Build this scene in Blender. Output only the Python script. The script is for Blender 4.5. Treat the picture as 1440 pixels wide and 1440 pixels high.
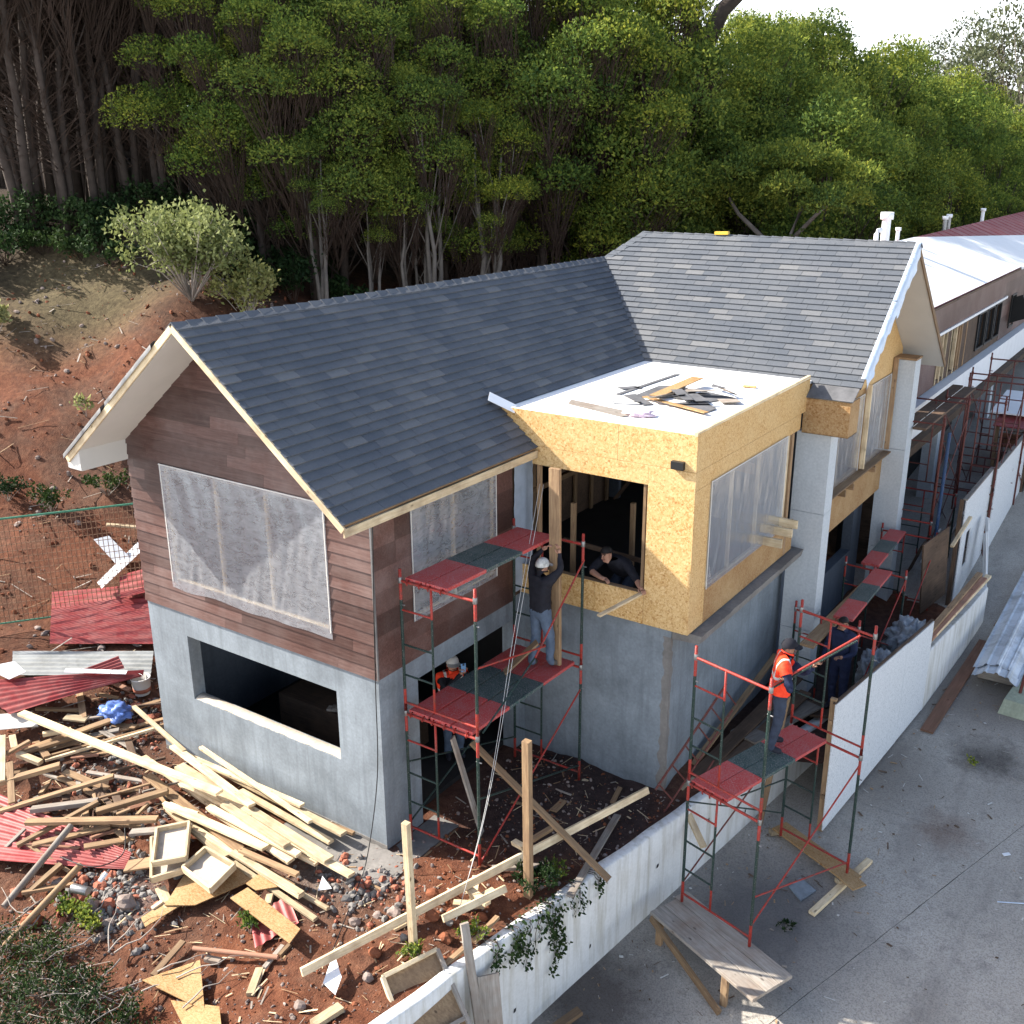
import bpy, bmesh, math, random
import numpy as np
from mathutils import Vector, Matrix, noise

for _o in list(bpy.data.objects):
    bpy.data.objects.remove(_o)
scene = bpy.context.scene
COL = scene.collection
R = math.radians

# ------------------------------------------------------------------ camera
cam_d = bpy.data.cameras.new('camera')
cam = bpy.data.objects.new('camera', cam_d)
COL.objects.link(cam)
cam_d.sensor_width = 36.0
cam_d.lens = 36.0 * 1450.3 / 1440.0
cam_d.shift_x = -6.3 / 1440.0
cam_d.clip_start = 0.1
cam_d.clip_end = 2000.0
_fw = Vector((-0.53241354, 0.78205994, -0.32391058))
_rt = Vector((0.82735071, 0.56167282, -0.00380015))
_up = Vector((-0.17895983, 0.2700109, 0.94608007))
cam.matrix_world = Matrix(((_rt.x, _up.x, -_fw.x, 8.1706), (_rt.y, _up.y, -_fw.y, -8.8202),
                           (_rt.z, _up.z, -_fw.z, 8.9110), (0, 0, 0, 1)))
scene.camera = cam

# ------------------------------------------------------------------ light
LIGHT = Vector((1.0, 0.345, -0.73)).normalized()          # direction the sunlight travels
ELEV = math.asin(-LIGHT.z)
world = bpy.data.worlds.new('World')
scene.world = world
world.use_nodes = True
wn, wl = world.node_tree.nodes, world.node_tree.links
wn.clear()
w_out = wn.new('ShaderNodeOutputWorld')
w_bg = wn.new('ShaderNodeBackground')
w_sky = wn.new('ShaderNodeTexSky')
w_sky.sky_type = 'NISHITA'
w_sky.sun_disc = False
w_sky.sun_elevation = ELEV
w_sky.sun_rotation = math.atan2(-LIGHT.x, -LIGHT.y)
w_sky.air_density = 1.0
w_sky.dust_density = 2.0
# pale haze that brightens the whole sky evenly towards the horizon
w_tc = wn.new('ShaderNodeTexCoord')
w_sep = wn.new('ShaderNodeSeparateXYZ')
w_map = wn.new('ShaderNodeMapRange')
w_map.inputs[1].default_value = 0.05
w_map.inputs[2].default_value = 0.42
w_map.inputs[3].default_value = 0.92
w_map.inputs[4].default_value = 0.0
w_mix = wn.new('ShaderNodeMixRGB')
w_mix.inputs[2].default_value = (8.6, 8.9, 9.2, 1)
wl.new(w_tc.outputs['Generated'], w_sep.inputs[0])
wl.new(w_sep.outputs['Z'], w_map.inputs[0])
wl.new(w_map.outputs[0], w_mix.inputs[0])
wl.new(w_sky.outputs[0], w_mix.inputs[1])
wl.new(w_mix.outputs[0], w_bg.inputs[0])
w_bg.inputs[1].default_value = 0.115
wl.new(w_bg.outputs[0], w_out.inputs[0])

sun_d = bpy.data.lights.new('sun', 'SUN')
sun_d.energy = 5.0
sun_d.angle = R(0.5)
sun_d.color = (1.0, 0.94, 0.85)
sun = bpy.data.objects.new('sun', sun_d)
COL.objects.link(sun)
sun.location = (-30, -12, 30)
sun.rotation_euler = LIGHT.to_track_quat('-Z', 'Y').to_euler()

scene.view_settings.view_transform = 'Standard'
scene.view_settings.look = 'None'
scene.view_settings.exposure = 1.35
scene.view_settings.gamma = 1.0
scene.view_settings.use_curve_mapping = False
scene.render.engine = 'CYCLES'
scene.cycles.max_bounces = 6
scene.cycles.transparent_max_bounces = 12
scene.cycles.use_denoising = True

# ------------------------------------------------------------------ helpers
RND = random.Random(7)
WORLD_M = {}

def wm(o):
    return WORLD_M.get(o.name, Matrix.Identity(4)) if o else Matrix.Identity(4)

def put(o, parent=None, M=None):
    """link o, parent it, and give it the world matrix M"""
    M = M or Matrix.Identity(4)
    COL.objects.link(o)
    if parent:
        o.parent = parent
        o.matrix_basis = wm(parent).inverted() @ M
    else:
        o.matrix_basis = M
    WORLD_M[o.name] = M.copy()
    return o

def tag(o, label, cat, group=None):
    o['label'] = label
    o['category'] = cat
    if group:
        o['group'] = group
    return o

def struct(o):
    o['kind'] = 'structure'
    return o

def thing(name, label, cat, loc=(0, 0, 0), group=None, rz=0.0):
    o = bpy.data.objects.new(name, None)
    o.empty_display_size = 0.2
    put(o, None, Matrix.Translation(loc) @ Matrix.Rotation(rz, 4, 'Z'))
    return tag(o, label, cat, group)

def mk(name, verts, faces, mats, smooth=False, mi=None):
    me = bpy.data.meshes.new(name)
    me.from_pydata([tuple(v) for v in verts], [], [tuple(f) for f in faces])
    for m in (mats if isinstance(mats, (list, tuple)) else [mats]):
        me.materials.append(m)
    if mi is not None:
        me.polygons.foreach_set('material_index', mi)
    if smooth:
        me.polygons.foreach_set('use_smooth', [True] * len(me.polygons))
    me.update()
    return me

def fixn(me):
    bm = bmesh.new()
    bm.from_mesh(me)
    bmesh.ops.recalc_face_normals(bm, faces=bm.faces)
    bm.to_mesh(me)
    bm.free()
    return me

def part(name, verts, faces, mats, parent=None, smooth=False, mi=None, world=True):
    """mesh whose verts are world coordinates; the object origin goes to the mesh's low centre"""
    vs = np.array([tuple(v) for v in verts], float)
    c = (vs.min(0) + vs.max(0)) / 2
    c[2] = vs[:, 2].min()
    me = mk(name, vs - c, faces, mats, smooth, mi)
    fixn(me)
    return put(bpy.data.objects.new(name, me), parent, Matrix.Translation(c))

def frame_m(p0, p1, up=(0, 0, 1), roll=0.0):
    p0, p1 = Vector(p0), Vector(p1)
    x = (p1 - p0).normalized()
    u = Vector(up)
    if abs(x.dot(u)) > 0.98:
        u = Vector((0, 1, 0)) if abs(x.y) < 0.9 else Vector((1, 0, 0))
    y = u.cross(x).normalized()
    z = x.cross(y)
    M = Matrix((x, y, z)).transposed().to_4x4()
    M.translation = (p0 + p1) / 2
    return M @ Matrix.Rotation(roll, 4, 'X')

BOXC = {}
def box_mesh(L, w, h, mat, name='beam', ch=0.004):
    key = (round(L, 2), round(w, 3), round(h, 3), mat.name, name)
    if key in BOXC:
        return BOXC[key]
    a, b, c = L / 2, w / 2, h / 2
    k = min(ch, w * .2, h * .2)
    vs = []
    for sx in (-1, 1):
        for sy, sz in ((-1, -1), (1, -1), (1, 1), (-1, 1)):
            vs.append((sx * a, sy * b, sz * (c - k)))
            vs.append((sx * a, sy * (b - k), sz * c))
    order = [0, 6, 7, 5, 4, 2, 3, 1]
    f = []
    n = 8
    for i in range(n):
        p, q = order[i], order[(i + 1) % n]
        f.append((p, q, q + 8, p + 8))
    f.append(tuple(order[::-1]))
    f.append(tuple(o + 8 for o in order))
    me = mk(name, vs, f, mat)
    fixn(me)
    BOXC[key] = me
    return me

def beam(name, p0, p1, w, h, mat, parent=None, up=(0, 0, 1), roll=0.0):
    L = (Vector(p1) - Vector(p0)).length
    o = bpy.data.objects.new(name, box_mesh(L, w, h, mat, name))
    return put(o, parent, frame_m(p0, p1, up, roll))

def abox(name, lo, hi, mat, parent=None, ch=0.004):
    lo, hi = Vector(lo), Vector(hi)
    d = hi - lo
    o = bpy.data.objects.new(name, box_mesh(d.x, d.y, d.z, mat, name, ch))
    return put(o, parent, Matrix.Translation((lo + hi) / 2))

TUBE = {}
def tube(name, p0, p1, r, mat, parent=None, n=8):
    key = (mat.name, n, name)
    if key not in TUBE:
        vs, f = [], []
        for s in (-.5, .5):
            for i in range(n):
                a = 2 * math.pi * i / n
                vs.append((s, math.cos(a), math.sin(a)))
        for i in range(n):
            j = (i + 1) % n
            f.append((i, j, j + n, i + n))
        f.append(tuple(range(n))[::-1])
        f.append(tuple(range(n, 2 * n)))
        me = mk(name, vs, f, mat)
        for p in list(me.polygons)[:n]:
            p.use_smooth = True
        TUBE[key] = me
    L = (Vector(p1) - Vector(p0)).length
    return put(bpy.data.objects.new(name, TUBE[key]), parent,
               frame_m(p0, p1) @ Matrix.Diagonal((L, r, r, 1)))

def polytube(path, r, n=6, r1=None):
    """verts and faces of a tube along a path"""
    pts = [Vector(p) for p in path]
    vs, f = [], []
    for i, p in enumerate(pts):
        t = (pts[min(i + 1, len(pts) - 1)] - pts[max(i - 1, 0)]).normalized()
        u = Vector((0, 0, 1)) if abs(t.z) < .95 else Vector((1, 0, 0))
        a = t.cross(u).normalized()
        b = a.cross(t)
        rr = r if r1 is None else r + (r1 - r) * i / (len(pts) - 1)
        for k in range(n):
            an = 2 * math.pi * k / n
            vs.append(p + a * (math.cos(an) * rr) + b * (math.sin(an) * rr))
    for i in range(len(pts) - 1):
        for k in range(n):
            k2 = (k + 1) % n
            f.append((i * n + k, i * n + k2, (i + 1) * n + k2, (i + 1) * n + k))
    f.append(tuple(range(n))[::-1])
    f.append(tuple(range((len(pts) - 1) * n, len(pts) * n)))
    return vs, f

def slab_from_poly(name, pts, t, mat, parent=None):
    """closed sheet: polygon pts (world) extruded by t along its normal, both ways halved"""
    P = [Vector(p) for p in pts]
    n = Vector((0, 0, 0))
    for i in range(len(P)):
        n += P[i].cross(P[(i + 1) % len(P)])
    n.normalize()
    if n.z < 0:
        n = -n
    vs = [p for p in P] + [p - n * t for p in P]
    k = len(P)
    f = [tuple(range(k)), tuple(range(2 * k - 1, k - 1, -1))]
    for i in range(k):
        j = (i + 1) % k
        f.append((i, i + k, j + k, j))
    return part(name, vs, f, mat, parent)

def clip_poly(poly, clip):
    """Sutherland-Hodgman, both lists of 2D points, clip convex counter-clockwise"""
    out = list(poly)
    for i in range(len(clip)):
        a, b = clip[i], clip[(i + 1) % len(clip)]
        ins = lambda p: (b[0] - a[0]) * (p[1] - a[1]) - (b[1] - a[1]) * (p[0] - a[0]) >= -1e-9
        src, out = out, []
        for j in range(len(src)):
            p, q = src[j - 1], src[j]
            pi, qi = ins(p), ins(q)
            if pi != qi:
                d1 = (b[0] - a[0]) * (p[1] - a[1]) - (b[1] - a[1]) * (p[0] - a[0])
                d2 = (b[0] - a[0]) * (q[1] - a[1]) - (b[1] - a[1]) * (q[0] - a[0])
                t = d1 / (d1 - d2)
                out.append((p[0] + (q[0] - p[0]) * t, p[1] + (q[1] - p[1]) * t))
            if qi:
                out.append(q)
        if not out:
            return []
    return out

def area2(p):
    return abs(sum(p[i - 1][0] * p[i][1] - p[i][0] * p[i - 1][1] for i in range(len(p)))) / 2

def wall_holes(name, axis, c, th, a0, a1, z0, z1, holes, mat, parent=None):
    """wall in plane axis=c (outer face), going inwards by th (signed); holes = (a0,a1,z0,z1)"""
    As = sorted({a0, a1, *[h[0] for h in holes], *[h[1] for h in holes]})
    Zs = sorted({z0, z1, *[h[2] for h in holes], *[h[3] for h in holes]})
    As = [a for a in As if a0 <= a <= a1]
    Zs = [z for z in Zs if z0 <= z <= z1]
    def solid(i, j):
        if not (0 <= i < len(As) - 1 and 0 <= j < len(Zs) - 1):
            return False
        ca, cz = (As[i] + As[i + 1]) / 2, (Zs[j] + Zs[j + 1]) / 2
        return not any(h[0] < ca < h[1] and h[2] < cz < h[3] for h in holes)
    def pt(a, z, d):
        return (c + d, a, z) if axis == 'x' else (a, c + d, z)
    vs, f, idx = [], [], {}
    def v(a, z, d):
        k = (a, z, d)
        if k not in idx:
            idx[k] = len(vs)
            vs.append(pt(a, z, d))
        return idx[k]
    for i in range(len(As) - 1):
        for j in range(len(Zs) - 1):
            if not solid(i, j):
                continue
            A0, A1, Z0, Z1 = As[i], As[i + 1], Zs[j], Zs[j + 1]
            for d in (0, th):
                f.append((v(A0, Z0, d), v(A1, Z0, d), v(A1, Z1, d), v(A0, Z1, d)))
            if not solid(i - 1, j): f.append((v(A0, Z0, 0), v(A0, Z1, 0), v(A0, Z1, th), v(A0, Z0, th)))
            if not solid(i + 1, j): f.append((v(A1, Z0, 0), v(A1, Z1, 0), v(A1, Z1, th), v(A1, Z0, th)))
            if not solid(i, j - 1): f.append((v(A0, Z0, 0), v(A1, Z0, 0), v(A1, Z0, th), v(A0, Z0, th)))
            if not solid(i, j + 1): f.append((v(A0, Z1, 0), v(A1, Z1, 0), v(A1, Z1, th), v(A0, Z1, th)))
    return part(name, vs, f, mat, parent)

# ------------------------------------------------------------------ materials
def new_mat(name):
    m = bpy.data.materials.new(name)
    m.use_nodes = True
    nt = m.node_tree
    b = nt.nodes['Principled BSDF']
    b.inputs['Specular IOR Level'].default_value = .22
    return m, nt, b

def nd(nt, typ, **kw):
    n = nt.nodes.new(typ)
    for k, v in kw.items():
        if k.startswith('i_'):
            n.inputs[k[2:]].default_value = v
        elif k.startswith('n_'):
            n.inputs[int(k[2:])].default_value = v
        else:
            setattr(n, k, v)
    return n

def ramp(nt, src, stops):
    r = nt.nodes.new('ShaderNodeValToRGB')
    e = r.color_ramp.elements
    while len(e) < len(stops):
        e.new(0.5)
    for el, (p, c) in zip(e, stops):
        el.position = p
        el.color = (c[0], c[1], c[2], 1) if not isinstance(c, (int, float)) else (c, c, c, 1)
    nt.links.new(src, r.inputs[0])
    return r.outputs[0]

def mixc(nt, fac, a, b, mode='MIX'):
    m = nt.nodes.new('ShaderNodeMixRGB')
    m.blend_type = mode
    for i, s in enumerate((fac, a, b)):
        if isinstance(s, (int, float)):
            m.inputs[i].default_value = s
        elif isinstance(s, tuple):
            m.inputs[i].default_value = (s[0], s[1], s[2], 1)
        else:
            nt.links.new(s, m.inputs[i])
    return m.outputs[0]

def coords(nt, space='Object', scale=(1, 1, 1), rnd=True, rot=(0, 0, 0)):
    tc = nt.nodes.new('ShaderNodeTexCoord')
    mp = nt.nodes.new('ShaderNodeMapping')
    mp.inputs['Scale'].default_value = scale
    mp.inputs['Rotation'].default_value = rot
    nt.links.new(tc.outputs[space], mp.inputs[0])
    if rnd:
        oi = nt.nodes.new('ShaderNodeObjectInfo')
        ma = nd(nt, 'ShaderNodeMath', operation='MULTIPLY', n_1=37.0)
        nt.links.new(oi.outputs['Random'], ma.inputs[0])
        nt.links.new(ma.outputs[0], mp.inputs['Location'])
    return mp.outputs[0]

def wpos(nt, scale=1.0):
    g = nt.nodes.new('ShaderNodeNewGeometry')
    mp = nt.nodes.new('ShaderNodeMapping')
    mp.inputs['Scale'].default_value = (scale, scale, scale) if isinstance(scale, (int, float)) else scale
    nt.links.new(g.outputs['Position'], mp.inputs[0])
    return mp.outputs[0]

def noisen(nt, vec, scale, detail=4, rough=.6, dist=0.0):
    n = nd(nt, 'ShaderNodeTexNoise', i_Scale=scale, i_Detail=detail, i_Roughness=rough, i_Distortion=dist)
    nt.links.new(vec, n.inputs['Vector'])
    return n.outputs['Fac']

def bump(nt, b, h, strength=.3, dist=.02):
    n = nd(nt, 'ShaderNodeBump', i_Strength=strength, i_Distance=dist)
    nt.links.new(h, n.inputs['Height'])
    nt.links.new(n.outputs[0], b.inputs['Normal'])

def objrand(nt):
    return nt.nodes.new('ShaderNodeObjectInfo').outputs['Random']

def setc(nt, b, c):
    nt.links.new(c, b.inputs['Base Color'])

def m_wood(name, c0, c1, c2, rough=.75, grain=1.0):
    m, nt, b = new_mat(name)
    v = coords(nt, 'Object', (1.2 * grain, 14 * grain, 14 * grain))
    n1 = noisen(nt, v, 2.2, 6, .65, .6)
    col = ramp(nt, n1, [(.25, c0), (.52, c1), (.78, c2)])
    v2 = coords(nt, 'Object', (2.2, 5, 5))
    kn = nd(nt, 'ShaderNodeTexVoronoi', i_Scale=1.3)
    nt.links.new(v2, kn.inputs['Vector'])
    kf = ramp(nt, kn.outputs['Distance'], [(.0, 1.0), (.07, .8), (.11, 0.0)])
    col = mixc(nt, kf, col, tuple(x * .45 for x in c0))
    n3 = noisen(nt, wpos(nt), 3.0, 4)
    col = mixc(nt, ramp(nt, n3, [(.42, 0.0), (.75, .6)]), col, (.20, .125, .08))
    tone = ramp(nt, objrand(nt), [(0, .58), (.5, .92), (1, 1.12)])
    col = mixc(nt, 1.0, col, tone, 'MULTIPLY')
    setc(nt, b, col)
    b.inputs['Roughness'].default_value = rough
    bump(nt, b, n1, .25, .01)
    return m

def m_plain(name, c, rough=.6, var=.15, scale=6.0, metal=0.0, bumpk=.1, space='world'):
    m, nt, b = new_mat(name)
    v = wpos(nt) if space == 'world' else coords(nt)
    n = noisen(nt, v, scale, 5)
    col = ramp(nt, n, [(.25, tuple(x * (1 - var) for x in c)), (.75, tuple(min(1, x * (1 + var)) for x in c))])
    setc(nt, b, col)
    b.inputs['Roughness'].default_value = rough
    b.inputs['Metallic'].default_value = metal
    if bumpk:
        bump(nt, b, n, bumpk, .01)
    return m

W_NEW = m_wood('wood_new', (.50, .37, .21), (.70, .56, .36), (.80, .68, .48))
W_OLD = m_wood('wood_old', (.19, .115, .065), (.33, .215, .12), (.45, .315, .18))
W_GREY = m_wood('wood_grey', (.19, .165, .14), (.32, .285, .245), (.43, .39, .34))
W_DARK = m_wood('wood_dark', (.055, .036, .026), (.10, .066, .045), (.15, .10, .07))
W_RED = m_wood('wood_red', (.22, .10, .065), (.33, .17, .11), (.42, .23, .16))
WOODS = {'n': W_NEW, 'o': W_OLD, 'g': W_GREY, 'r': W_RED, 'd': W_DARK}

def m_concrete(name, c, var=.16, stain=.5, rough=.88, drip=True, dripc=None):
    m, nt, b = new_mat(name)
    p = wpos(nt)
    n1 = noisen(nt, p, 1.1, 6, .62, .3)
    n2 = noisen(nt, p, 24, 4, .6)
    col = ramp(nt, n1, [(.28, tuple(x * (1 - var) for x in c)), (.5, c), (.74, tuple(min(1, x * (1 + var)) for x in c))])
    col = mixc(nt, .25, col, ramp(nt, n2, [(.3, .3), (.7, .75)]), 'OVERLAY')
    if drip:
        n3 = noisen(nt, wpos(nt, (5.0, 5.0, .45)), 1.6, 5, .6, .2)
        col = mixc(nt, ramp(nt, n3, [(.48, 0.0), (.74, stain)]), col, dripc or tuple(x * .62 for x in c))
    setc(nt, b, col)
    b.inputs['Roughness'].default_value = rough
    bump(nt, b, n2, .18, .01)
    return m

CONC = m_concrete('concrete_render', (.20, .228, .252), .34, .6)
CONC_IN = m_concrete('concrete_in_shade', (.09, .105, .13))  # darker copy of the wall concrete, with indoor shade put into its colour
CONC_LEDGE = m_concrete('concrete_rough', (.19, .178, .165), .35, .4)
WHITEWALL = m_concrete('whitewashed_concrete', (.66, .66, .64), .10, .75, dripc=(.36, .33, .25))
PILLAR = m_concrete('pillar_board', (.50, .53, .55), .05, .12)

def m_osb(name, dark=1.0, white=False):
    m, nt, b = new_mat(name)
    col = None
    hts = None
    base = [(.38, .19, .06), (.52, .31, .115), (.61, .395, .17), (.68, .48, .24)]
    if white:
        base = [(.42, .44, .45), (.60, .62, .63), (.66, .68, .69), (.72, .73, .74)]
    for k, ang in enumerate((.3, 1.35, 2.5)):
        mp = coords(nt, 'Object', (38, 120, 38) if k != 1 else (115, 38, 115), True, (ang * .8, ang, ang * 1.3))
        vo = nd(nt, 'ShaderNodeTexVoronoi', i_Scale=1.0)
        nt.links.new(mp, vo.inputs['Vector'])
        sp = nt.nodes.new('ShaderNodeSeparateColor')
        nt.links.new(vo.outputs['Color'], sp.inputs[0])
        c = ramp(nt, sp.outputs[0], [(0, base[0]), (.25, base[1]), (.65, base[2]), (1, base[3])])
        if col is None:
            col, hts = c, sp.outputs[1]
        else:
            col = mixc(nt, ramp(nt, sp.outputs[2], [(.45, 0.0), (.5, 1.0)]), col, c)
    if dark != 1.0:
        col = mixc(nt, 1.0, col, (dark, dark * .92, dark * .95), 'MULTIPLY')
    n = noisen(nt, wpos(nt), 1.4, 4)
    col = mixc(nt, ramp(nt, n, [(.4, 0.0), (.8, .35)]), col, (.66, .50, .27) if not white else (.62, .64, .66))
    setc(nt, b, col)
    b.inputs['Roughness'].default_value = .7
    bump(nt, b, hts, .2, .004)
    return m

OSB = m_osb('osb_board')
OSB_OLD = m_osb('osb_weathered', .58)
OSB_WHITE = m_osb('osb_whitewashed', 1.0, True)

def m_cladding(name):
    m, nt, b = new_mat(name)
    v = coords(nt, 'Object', (1.0, 20, 20))
    n1 = noisen(nt, v, 2.0, 7, .7, .8)
    col = ramp(nt, n1, [(.25, (.052, .024, .020)), (.5, (.094, .048, .039)), (.75, (.145, .084, .071))])
    n2 = noisen(nt, wpos(nt), .9, 6, .65)
    col = mixc(nt, ramp(nt, n2, [(.44, 0.0), (.78, .48)]), col, (.24, .195, .18))
    tone = ramp(nt, objrand(nt), [(0, .6), (1, 1.3)])
    col = mixc(nt, 1.0, col, tone, 'MULTIPLY')
    setc(nt, b, col)
    b.inputs['Roughness'].default_value = .42
    bump(nt, b, n1, .30, .006)
    return m
CLAD = m_cladding('fibre_cement_cladding')

def m_shingle(name):
    m, nt, b = new_mat(name)
    g = nt.nodes.new('ShaderNodeNewGeometry')
    ad = nd(nt, 'ShaderNodeMath', operation='ADD')
    nt.links.new(objrand(nt), ad.inputs[0])
    nt.links.new(g.outputs['Random Per Island'], ad.inputs[1])
    fr = nd(nt, 'ShaderNodeMath', operation='FRACT')
    nt.links.new(ad.outputs[0], fr.inputs[0])
    p = wpos(nt)
    col = ramp(nt, fr.outputs[0], [(0, (.080, .090, .106)), (.55, (.096, .105, .120)), (.88, (.115, .121, .132)), (1, (.150, .153, .158))])
    gr = noisen(nt, p, 160, 2, .7)
    col = mixc(nt, .55, col, ramp(nt, gr, [(.3, .25), (.7, .78)]), 'OVERLAY')
    big = noisen(nt, p, .8, 5)
    col = mixc(nt, ramp(nt, big, [(.45, 0.0), (.75, .45)]), col, (.165, .168, .170))
    setc(nt, b, col)
    b.inputs['Roughness'].default_value = .8
    bump(nt, b, gr, .4, .006)
    return m
SHINGLE = m_shingle('asphalt_shingle')

def m_film():
    m, nt, b = new_mat('plastic_film')
    nt.nodes.remove(b)
    out = nt.nodes['Material Output']
    n = noisen(nt, wpos(nt, (1.6, 1.6, 4.0)), 2.4, 6, .7, 1.2)
    fac = ramp(nt, n, [(.3, .24), (.75, .50)])
    tr = nd(nt, 'ShaderNodeBsdfTransparent')
    tr.inputs[0].default_value = (.94, .95, .97, 1)
    df = nd(nt, 'ShaderNodeBsdfDiffuse')
    df.inputs[0].default_value = (.74, .78, .84, 1)
    tl = nd(nt, 'ShaderNodeBsdfTranslucent')
    tl.inputs[0].default_value = (.70, .72, .76, 1)
    gl = nd(nt, 'ShaderNodeBsdfGlossy', i_Roughness=.16)
    gl.inputs[0].default_value = (.95, .95, .95, 1)
    wv_ = noisen(nt, wpos(nt, (7.0, 7.0, 1.6)), 2.2, 5, .6, 1.8)
    bm_ = nd(nt, 'ShaderNodeBump', i_Strength=.15, i_Distance=.05)
    nt.links.new(wv_, bm_.inputs['Height'])
    for q_ in (df, tl, gl):
        nt.links.new(bm_.outputs[0], q_.inputs['Normal'])
    a = nd(nt, 'ShaderNodeMixShader')
    a.inputs[0].default_value = .35
    nt.links.new(df.outputs[0], a.inputs[1]); nt.links.new(tl.outputs[0], a.inputs[2])
    s = nd(nt, 'ShaderNodeMixShader')
    nt.links.new(fac, s.inputs[0])
    nt.links.new(tr.outputs[0], s.inputs[1]); nt.links.new(a.outputs[0], s.inputs[2])
    lw = nd(nt, 'ShaderNodeLayerWeight', i_Blend=.35)
    k = nd(nt, 'ShaderNodeMath', operation='MULTIPLY_ADD', n_1=.5, n_2=.08)
    nt.links.new(lw.outputs['Fresnel'], k.inputs[0])
    t = nd(nt, 'ShaderNodeMixShader')
    nt.links.new(k.outputs[0], t.inputs[0])
    nt.links.new(s.outputs[0], t.inputs[1]); nt.links.new(gl.outputs[0], t.inputs[2])
    nt.links.new(t.outputs[0], out.inputs[0])
    return m
FILM = m_film()

def m_paint(name, c, chip, chipamt=.5, rough=.45, scale=9.0):
    m, nt, b = new_mat(name)
    p = wpos(nt)
    n = noisen(nt, p, scale, 6, .7)
    n2 = noisen(nt, p, scale * 6, 3, .7)
    col = ramp(nt, n2, [(.3, tuple(x * .8 for x in c)), (.7, tuple(min(1, x * 1.12) for x in c))])
    col = mixc(nt, ramp(nt, n, [(.60 - .12 * chipamt, 0.0), (.70 - .06 * chipamt, chipamt)]), col, chip)
    sp_ = noisen(nt, p, 75, 2, .8)
    col = mixc(nt, ramp(nt, sp_, [(.62, 0.0), (.70, .8)]), col, (.34, .32, .30))
    setc(nt, b, col)
    b.inputs['Roughness'].default_value = rough
    return m
SC_RED = m_paint('scaffold_red', (.33, .036, .026), (.13, .05, .04), .8)
SC_GREEN = m_paint('scaffold_green', (.018, .038, .032), (.06, .06, .052), .6)
SC_BLUE = m_paint('scaffold_blue', (.025, .060, .14), (.06, .07, .08))
SC_RUST = m_paint('scaffold_rust', (.13, .038, .030), (.055, .035, .03))
def m_deck(name, c):
    m, nt, b = new_mat(name)
    p = wpos(nt)
    n = noisen(nt, p, 5, 6, .75)
    sp = noisen(nt, p, 70, 2, .8)
    col = mixc(nt, ramp(nt, sp, [(.50, 0.0), (.70, .75)]), c, (.44, .36, .34))
    col = mixc(nt, ramp(nt, n, [(.42, 0.0), (.75, .6)]), col, tuple(.6 * x + .13 for x in c))
    setc(nt, b, col)
    b.inputs['Roughness'].default_value = .5
    bump(nt, b, sp, .35, .006)
    return m
DECK_RED = m_deck('deck_red', (.46, .040, .036))
DECK_GREEN = m_deck('deck_green', (.016, .055, .052))

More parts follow.
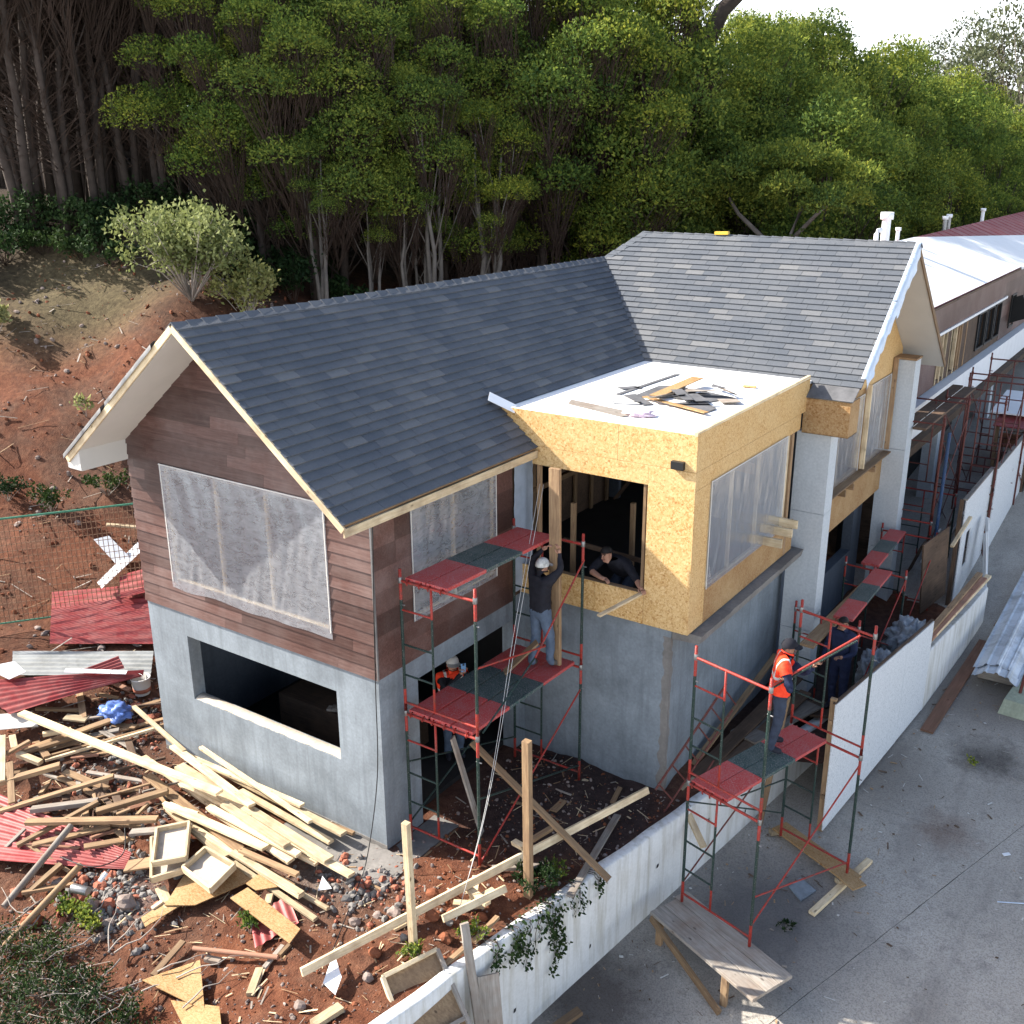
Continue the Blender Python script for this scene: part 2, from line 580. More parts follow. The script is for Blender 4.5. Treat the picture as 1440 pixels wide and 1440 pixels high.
def m_soil():
    m, nt, b = new_mat('red_soil')
    p = wpos(nt)
    n1 = noisen(nt, p, .55, 7, .65, .4)
    n2 = noisen(nt, p, 7, 6, .7)
    n3 = noisen(nt, p, 40, 3, .7)
    col = ramp(nt, n2, [(.25, (.062, .019, .009)), (.5, (.128, .044, .021)), (.75, (.205, .084, .043))])
    col = mixc(nt, ramp(nt, n1, [(.42, 0.0), (.62, .8)]), col, ramp(nt, n2, [(.3, (.06, .032, .022)), (.7, (.15, .085, .055))]))
    col = mixc(nt, .35, col, ramp(nt, n3, [(.3, .2), (.72, .8)]), 'OVERLAY')
    # darker soil and cement dust around the works, leaf litter under the trees
    g = nt.nodes.new('ShaderNodeNewGeometry')
    def blob(c, r0, r1):
        vm = nd(nt, 'ShaderNodeVectorMath', operation='DISTANCE')
        nt.links.new(g.outputs['Position'], vm.inputs[0])
        vm.inputs[1].default_value = c
        ad = nd(nt, 'ShaderNodeMath', operation='MULTIPLY_ADD', n_1=1.6)
        nt.links.new(n1, ad.inputs[0]); nt.links.new(vm.outputs['Value'], ad.inputs[2])
        mr = nd(nt, 'ShaderNodeMapRange')
        mr.inputs[1].default_value = r0; mr.inputs[2].default_value = r1
        mr.inputs[3].default_value = 1.0; mr.inputs[4].default_value = 0.0
        nt.links.new(ad.outputs[0], mr.inputs[0])
        return mr.outputs[0]
    dark = ramp(nt, n2, [(.3, (.026, .017, .015)), (.7, (.075, .048, .042))])
    col = mixc(nt, blob((1.4, 2.4, -.05), 1.9, 3.0), col, dark)
    col = mixc(nt, blob((3.2, 8.5, -.05), 2.6, 5.0), col, dark)
    grey_ = ramp(nt, n3, [(.3, (.10, .095, .09)), (.7, (.26, .25, .24))])
    col = mixc(nt, blob((-2.55, -2.55, -.2), .7, 1.5), col, grey_)
    col = mixc(nt, blob((-5.6, -.2, 0), 1.0, 2.6), col, ramp(nt, n2, [(.3, (.035, .018, .012)), (.7, (.11, .062, .042))]))
    col = mixc(nt, blob((-4.2, -1.5, 0), .8, 2.0), col, ramp(nt, n2, [(.3, (.045, .028, .022)), (.7, (.15, .10, .075))]))
    col = mixc(nt, blob((-.3, -.7, -.05), 1.1, 1.9), col, ramp(nt, n2, [(.3, (.07, .045, .035)), (.7, (.19, .15, .125))]))
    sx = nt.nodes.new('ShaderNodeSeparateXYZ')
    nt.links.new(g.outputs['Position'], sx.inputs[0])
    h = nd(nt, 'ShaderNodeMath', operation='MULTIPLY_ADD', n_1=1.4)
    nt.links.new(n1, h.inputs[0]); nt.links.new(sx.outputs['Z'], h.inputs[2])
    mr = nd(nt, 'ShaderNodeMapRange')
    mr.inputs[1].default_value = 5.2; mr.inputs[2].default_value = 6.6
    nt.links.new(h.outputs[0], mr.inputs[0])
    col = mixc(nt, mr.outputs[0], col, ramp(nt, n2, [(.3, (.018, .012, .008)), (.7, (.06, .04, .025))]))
    # dry grass patch on the upper bank
    col = mixc(nt, blob((-17.3, 8.0, 5.4), 2.0, 4.4), col, ramp(nt, n2, [(.3, (.05, .036, .018)), (.7, (.16, .125, .065))]))
    setc(nt, b, col)
    b.inputs['Roughness'].default_value = .95
    hsum = mixc(nt, .35, n2, n3)
    bump(nt, b, hsum, .9, .06)
    return m
SOIL = m_soil()

def m_road():
    m, nt, b = new_mat('old_concrete_road')
    p = wpos(nt)
    n1 = noisen(nt, p, .35, 6, .6, .3)
    n2 = noisen(nt, p, 3.0, 6, .7)
    n3 = noisen(nt, p, 38, 4, .8)
    vo = nd(nt, 'ShaderNodeTexVoronoi', i_Scale=26.0)
    nt.links.new(p, vo.inputs['Vector'])
    col = ramp(nt, n1, [(.3, (.34, .308, .266)), (.55, (.44, .40, .345)), (.8, (.52, .475, .415))])
    col = mixc(nt, ramp(nt, n3, [(.46, 0.0), (.64, .62)]), col, (.12, .11, .10))
    col = mixc(nt, ramp(nt, vo.outputs['Distance'], [(.0, .6), (.28, 0.0)]), col, (.46, .45, .43))
    col = mixc(nt, ramp(nt, n2, [(.54, 0.0), (.74, .55)]), col, (.15, .138, .128))
    g = nt.nodes.new('ShaderNodeNewGeometry')
    def blob(c, r0, r1, amt, cc):
        nonlocal col
        vm = nd(nt, 'ShaderNodeVectorMath', operation='DISTANCE')
        nt.links.new(g.outputs['Position'], vm.inputs[0])
        vm.inputs[1].default_value = c
        ad = nd(nt, 'ShaderNodeMath', operation='MULTIPLY_ADD', n_1=1.2)
        nt.links.new(n2, ad.inputs[0]); nt.links.new(vm.outputs['Value'], ad.inputs[2])
        mr = nd(nt, 'ShaderNodeMapRange')
        mr.inputs[1].default_value = r0 + .6; mr.inputs[2].default_value = r1 + .6
        mr.inputs[3].default_value = amt; mr.inputs[4].default_value = 0.0
        nt.links.new(ad.outputs[0], mr.inputs[0])
        col = mixc(nt, mr.outputs[0], col, cc)
    n5 = noisen(nt, wpos(nt, (1.6, .35, 1)), 1.0, 5, .6, .5)
    col = mixc(nt, ramp(nt, n5, [(.5, 0.0), (.72, .5)]), col, (.17, .15, .135))
    blob((6.25, 8.15, -.7), .1, .75, .8, (.035, .028, .024))       # oil stain
    blob((6.1, 6.0, -.93), .05, .6, .5, (.11, .05, .03))           # rust
    blob((4.6, 7.0, -.85), .5, 1.5, .6, (.13, .11, .095))        # darker patch by the fence
    blob((5.3, 10.4, -.45), .9, 2.2, .6, (.12, .10, .085))
    blob((2.9, .6, -1.5), .4, 1.4, .8, (.045, .032, .028))
    blob((4.3, 3.0, -1.3), .5, 1.7, .75, (.075, .074, .078))
    setc(nt, b, col)
    b.inputs['Roughness'].default_value = .85
    bump(nt, b, n3, .45, .015)
    return m
ROADM = m_road()

def m_corr(name, c, c2):
    m, nt, b = new_mat(name)
    p = wpos(nt)
    n = noisen(nt, p, 2.2, 6, .7, .4)
    col = mixc(nt, ramp(nt, n, [(.42, 0.0), (.72, .75)]), c, c2)
    setc(nt, b, col)
    b.inputs['Roughness'].default_value = .5
    b.inputs['Metallic'].default_value = .15
    return m
IRON_RED = m_corr('red_roof_sheet', (.27, .045, .045), (.36, .17, .15))
IRON_GREY = m_corr('zinc_sheet', (.36, .37, .36), (.17, .17, .15))
IRON_PALE = m_corr('pale_zinc_sheet', (.62, .66, .70), (.20, .20, .19))
MEMB = m_plain('white_membrane', (.80, .80, .79), .6, .05, 2.5)
WHITE = m_plain('white_board', (.78, .79, .80), .6, .06, 3)
SOFFIT = m_plain('soffit_board', (.56, .54, .50), .75, .05, 2)
FELT = m_plain('felt_scrap', (.12, .12, .125), .8, .35, 5)
WRAP = m_plain('blue_house_wrap', (.36, .42, .50), .5, .14, 5, bumpk=.5)
FOIL = m_plain('pale_foil', (.56, .64, .74), .4, .12, 6)
BLACK = m_plain('black_plastic', (.02, .02, .02), .4, .2)
DARKIN = m_plain('shaded_inside', (.022, .021, .021), .9, .3, 2)  # near-black colour carries the shade of interiors and recesses
STEEL = m_plain('galvanised_steel', (.24, .24, .24), .4, .15, 8, .7)
WIREM = m_plain('wire_grey', (.30, .28, .25), .5, .2, 8, .4)
CABLE = m_plain('pale_cable', (.55, .54, .52), .6, .1)
BAGM = m_plain('clear_bag', (.34, .36, .38), .25, .4, 9, bumpk=.6)
BLUEB = m_plain('blue_bag', (.10, .17, .42), .3, .4, 7)
BRICKM = m_plain('brick_rubble', (.33, .12, .075), .9, .3, 9)
STONE = m_plain('stone', (.24, .19, .165), .9, .45, 7)
GLASSD = m_plain('dark_glass', (.03, .035, .04), .12, .2)
SAND = m_plain('sand', (.46, .40, .33), .9, .2, 14)

def m_leaf(name, stops, trans=.35):
    m, nt, b = new_mat(name)
    out = nt.nodes['Material Output']
    g = nt.nodes.new('ShaderNodeNewGeometry')
    ad = nd(nt, 'ShaderNodeMath', operation='MULTIPLY_ADD', n_1=.35)
    nt.links.new(g.outputs['Random Per Island'], ad.inputs[0])
    n = noisen(nt, wpos(nt), .55, 3)
    mu = nd(nt, 'ShaderNodeMath', operation='MULTIPLY', n_1=.65)
    nt.links.new(n, mu.inputs[0]); nt.links.new(mu.outputs[0], ad.inputs[2])
    col = ramp(nt, ad.outputs[0], stops)
    col = mixc(nt, 1.0, col, ramp(nt, objrand(nt), [(0, (.80, .88, .85)), (.5, (1, 1, 1)), (1, (1.12, 1.05, .82))]), 'MULTIPLY')
    setc(nt, b, col)
    b.inputs['Roughness'].default_value = .7
    b.inputs['Specular IOR Level'].default_value = .12
    tl = nd(nt, 'ShaderNodeBsdfTranslucent')
    nt.links.new(col, tl.inputs[0])
    mx = nd(nt, 'ShaderNodeMixShader')
    mx.inputs[0].default_value = trans
    nt.links.new(b.outputs[0], mx.inputs[1]); nt.links.new(tl.outputs[0], mx.inputs[2])
    nt.links.new(mx.outputs[0], out.inputs[0])
    return m
LEAF = m_leaf('leaf_green', [(.2, (.026, .062, .022)), (.5, (.140, .195, .038)), (.8, (.40, .41, .066))], .42)
LEAF_PALE = m_leaf('leaf_pale', [(.2, (.12, .14, .05)), (.5, (.27, .28, .10)), (.8, (.42, .42, .20))])
LEAF_DARK = m_leaf('leaf_dark', [(.2, (.012, .028, .010)), (.5, (.026, .050, .016)), (.8, (.055, .088, .028))], .25)
LEAF_GREY = m_leaf('leaf_grey', [(.2, (.06, .075, .04)), (.5, (.10, .12, .07)), (.8, (.16, .17, .11))])
BARK = m_plain('bark', (.058, .044, .036), .9, .4, 4, bumpk=.5)
BARK_PALE = m_plain('bark_pale', (.16, .14, .12), .9, .3, 4, bumpk=.4)
TWIG = m_plain('twig', (.060, .040, .030), .9, .3, 4, bumpk=0)
TWIG_PALE = m_plain('dead_twig', (.34, .30, .26), .9, .3, 4, bumpk=0)

# ------------------------------------------------------------------ terrain
def smooth(a, b, x):
    t = min(1, max(0, (x - a) / (b - a)))
    return t * t * (3 - 2 * t)

def wall_x(y):
    if y <= 5: return 2.46 + .195 * y
    if y <= 5.5: return 3.435 + (y - 5) * 1.8
    return 4.335 + .12 * (y - 5.5)

def terr0(x, y):
    dA = max(.55 * (-8.2 - x) + .85 * (y - 2.2), y - 14)
    dB = -4.8 - x
    d = max(0, min(dA, dB))
    z = -.06
    z += .55 * d if d < 12 else 6.6 + min(2.2, .3 * (d - 12)) + .02 * (d - 12)
    z += .1 * max(0, y - 45)
    z += .35 * smooth(-5.5, -8.5, x)
    if y < -1: z -= .17 * (-y - 1) * smooth(1.6, -.6, x)
    z -= .12 * smooth(4.5, 7, y) * smooth(1.5, 2.5, x)
    return z

def terr(x, y):
    z = terr0(x, y)
    house = (-5.0 < x < .3 and -.3 < y < 13)
    k = 0.25 if house else 1.0
    edge = smooth(0, .5, wall_x(y) - x)
    v = Vector((x * .9, y * .9, 1.7))
    z += k * edge * (.10 * noise.noise(v) + .05 * noise.noise(v * 2.7) + .028 * noise.noise(v * 7))
    hill = smooth(.4, 1.6, z)
    z += hill * (.35 * noise.noise(Vector((x * .35, y * .35, 5))) + .16 * noise.noise(Vector((x * 1.3, y * 1.3, 9))))
    # heap of spoil on the bank behind the gable
    d = math.hypot((x + 13.6) / 2.4, (y - 8.0) / 3.0)
    z += 1.0 * smooth(1.0, 0.0, d)
    # heap of red soil in front of the near corner
    d = math.hypot((x - 1.4) / .8, (y + .8) / .8)
    z += .12 * smooth(1.0, 0.0, d)
    return z

def axis_pts(segs):
    out = []
    for a, b, st in segs:
        n = max(1, int(round((b - a) / st)))
        out += [a + (b - a) * i / n for i in range(n)]
    out.append(segs[-1][1])
    return out

ys = axis_pts([(-16, -6, .8), (-6, 4.8, .13), (4.8, 5.6, .1), (5.6, 14, .35), (14, 40, 1.0), (40, 140, 5)])
ss = axis_pts([(-110, -24, 4), (-24, -9, .45), (-9, 0, .13)])
vs, fs = [], []
for y in ys:
    for s in ss:
        x = wall_x(y) + s - .12
        vs.append((x, y, terr(x, y)))
nx = len(ss)
for j in range(len(ys) - 1):
    for i in range(nx - 1):
        a = j * nx + i
        fs.append((a, a + 1, a + nx + 1, a + nx))
me = mk('ground', vs, fs, SOIL, True)
struct(put(bpy.data.objects.new('ground', me)))

# ------------------------------------------------------------------ road of concrete slabs
def road_z(y): return -1.6 + .11 * min(y, 30)
road = bpy.data.objects.new('road', mk('road', [(x, y, road_z(y) - .035) for y in (-16, 30, 140) for x in (-2, 60)], [(0, 1, 3, 2), (2, 3, 5, 4)], ROADM))
struct(put(road))
def road_slab(x0f, x1f, y0, y1):
    nY = max(2, int((y1 - y0) / .25)); nX = 14
    vv, ff = [], []
    for j in range(nY + 1):
        y = y0 + (y1 - y0) * j / nY
        a, b = x0f(y), x1f(y)
        for i in range(nX + 1):
            x = a + (b - a) * i / nX
            zz = road_z(y) + .012 * noise.noise(Vector((x * .8, y * .8, 3)))
            if i in (0, nX):
                x += .012 * noise.noise(Vector((x * 3, y * 5, 1)))
            vv.append((x, y, zz))
    w = nX + 1
    for j in range(nY):
        for i in range(nX):
            a = j * w + i
            ff.append((a, a + 1, a + w + 1, a + w))
    # short skirts so the joints read as gaps
    edge = [j * w for j in range(nY + 1)], [j * w + nX for j in range(nY + 1)]
    for e in edge:
        for j in range(nY):
            k = len(vv)
            for q in (e[j], e[j + 1]):
                vv.append((vv[q][0], vv[q][1], vv[q][2] - .05))
            for q in (e[j], e[j + 1]):
                vv.append(vv[q])
            ff.append((k + 2, k + 3, k + 1, k))
    return part('slab', vv, ff, ROADM, road, True)
J1 = lambda y: 5.21 + .377 * (y - 1.9)
for ya, yb in ((-14, 6.05), (6.054, 12.5)):
    road_slab(lambda y: wall_x(min(y, 5)) - .4, lambda y: max(J1(y), wall_x(min(y, 5)) + 1.0) - .005, ya, yb)
for ya, yb in ((-14, 9.4), (9.404, 16)):
    road_slab(lambda y: max(J1(y), wall_x(min(y, 5)) + 1.0) + .005, lambda y: 30.0, ya, yb)
road_slab(lambda y: 3.6, lambda y: max(J1(12.5), 6), 12.504, 30)

# ------------------------------------------------------------------ retaining wall
rw = thing('retaining_wall', 'whitewashed concrete retaining wall with vines between the red soil and the road', 'retaining wall', (2.6, 1, -1.6))
vv, ff = [], []
Ys = axis_pts([(-8, 8, .2)])
for y in Ys:
    x = 2.46 + .195 * y
    zt = -.01 + .035 * noise.noise(Vector((y * 1.3, 2, 0))) - .10 * smooth(3.6, 4.4, y) - .02 * smooth(-1, -4, y)
    zb = road_z(y) - .3
    for (dx, z) in ((0, zb), (0, zb + .5), (.0, zt - .35), (.0, zt - .02), (-.02, zt), (-.15, zt), (-.17, zt - .02), (-.17, zb)):
        n = .008 * noise.noise(Vector((y * 2, z * 2, dx)))
        vv.append((x + dx + n, y, z))
for j in range(len(Ys) - 1):
    for i in range(7):
        a = j * 8 + i
        ff.append((a, a + 1, a + 9, a + 8))
ff.append(tuple(range(8))); ff.append(tuple(range((len(Ys) - 1) * 8, len(Ys) * 8)))
part('wall', vv, ff, WHITEWALL, rw, True)
for (y, z) in ((-1.2, -.7), (.2, -.55), (1.0, -1.1), (2.4, -.6), (3.6, -.45), (4.6, -.8), (-.4, -1.2)):
    x = 2.46 + .195 * y + .004
    part('drain_hole', [(x, y - .03, z - .02), (x, y + .03, z - .025), (x + .002, y + .035, z + .03), (x, y - .02, z + .035)], [(0, 1, 2, 3)], BLACK, rw)

# ------------------------------------------------------------------ the house
house = thing('house', 'two storey house under construction with grey shingle roof, brown cladding and OSB box bay', 'house', (-2.3, 4, 0))
W, H1 = 4.68, 2.6
XM, HR = -2.34, 7.02
SL = .784
EX, EZ = .30, 4.95            # right eave
OH = .78                       # gable overhang
YV = 9.79
# lower concrete storey
wall_holes('concrete_wall', 'y', 0.0, .22, -W, 0.0, -.12, H1, [(-3.82, -.77, 1.10, 2.16)], CONC, house)
wall_holes('concrete_wall', 'x', 0.0, -.22, .221, 3.4, -.15, H1, [(.78, 3.1, -.2, 2.23)], CONC, house)
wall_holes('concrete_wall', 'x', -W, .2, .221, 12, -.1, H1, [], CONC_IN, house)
wall_holes('side_wall', 'x', -W, .12, .121, 12, H1 + .001, 4.94, [], W_DARK, house)
wall_holes('concrete_wall', 'y', 3.4, .2, -.0, 2.5, -.4, 2.56, [], CONC, house)
wall_holes('concrete_wall', 'x', 2.5, -.2, 3.601, 7.9, -.5, 2.5, [], CONC, house)
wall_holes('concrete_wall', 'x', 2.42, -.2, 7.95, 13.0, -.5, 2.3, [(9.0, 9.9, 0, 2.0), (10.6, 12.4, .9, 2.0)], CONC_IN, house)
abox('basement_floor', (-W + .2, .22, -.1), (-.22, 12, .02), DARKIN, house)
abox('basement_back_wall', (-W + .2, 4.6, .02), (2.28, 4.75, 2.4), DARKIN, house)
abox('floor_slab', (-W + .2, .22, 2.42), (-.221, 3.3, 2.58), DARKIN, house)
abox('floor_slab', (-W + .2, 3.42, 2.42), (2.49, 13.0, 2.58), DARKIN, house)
# rough sandy sill of the basement window
vv, ff = [], []
for i in range(31):
    x = -3.81 + 3.03 * i / 30
    for k, y in enumerate((.012, .07, .14, .21)):
        vv.append((x, y, 1.103 + (.0 if k in (0, 3) else .035) + .02 * noise.noise(Vector((x * 6, y * 20, 0)))))
for i in range(30):
    for k in range(3):
        a = i * 4 + k
        ff.append((a, a + 1, a + 5, a + 4))
part('window_sill', vv, ff, SAND, house, True)
# foundation ledge with its form board by the near corner
led = []
lf = []
nx_, ny_ = 22, 6
for i in range(nx_ + 1):
    for j in range(ny_ + 1):
        x = -1.6 + 2.1 * i / nx_
        y = -.62 + .6 * j / ny_
        led.append((x, y, -.03 + .03 * noise.noise(Vector((x * 9, y * 9, 0)))))
for i in range(nx_):
    for j in range(ny_):
        a = i * (ny_ + 1) + j
        lf.append((a, a + 1, a + ny_ + 2, a + ny_ + 1))
part('foundation_ledge', led, lf, CONC_LEDGE, house, True)
abox('foundation_ledge', (.03, -.62, -.4), (.46, 1.0, -.06), CONC_LEDGE, house)
beam('form_board', (-1.0, -.66, -.16), (.5, -.66, -.16), .035, .24, W_OLD, house)
beam('form_board', (.49, -.66, -.18), (.49, .9, -.18), .03, .22, W_OLD, house)
# plinth band where the render stops
abox('plinth', (-W + .02, -.012, -.12), (0.012, .0, .02), CONC_LEDGE, house)

# concrete slab edge under the box bay
vv, ff = [], []
ysl = axis_pts([(3.42, 7.55, .12)])
for y in ysl:
    for dx, z in ((2.51, 2.44), (2.93, 2.46), (2.96, 2.585), (2.51, 2.60)):
        vv.append((dx + .012 * noise.noise(Vector((y * 4, z * 9, dx))), y, z + .01 * noise.noise(Vector((y * 5, dx, 3)))))
for j in range(len(ysl) - 1):
    for i in range(4):
        a, b = j * 4 + i, j * 4 + (i + 1) % 4
        ff.append((a, b, b + 4, a + 4))
ff += [(0, 1, 2, 3), tuple(range(len(vv) - 4, len(vv)))]
part('slab_edge', vv, ff, CONC_LEDGE, house)
# ragged mortar seam on the corner of the bay wall
for side in (0, 1):
    vv, ff = [], []
    n = 40
    for i in range(n + 1):
        z = -.2 + 2.66 * i / n
        w1 = (.11 if side == 0 else .07) + .07 * noise.noise(Vector((z * 5, 1 + side * 4, 0))) + .03 * noise.noise(Vector((z * 17, 3, 0)))
        vv += [(2.503, 3.3965, z), (2.503 - w1, 3.3965, z)] if side == 0 else [(2.5035, 3.3965, z), (2.5035, 3.40 + w1, z)]
    for i in range(n):
        ff.append((2 * i, 2 * i + 1, 2 * i + 3, 2 * i + 2))
    part('mortar_patch', vv, ff, CONC_LEDGE, house)

# ---- cladding boards (each one a piece)
def clad(wall, P, poly, holes, z0, z1, row, lens, seed, mat=CLAD, tilt=.020):
    rr = random.Random(seed)
    umin = min(p[0] for p in poly); umax = max(p[0] for p in poly)
    k = 0
    z = z0
    while z < z1 - .01:
        zt = min(z + row, z1)
        u = umin - rr.uniform(0, lens)
        while u < umax:
            L = lens * rr.uniform(.75, 1.2)
            rects = [(u, min(u + L, umax + .01), z, zt)]
            for h in holes:
                nr = []
                for (a, b, c, d) in rects:
                    if b <= h[0] or a >= h[1] or d <= h[2] or c >= h[3]:
                        nr.append((a, b, c, d)); continue
                    if a < h[0]: nr.append((a, h[0], c, d))
                    if b > h[1]: nr.append((h[1], b, c, d))
                    a2, b2 = max(a, h[0]), min(b, h[1])
                    if c < h[2]: nr.append((a2, b2, c, h[2]))
                    if d > h[3]: nr.append((a2, b2, h[3], d))
                rects = nr
            for (a, b, c, d) in rects:
                if b - a < .02 or d - c < .015:
                    continue
                pl = clip_poly([(a + .0015, c), (b - .0015, c), (b - .0015, d), (a + .0015, d)], poly)
                if len(pl) < 3 or area2(pl) < .001:
                    continue
                dep = lambda zz: .008 + tilt * (1 - (zz - z) / row)
                n = len(pl)
                vv = [P(q[0], q[1], dep(q[1])) for q in pl] + [P(q[0], q[1], .001) for q in pl]
                ff = [tuple(range(n)), tuple(range(2 * n - 1, n - 1, -1))] + [(i, (i + 1) % n, (i + 1) % n + n, i + n) for i in range(n)]
                part('board', vv, ff, mat, wall)
            u += L
        z = zt
        k += 1
gable_poly = [(-W - .02, H1 - .06), (.018, H1 - .06), (.018, 5.085), (XM, 6.93), (-W - .02, 5.085)]
GW = (-3.91, -.80, 3.06, 4.79)
# sheathing behind the boards, with the window left open
gwall = wall_holes('gable_wall', 'y', .0, .12, -W, 0, H1 + .001, 4.9, [GW], W_DARK, house)
part('gable_sheathing', [(-W, .002, 4.9), (0, .002, 4.9), (XM, .002, 6.90), (-W, .12, 4.9), (0, .12, 4.9), (XM, .12, 6.90)],
     [(0, 1, 2), (3, 5, 4), (0, 3, 4, 1), (1, 4, 5, 2), (2, 5, 3, 0)], W_DARK, house)
clad(gwall, lambda u, z, d: (u, -d, z), gable_poly, [GW], H1 - .05, 6.95, .165, 2.4, 3)
SW = (.76, 2.60, 3.15, 4.70)
swall = wall_holes('side_wall', 'x', .0, -.12, .121, 3.27, H1 + .001, 4.95, [SW], W_DARK, house)
clad(swall, lambda u, z, d: (d, u, z), [(-.0, H1 - .06), (3.06, H1 - .06), (3.06, 4.84), (-.0, 4.84)], [SW], H1 - .05, 4.84, .30, 2.4, 5, tilt=.004)
beam('corner_trim', (.012, -.014, H1 - .05), (.012, -.014, 4.80), .028, .03, STEEL, house)
# blue house wrap by the box bay
vv, ff = [], []
nu, nz = 10, 24
for i in range(nu + 1):
    for j in range(nz + 1):
        u = 3.08 + .50 * i / nu; z = 2.68 + 2.16 * j / nz
        wob = .012 if i in (0, nu) else 0
        vv.append((.03 + .02 * noise.noise(Vector((u * 7, z * 2.2, 0))), u + wob * noise.noise(Vector((z * 9, i, 0))) * 2, z))
for i in range(nu):
    for j in range(nz):
        a = i * (nz + 1) + j
        ff.append((a, a + 1, a + nz + 2, a + nz + 1))
part('house_wrap', vv, ff, WRAP, house, True)

# ---- windows closed with plastic film
def film_window(P, a0, a1, z0, z1, bars, seed, over=.05, depth=.02, nrm=.03, tails=0.0):
    """P(a,z,out) -> world; an opening with timber mullions and a wrinkled film stretched in front"""
    w = bpy.data.objects.new('window', None)
    w.empty_display_size = .1
    put(w, house, Matrix.Translation(P((a0 + a1) / 2, z0, 0)))
    rr = random.Random(seed)
    nu, nz = 90, 44
    vv, ff = [], []
    for i in range(nu + 1):
        for j in range(nz + 1):
            u, t = i / nu, j / nz
            a = a0 - over + (a1 - a0 + 2 * over) * u
            z = z0 - over * 1.2 - tails * (1 - t) ** 6 * (.5 + .5 * noise.noise(Vector((u * 5, seed, 0)))) + (z1 - z0 + 2 * over) * t
            edge = min(u, 1 - u, t, 1 - t)
            k = min(1, edge * 9)
            # folds hanging from the corners and a slack belly
            f1 = noise.noise(Vector((u * 13 + t * 1.5, t * 1.3, seed)))
            f2 = noise.noise(Vector((u * 34 - t * 5, t * 2.0 + u * 2, seed + 3)))
            o = depth + .010 + k * (nrm * .42 * f1 + nrm * .26 * f2 * (1.4 - t))
            vv.append(P(a, z, max(.004 + depth * .6, o)))
    for i in range(nu):
        for j in range(nz):
            q = i * (nz + 1) + j
            ff.append((q, q + 1, q + nz + 2, q + nz + 1))
    part('plastic_film', vv, ff, FILM, w, True)
    for b in bars:
        beam('mullion', P(b, z0, -.035), P(b, z1, -.035), .05, .05, W_NEW, w)
    for z in (z0, z1):
        beam('frame_rail', P(a0, z, -.03), P(a1, z, -.03), .05, .045, W_NEW, w)
    for a in (a0, a1):
        beam('frame_stile', P(a, z0, -.03), P(a, z1, -.03), .05, .045, W_NEW, w)
    for a in (a0 - over * .6, a1 + over * .6):
        beam('batten', P(a, z0 - .03, depth + .012), P(a, z1 + .03, depth + .012), .016, .008, SOFFIT, w)
    beam('batten', P(a0 - over, z1 + over * .6, depth + .012), P(a1 + over, z1 + over * .6, depth + .012), .008, .016, SOFFIT, w)
    return w
film_window(lambda a, z, o: (a, -o, z), -3.91, -.80, 3.06, 4.79, (-2.86, -1.87), 1, .06, .022, .05, .09)
film_window(lambda a, z, o: (o, a, z), .76, 2.60, 3.15, 4.70, (1.68,), 2, .04, .018, .03)
film_window(lambda a, z, o: (2.8 + o, a, z), 3.80, 6.66, 3.18, 4.72, (4.62, 5.64), 3, .03, .012, .02)
film_window(lambda a, z, o: (2.82 + o, a, z), 8.30, 10.72, 3.20, 4.66, (9.5,), 4, .03, .012, .02)
film_window(lambda a, z, o: (2.82 + o, a, z), 10.95, 12.5, 3.20, 4.75, (), 5, .03, .012, .02)

wall_holes('inner_wall', 'y', 2.9, .1, -4.5, -.15, 2.6, 5.1, [(-1.6, -.6, 2.6, 4.6)], CONC, house)
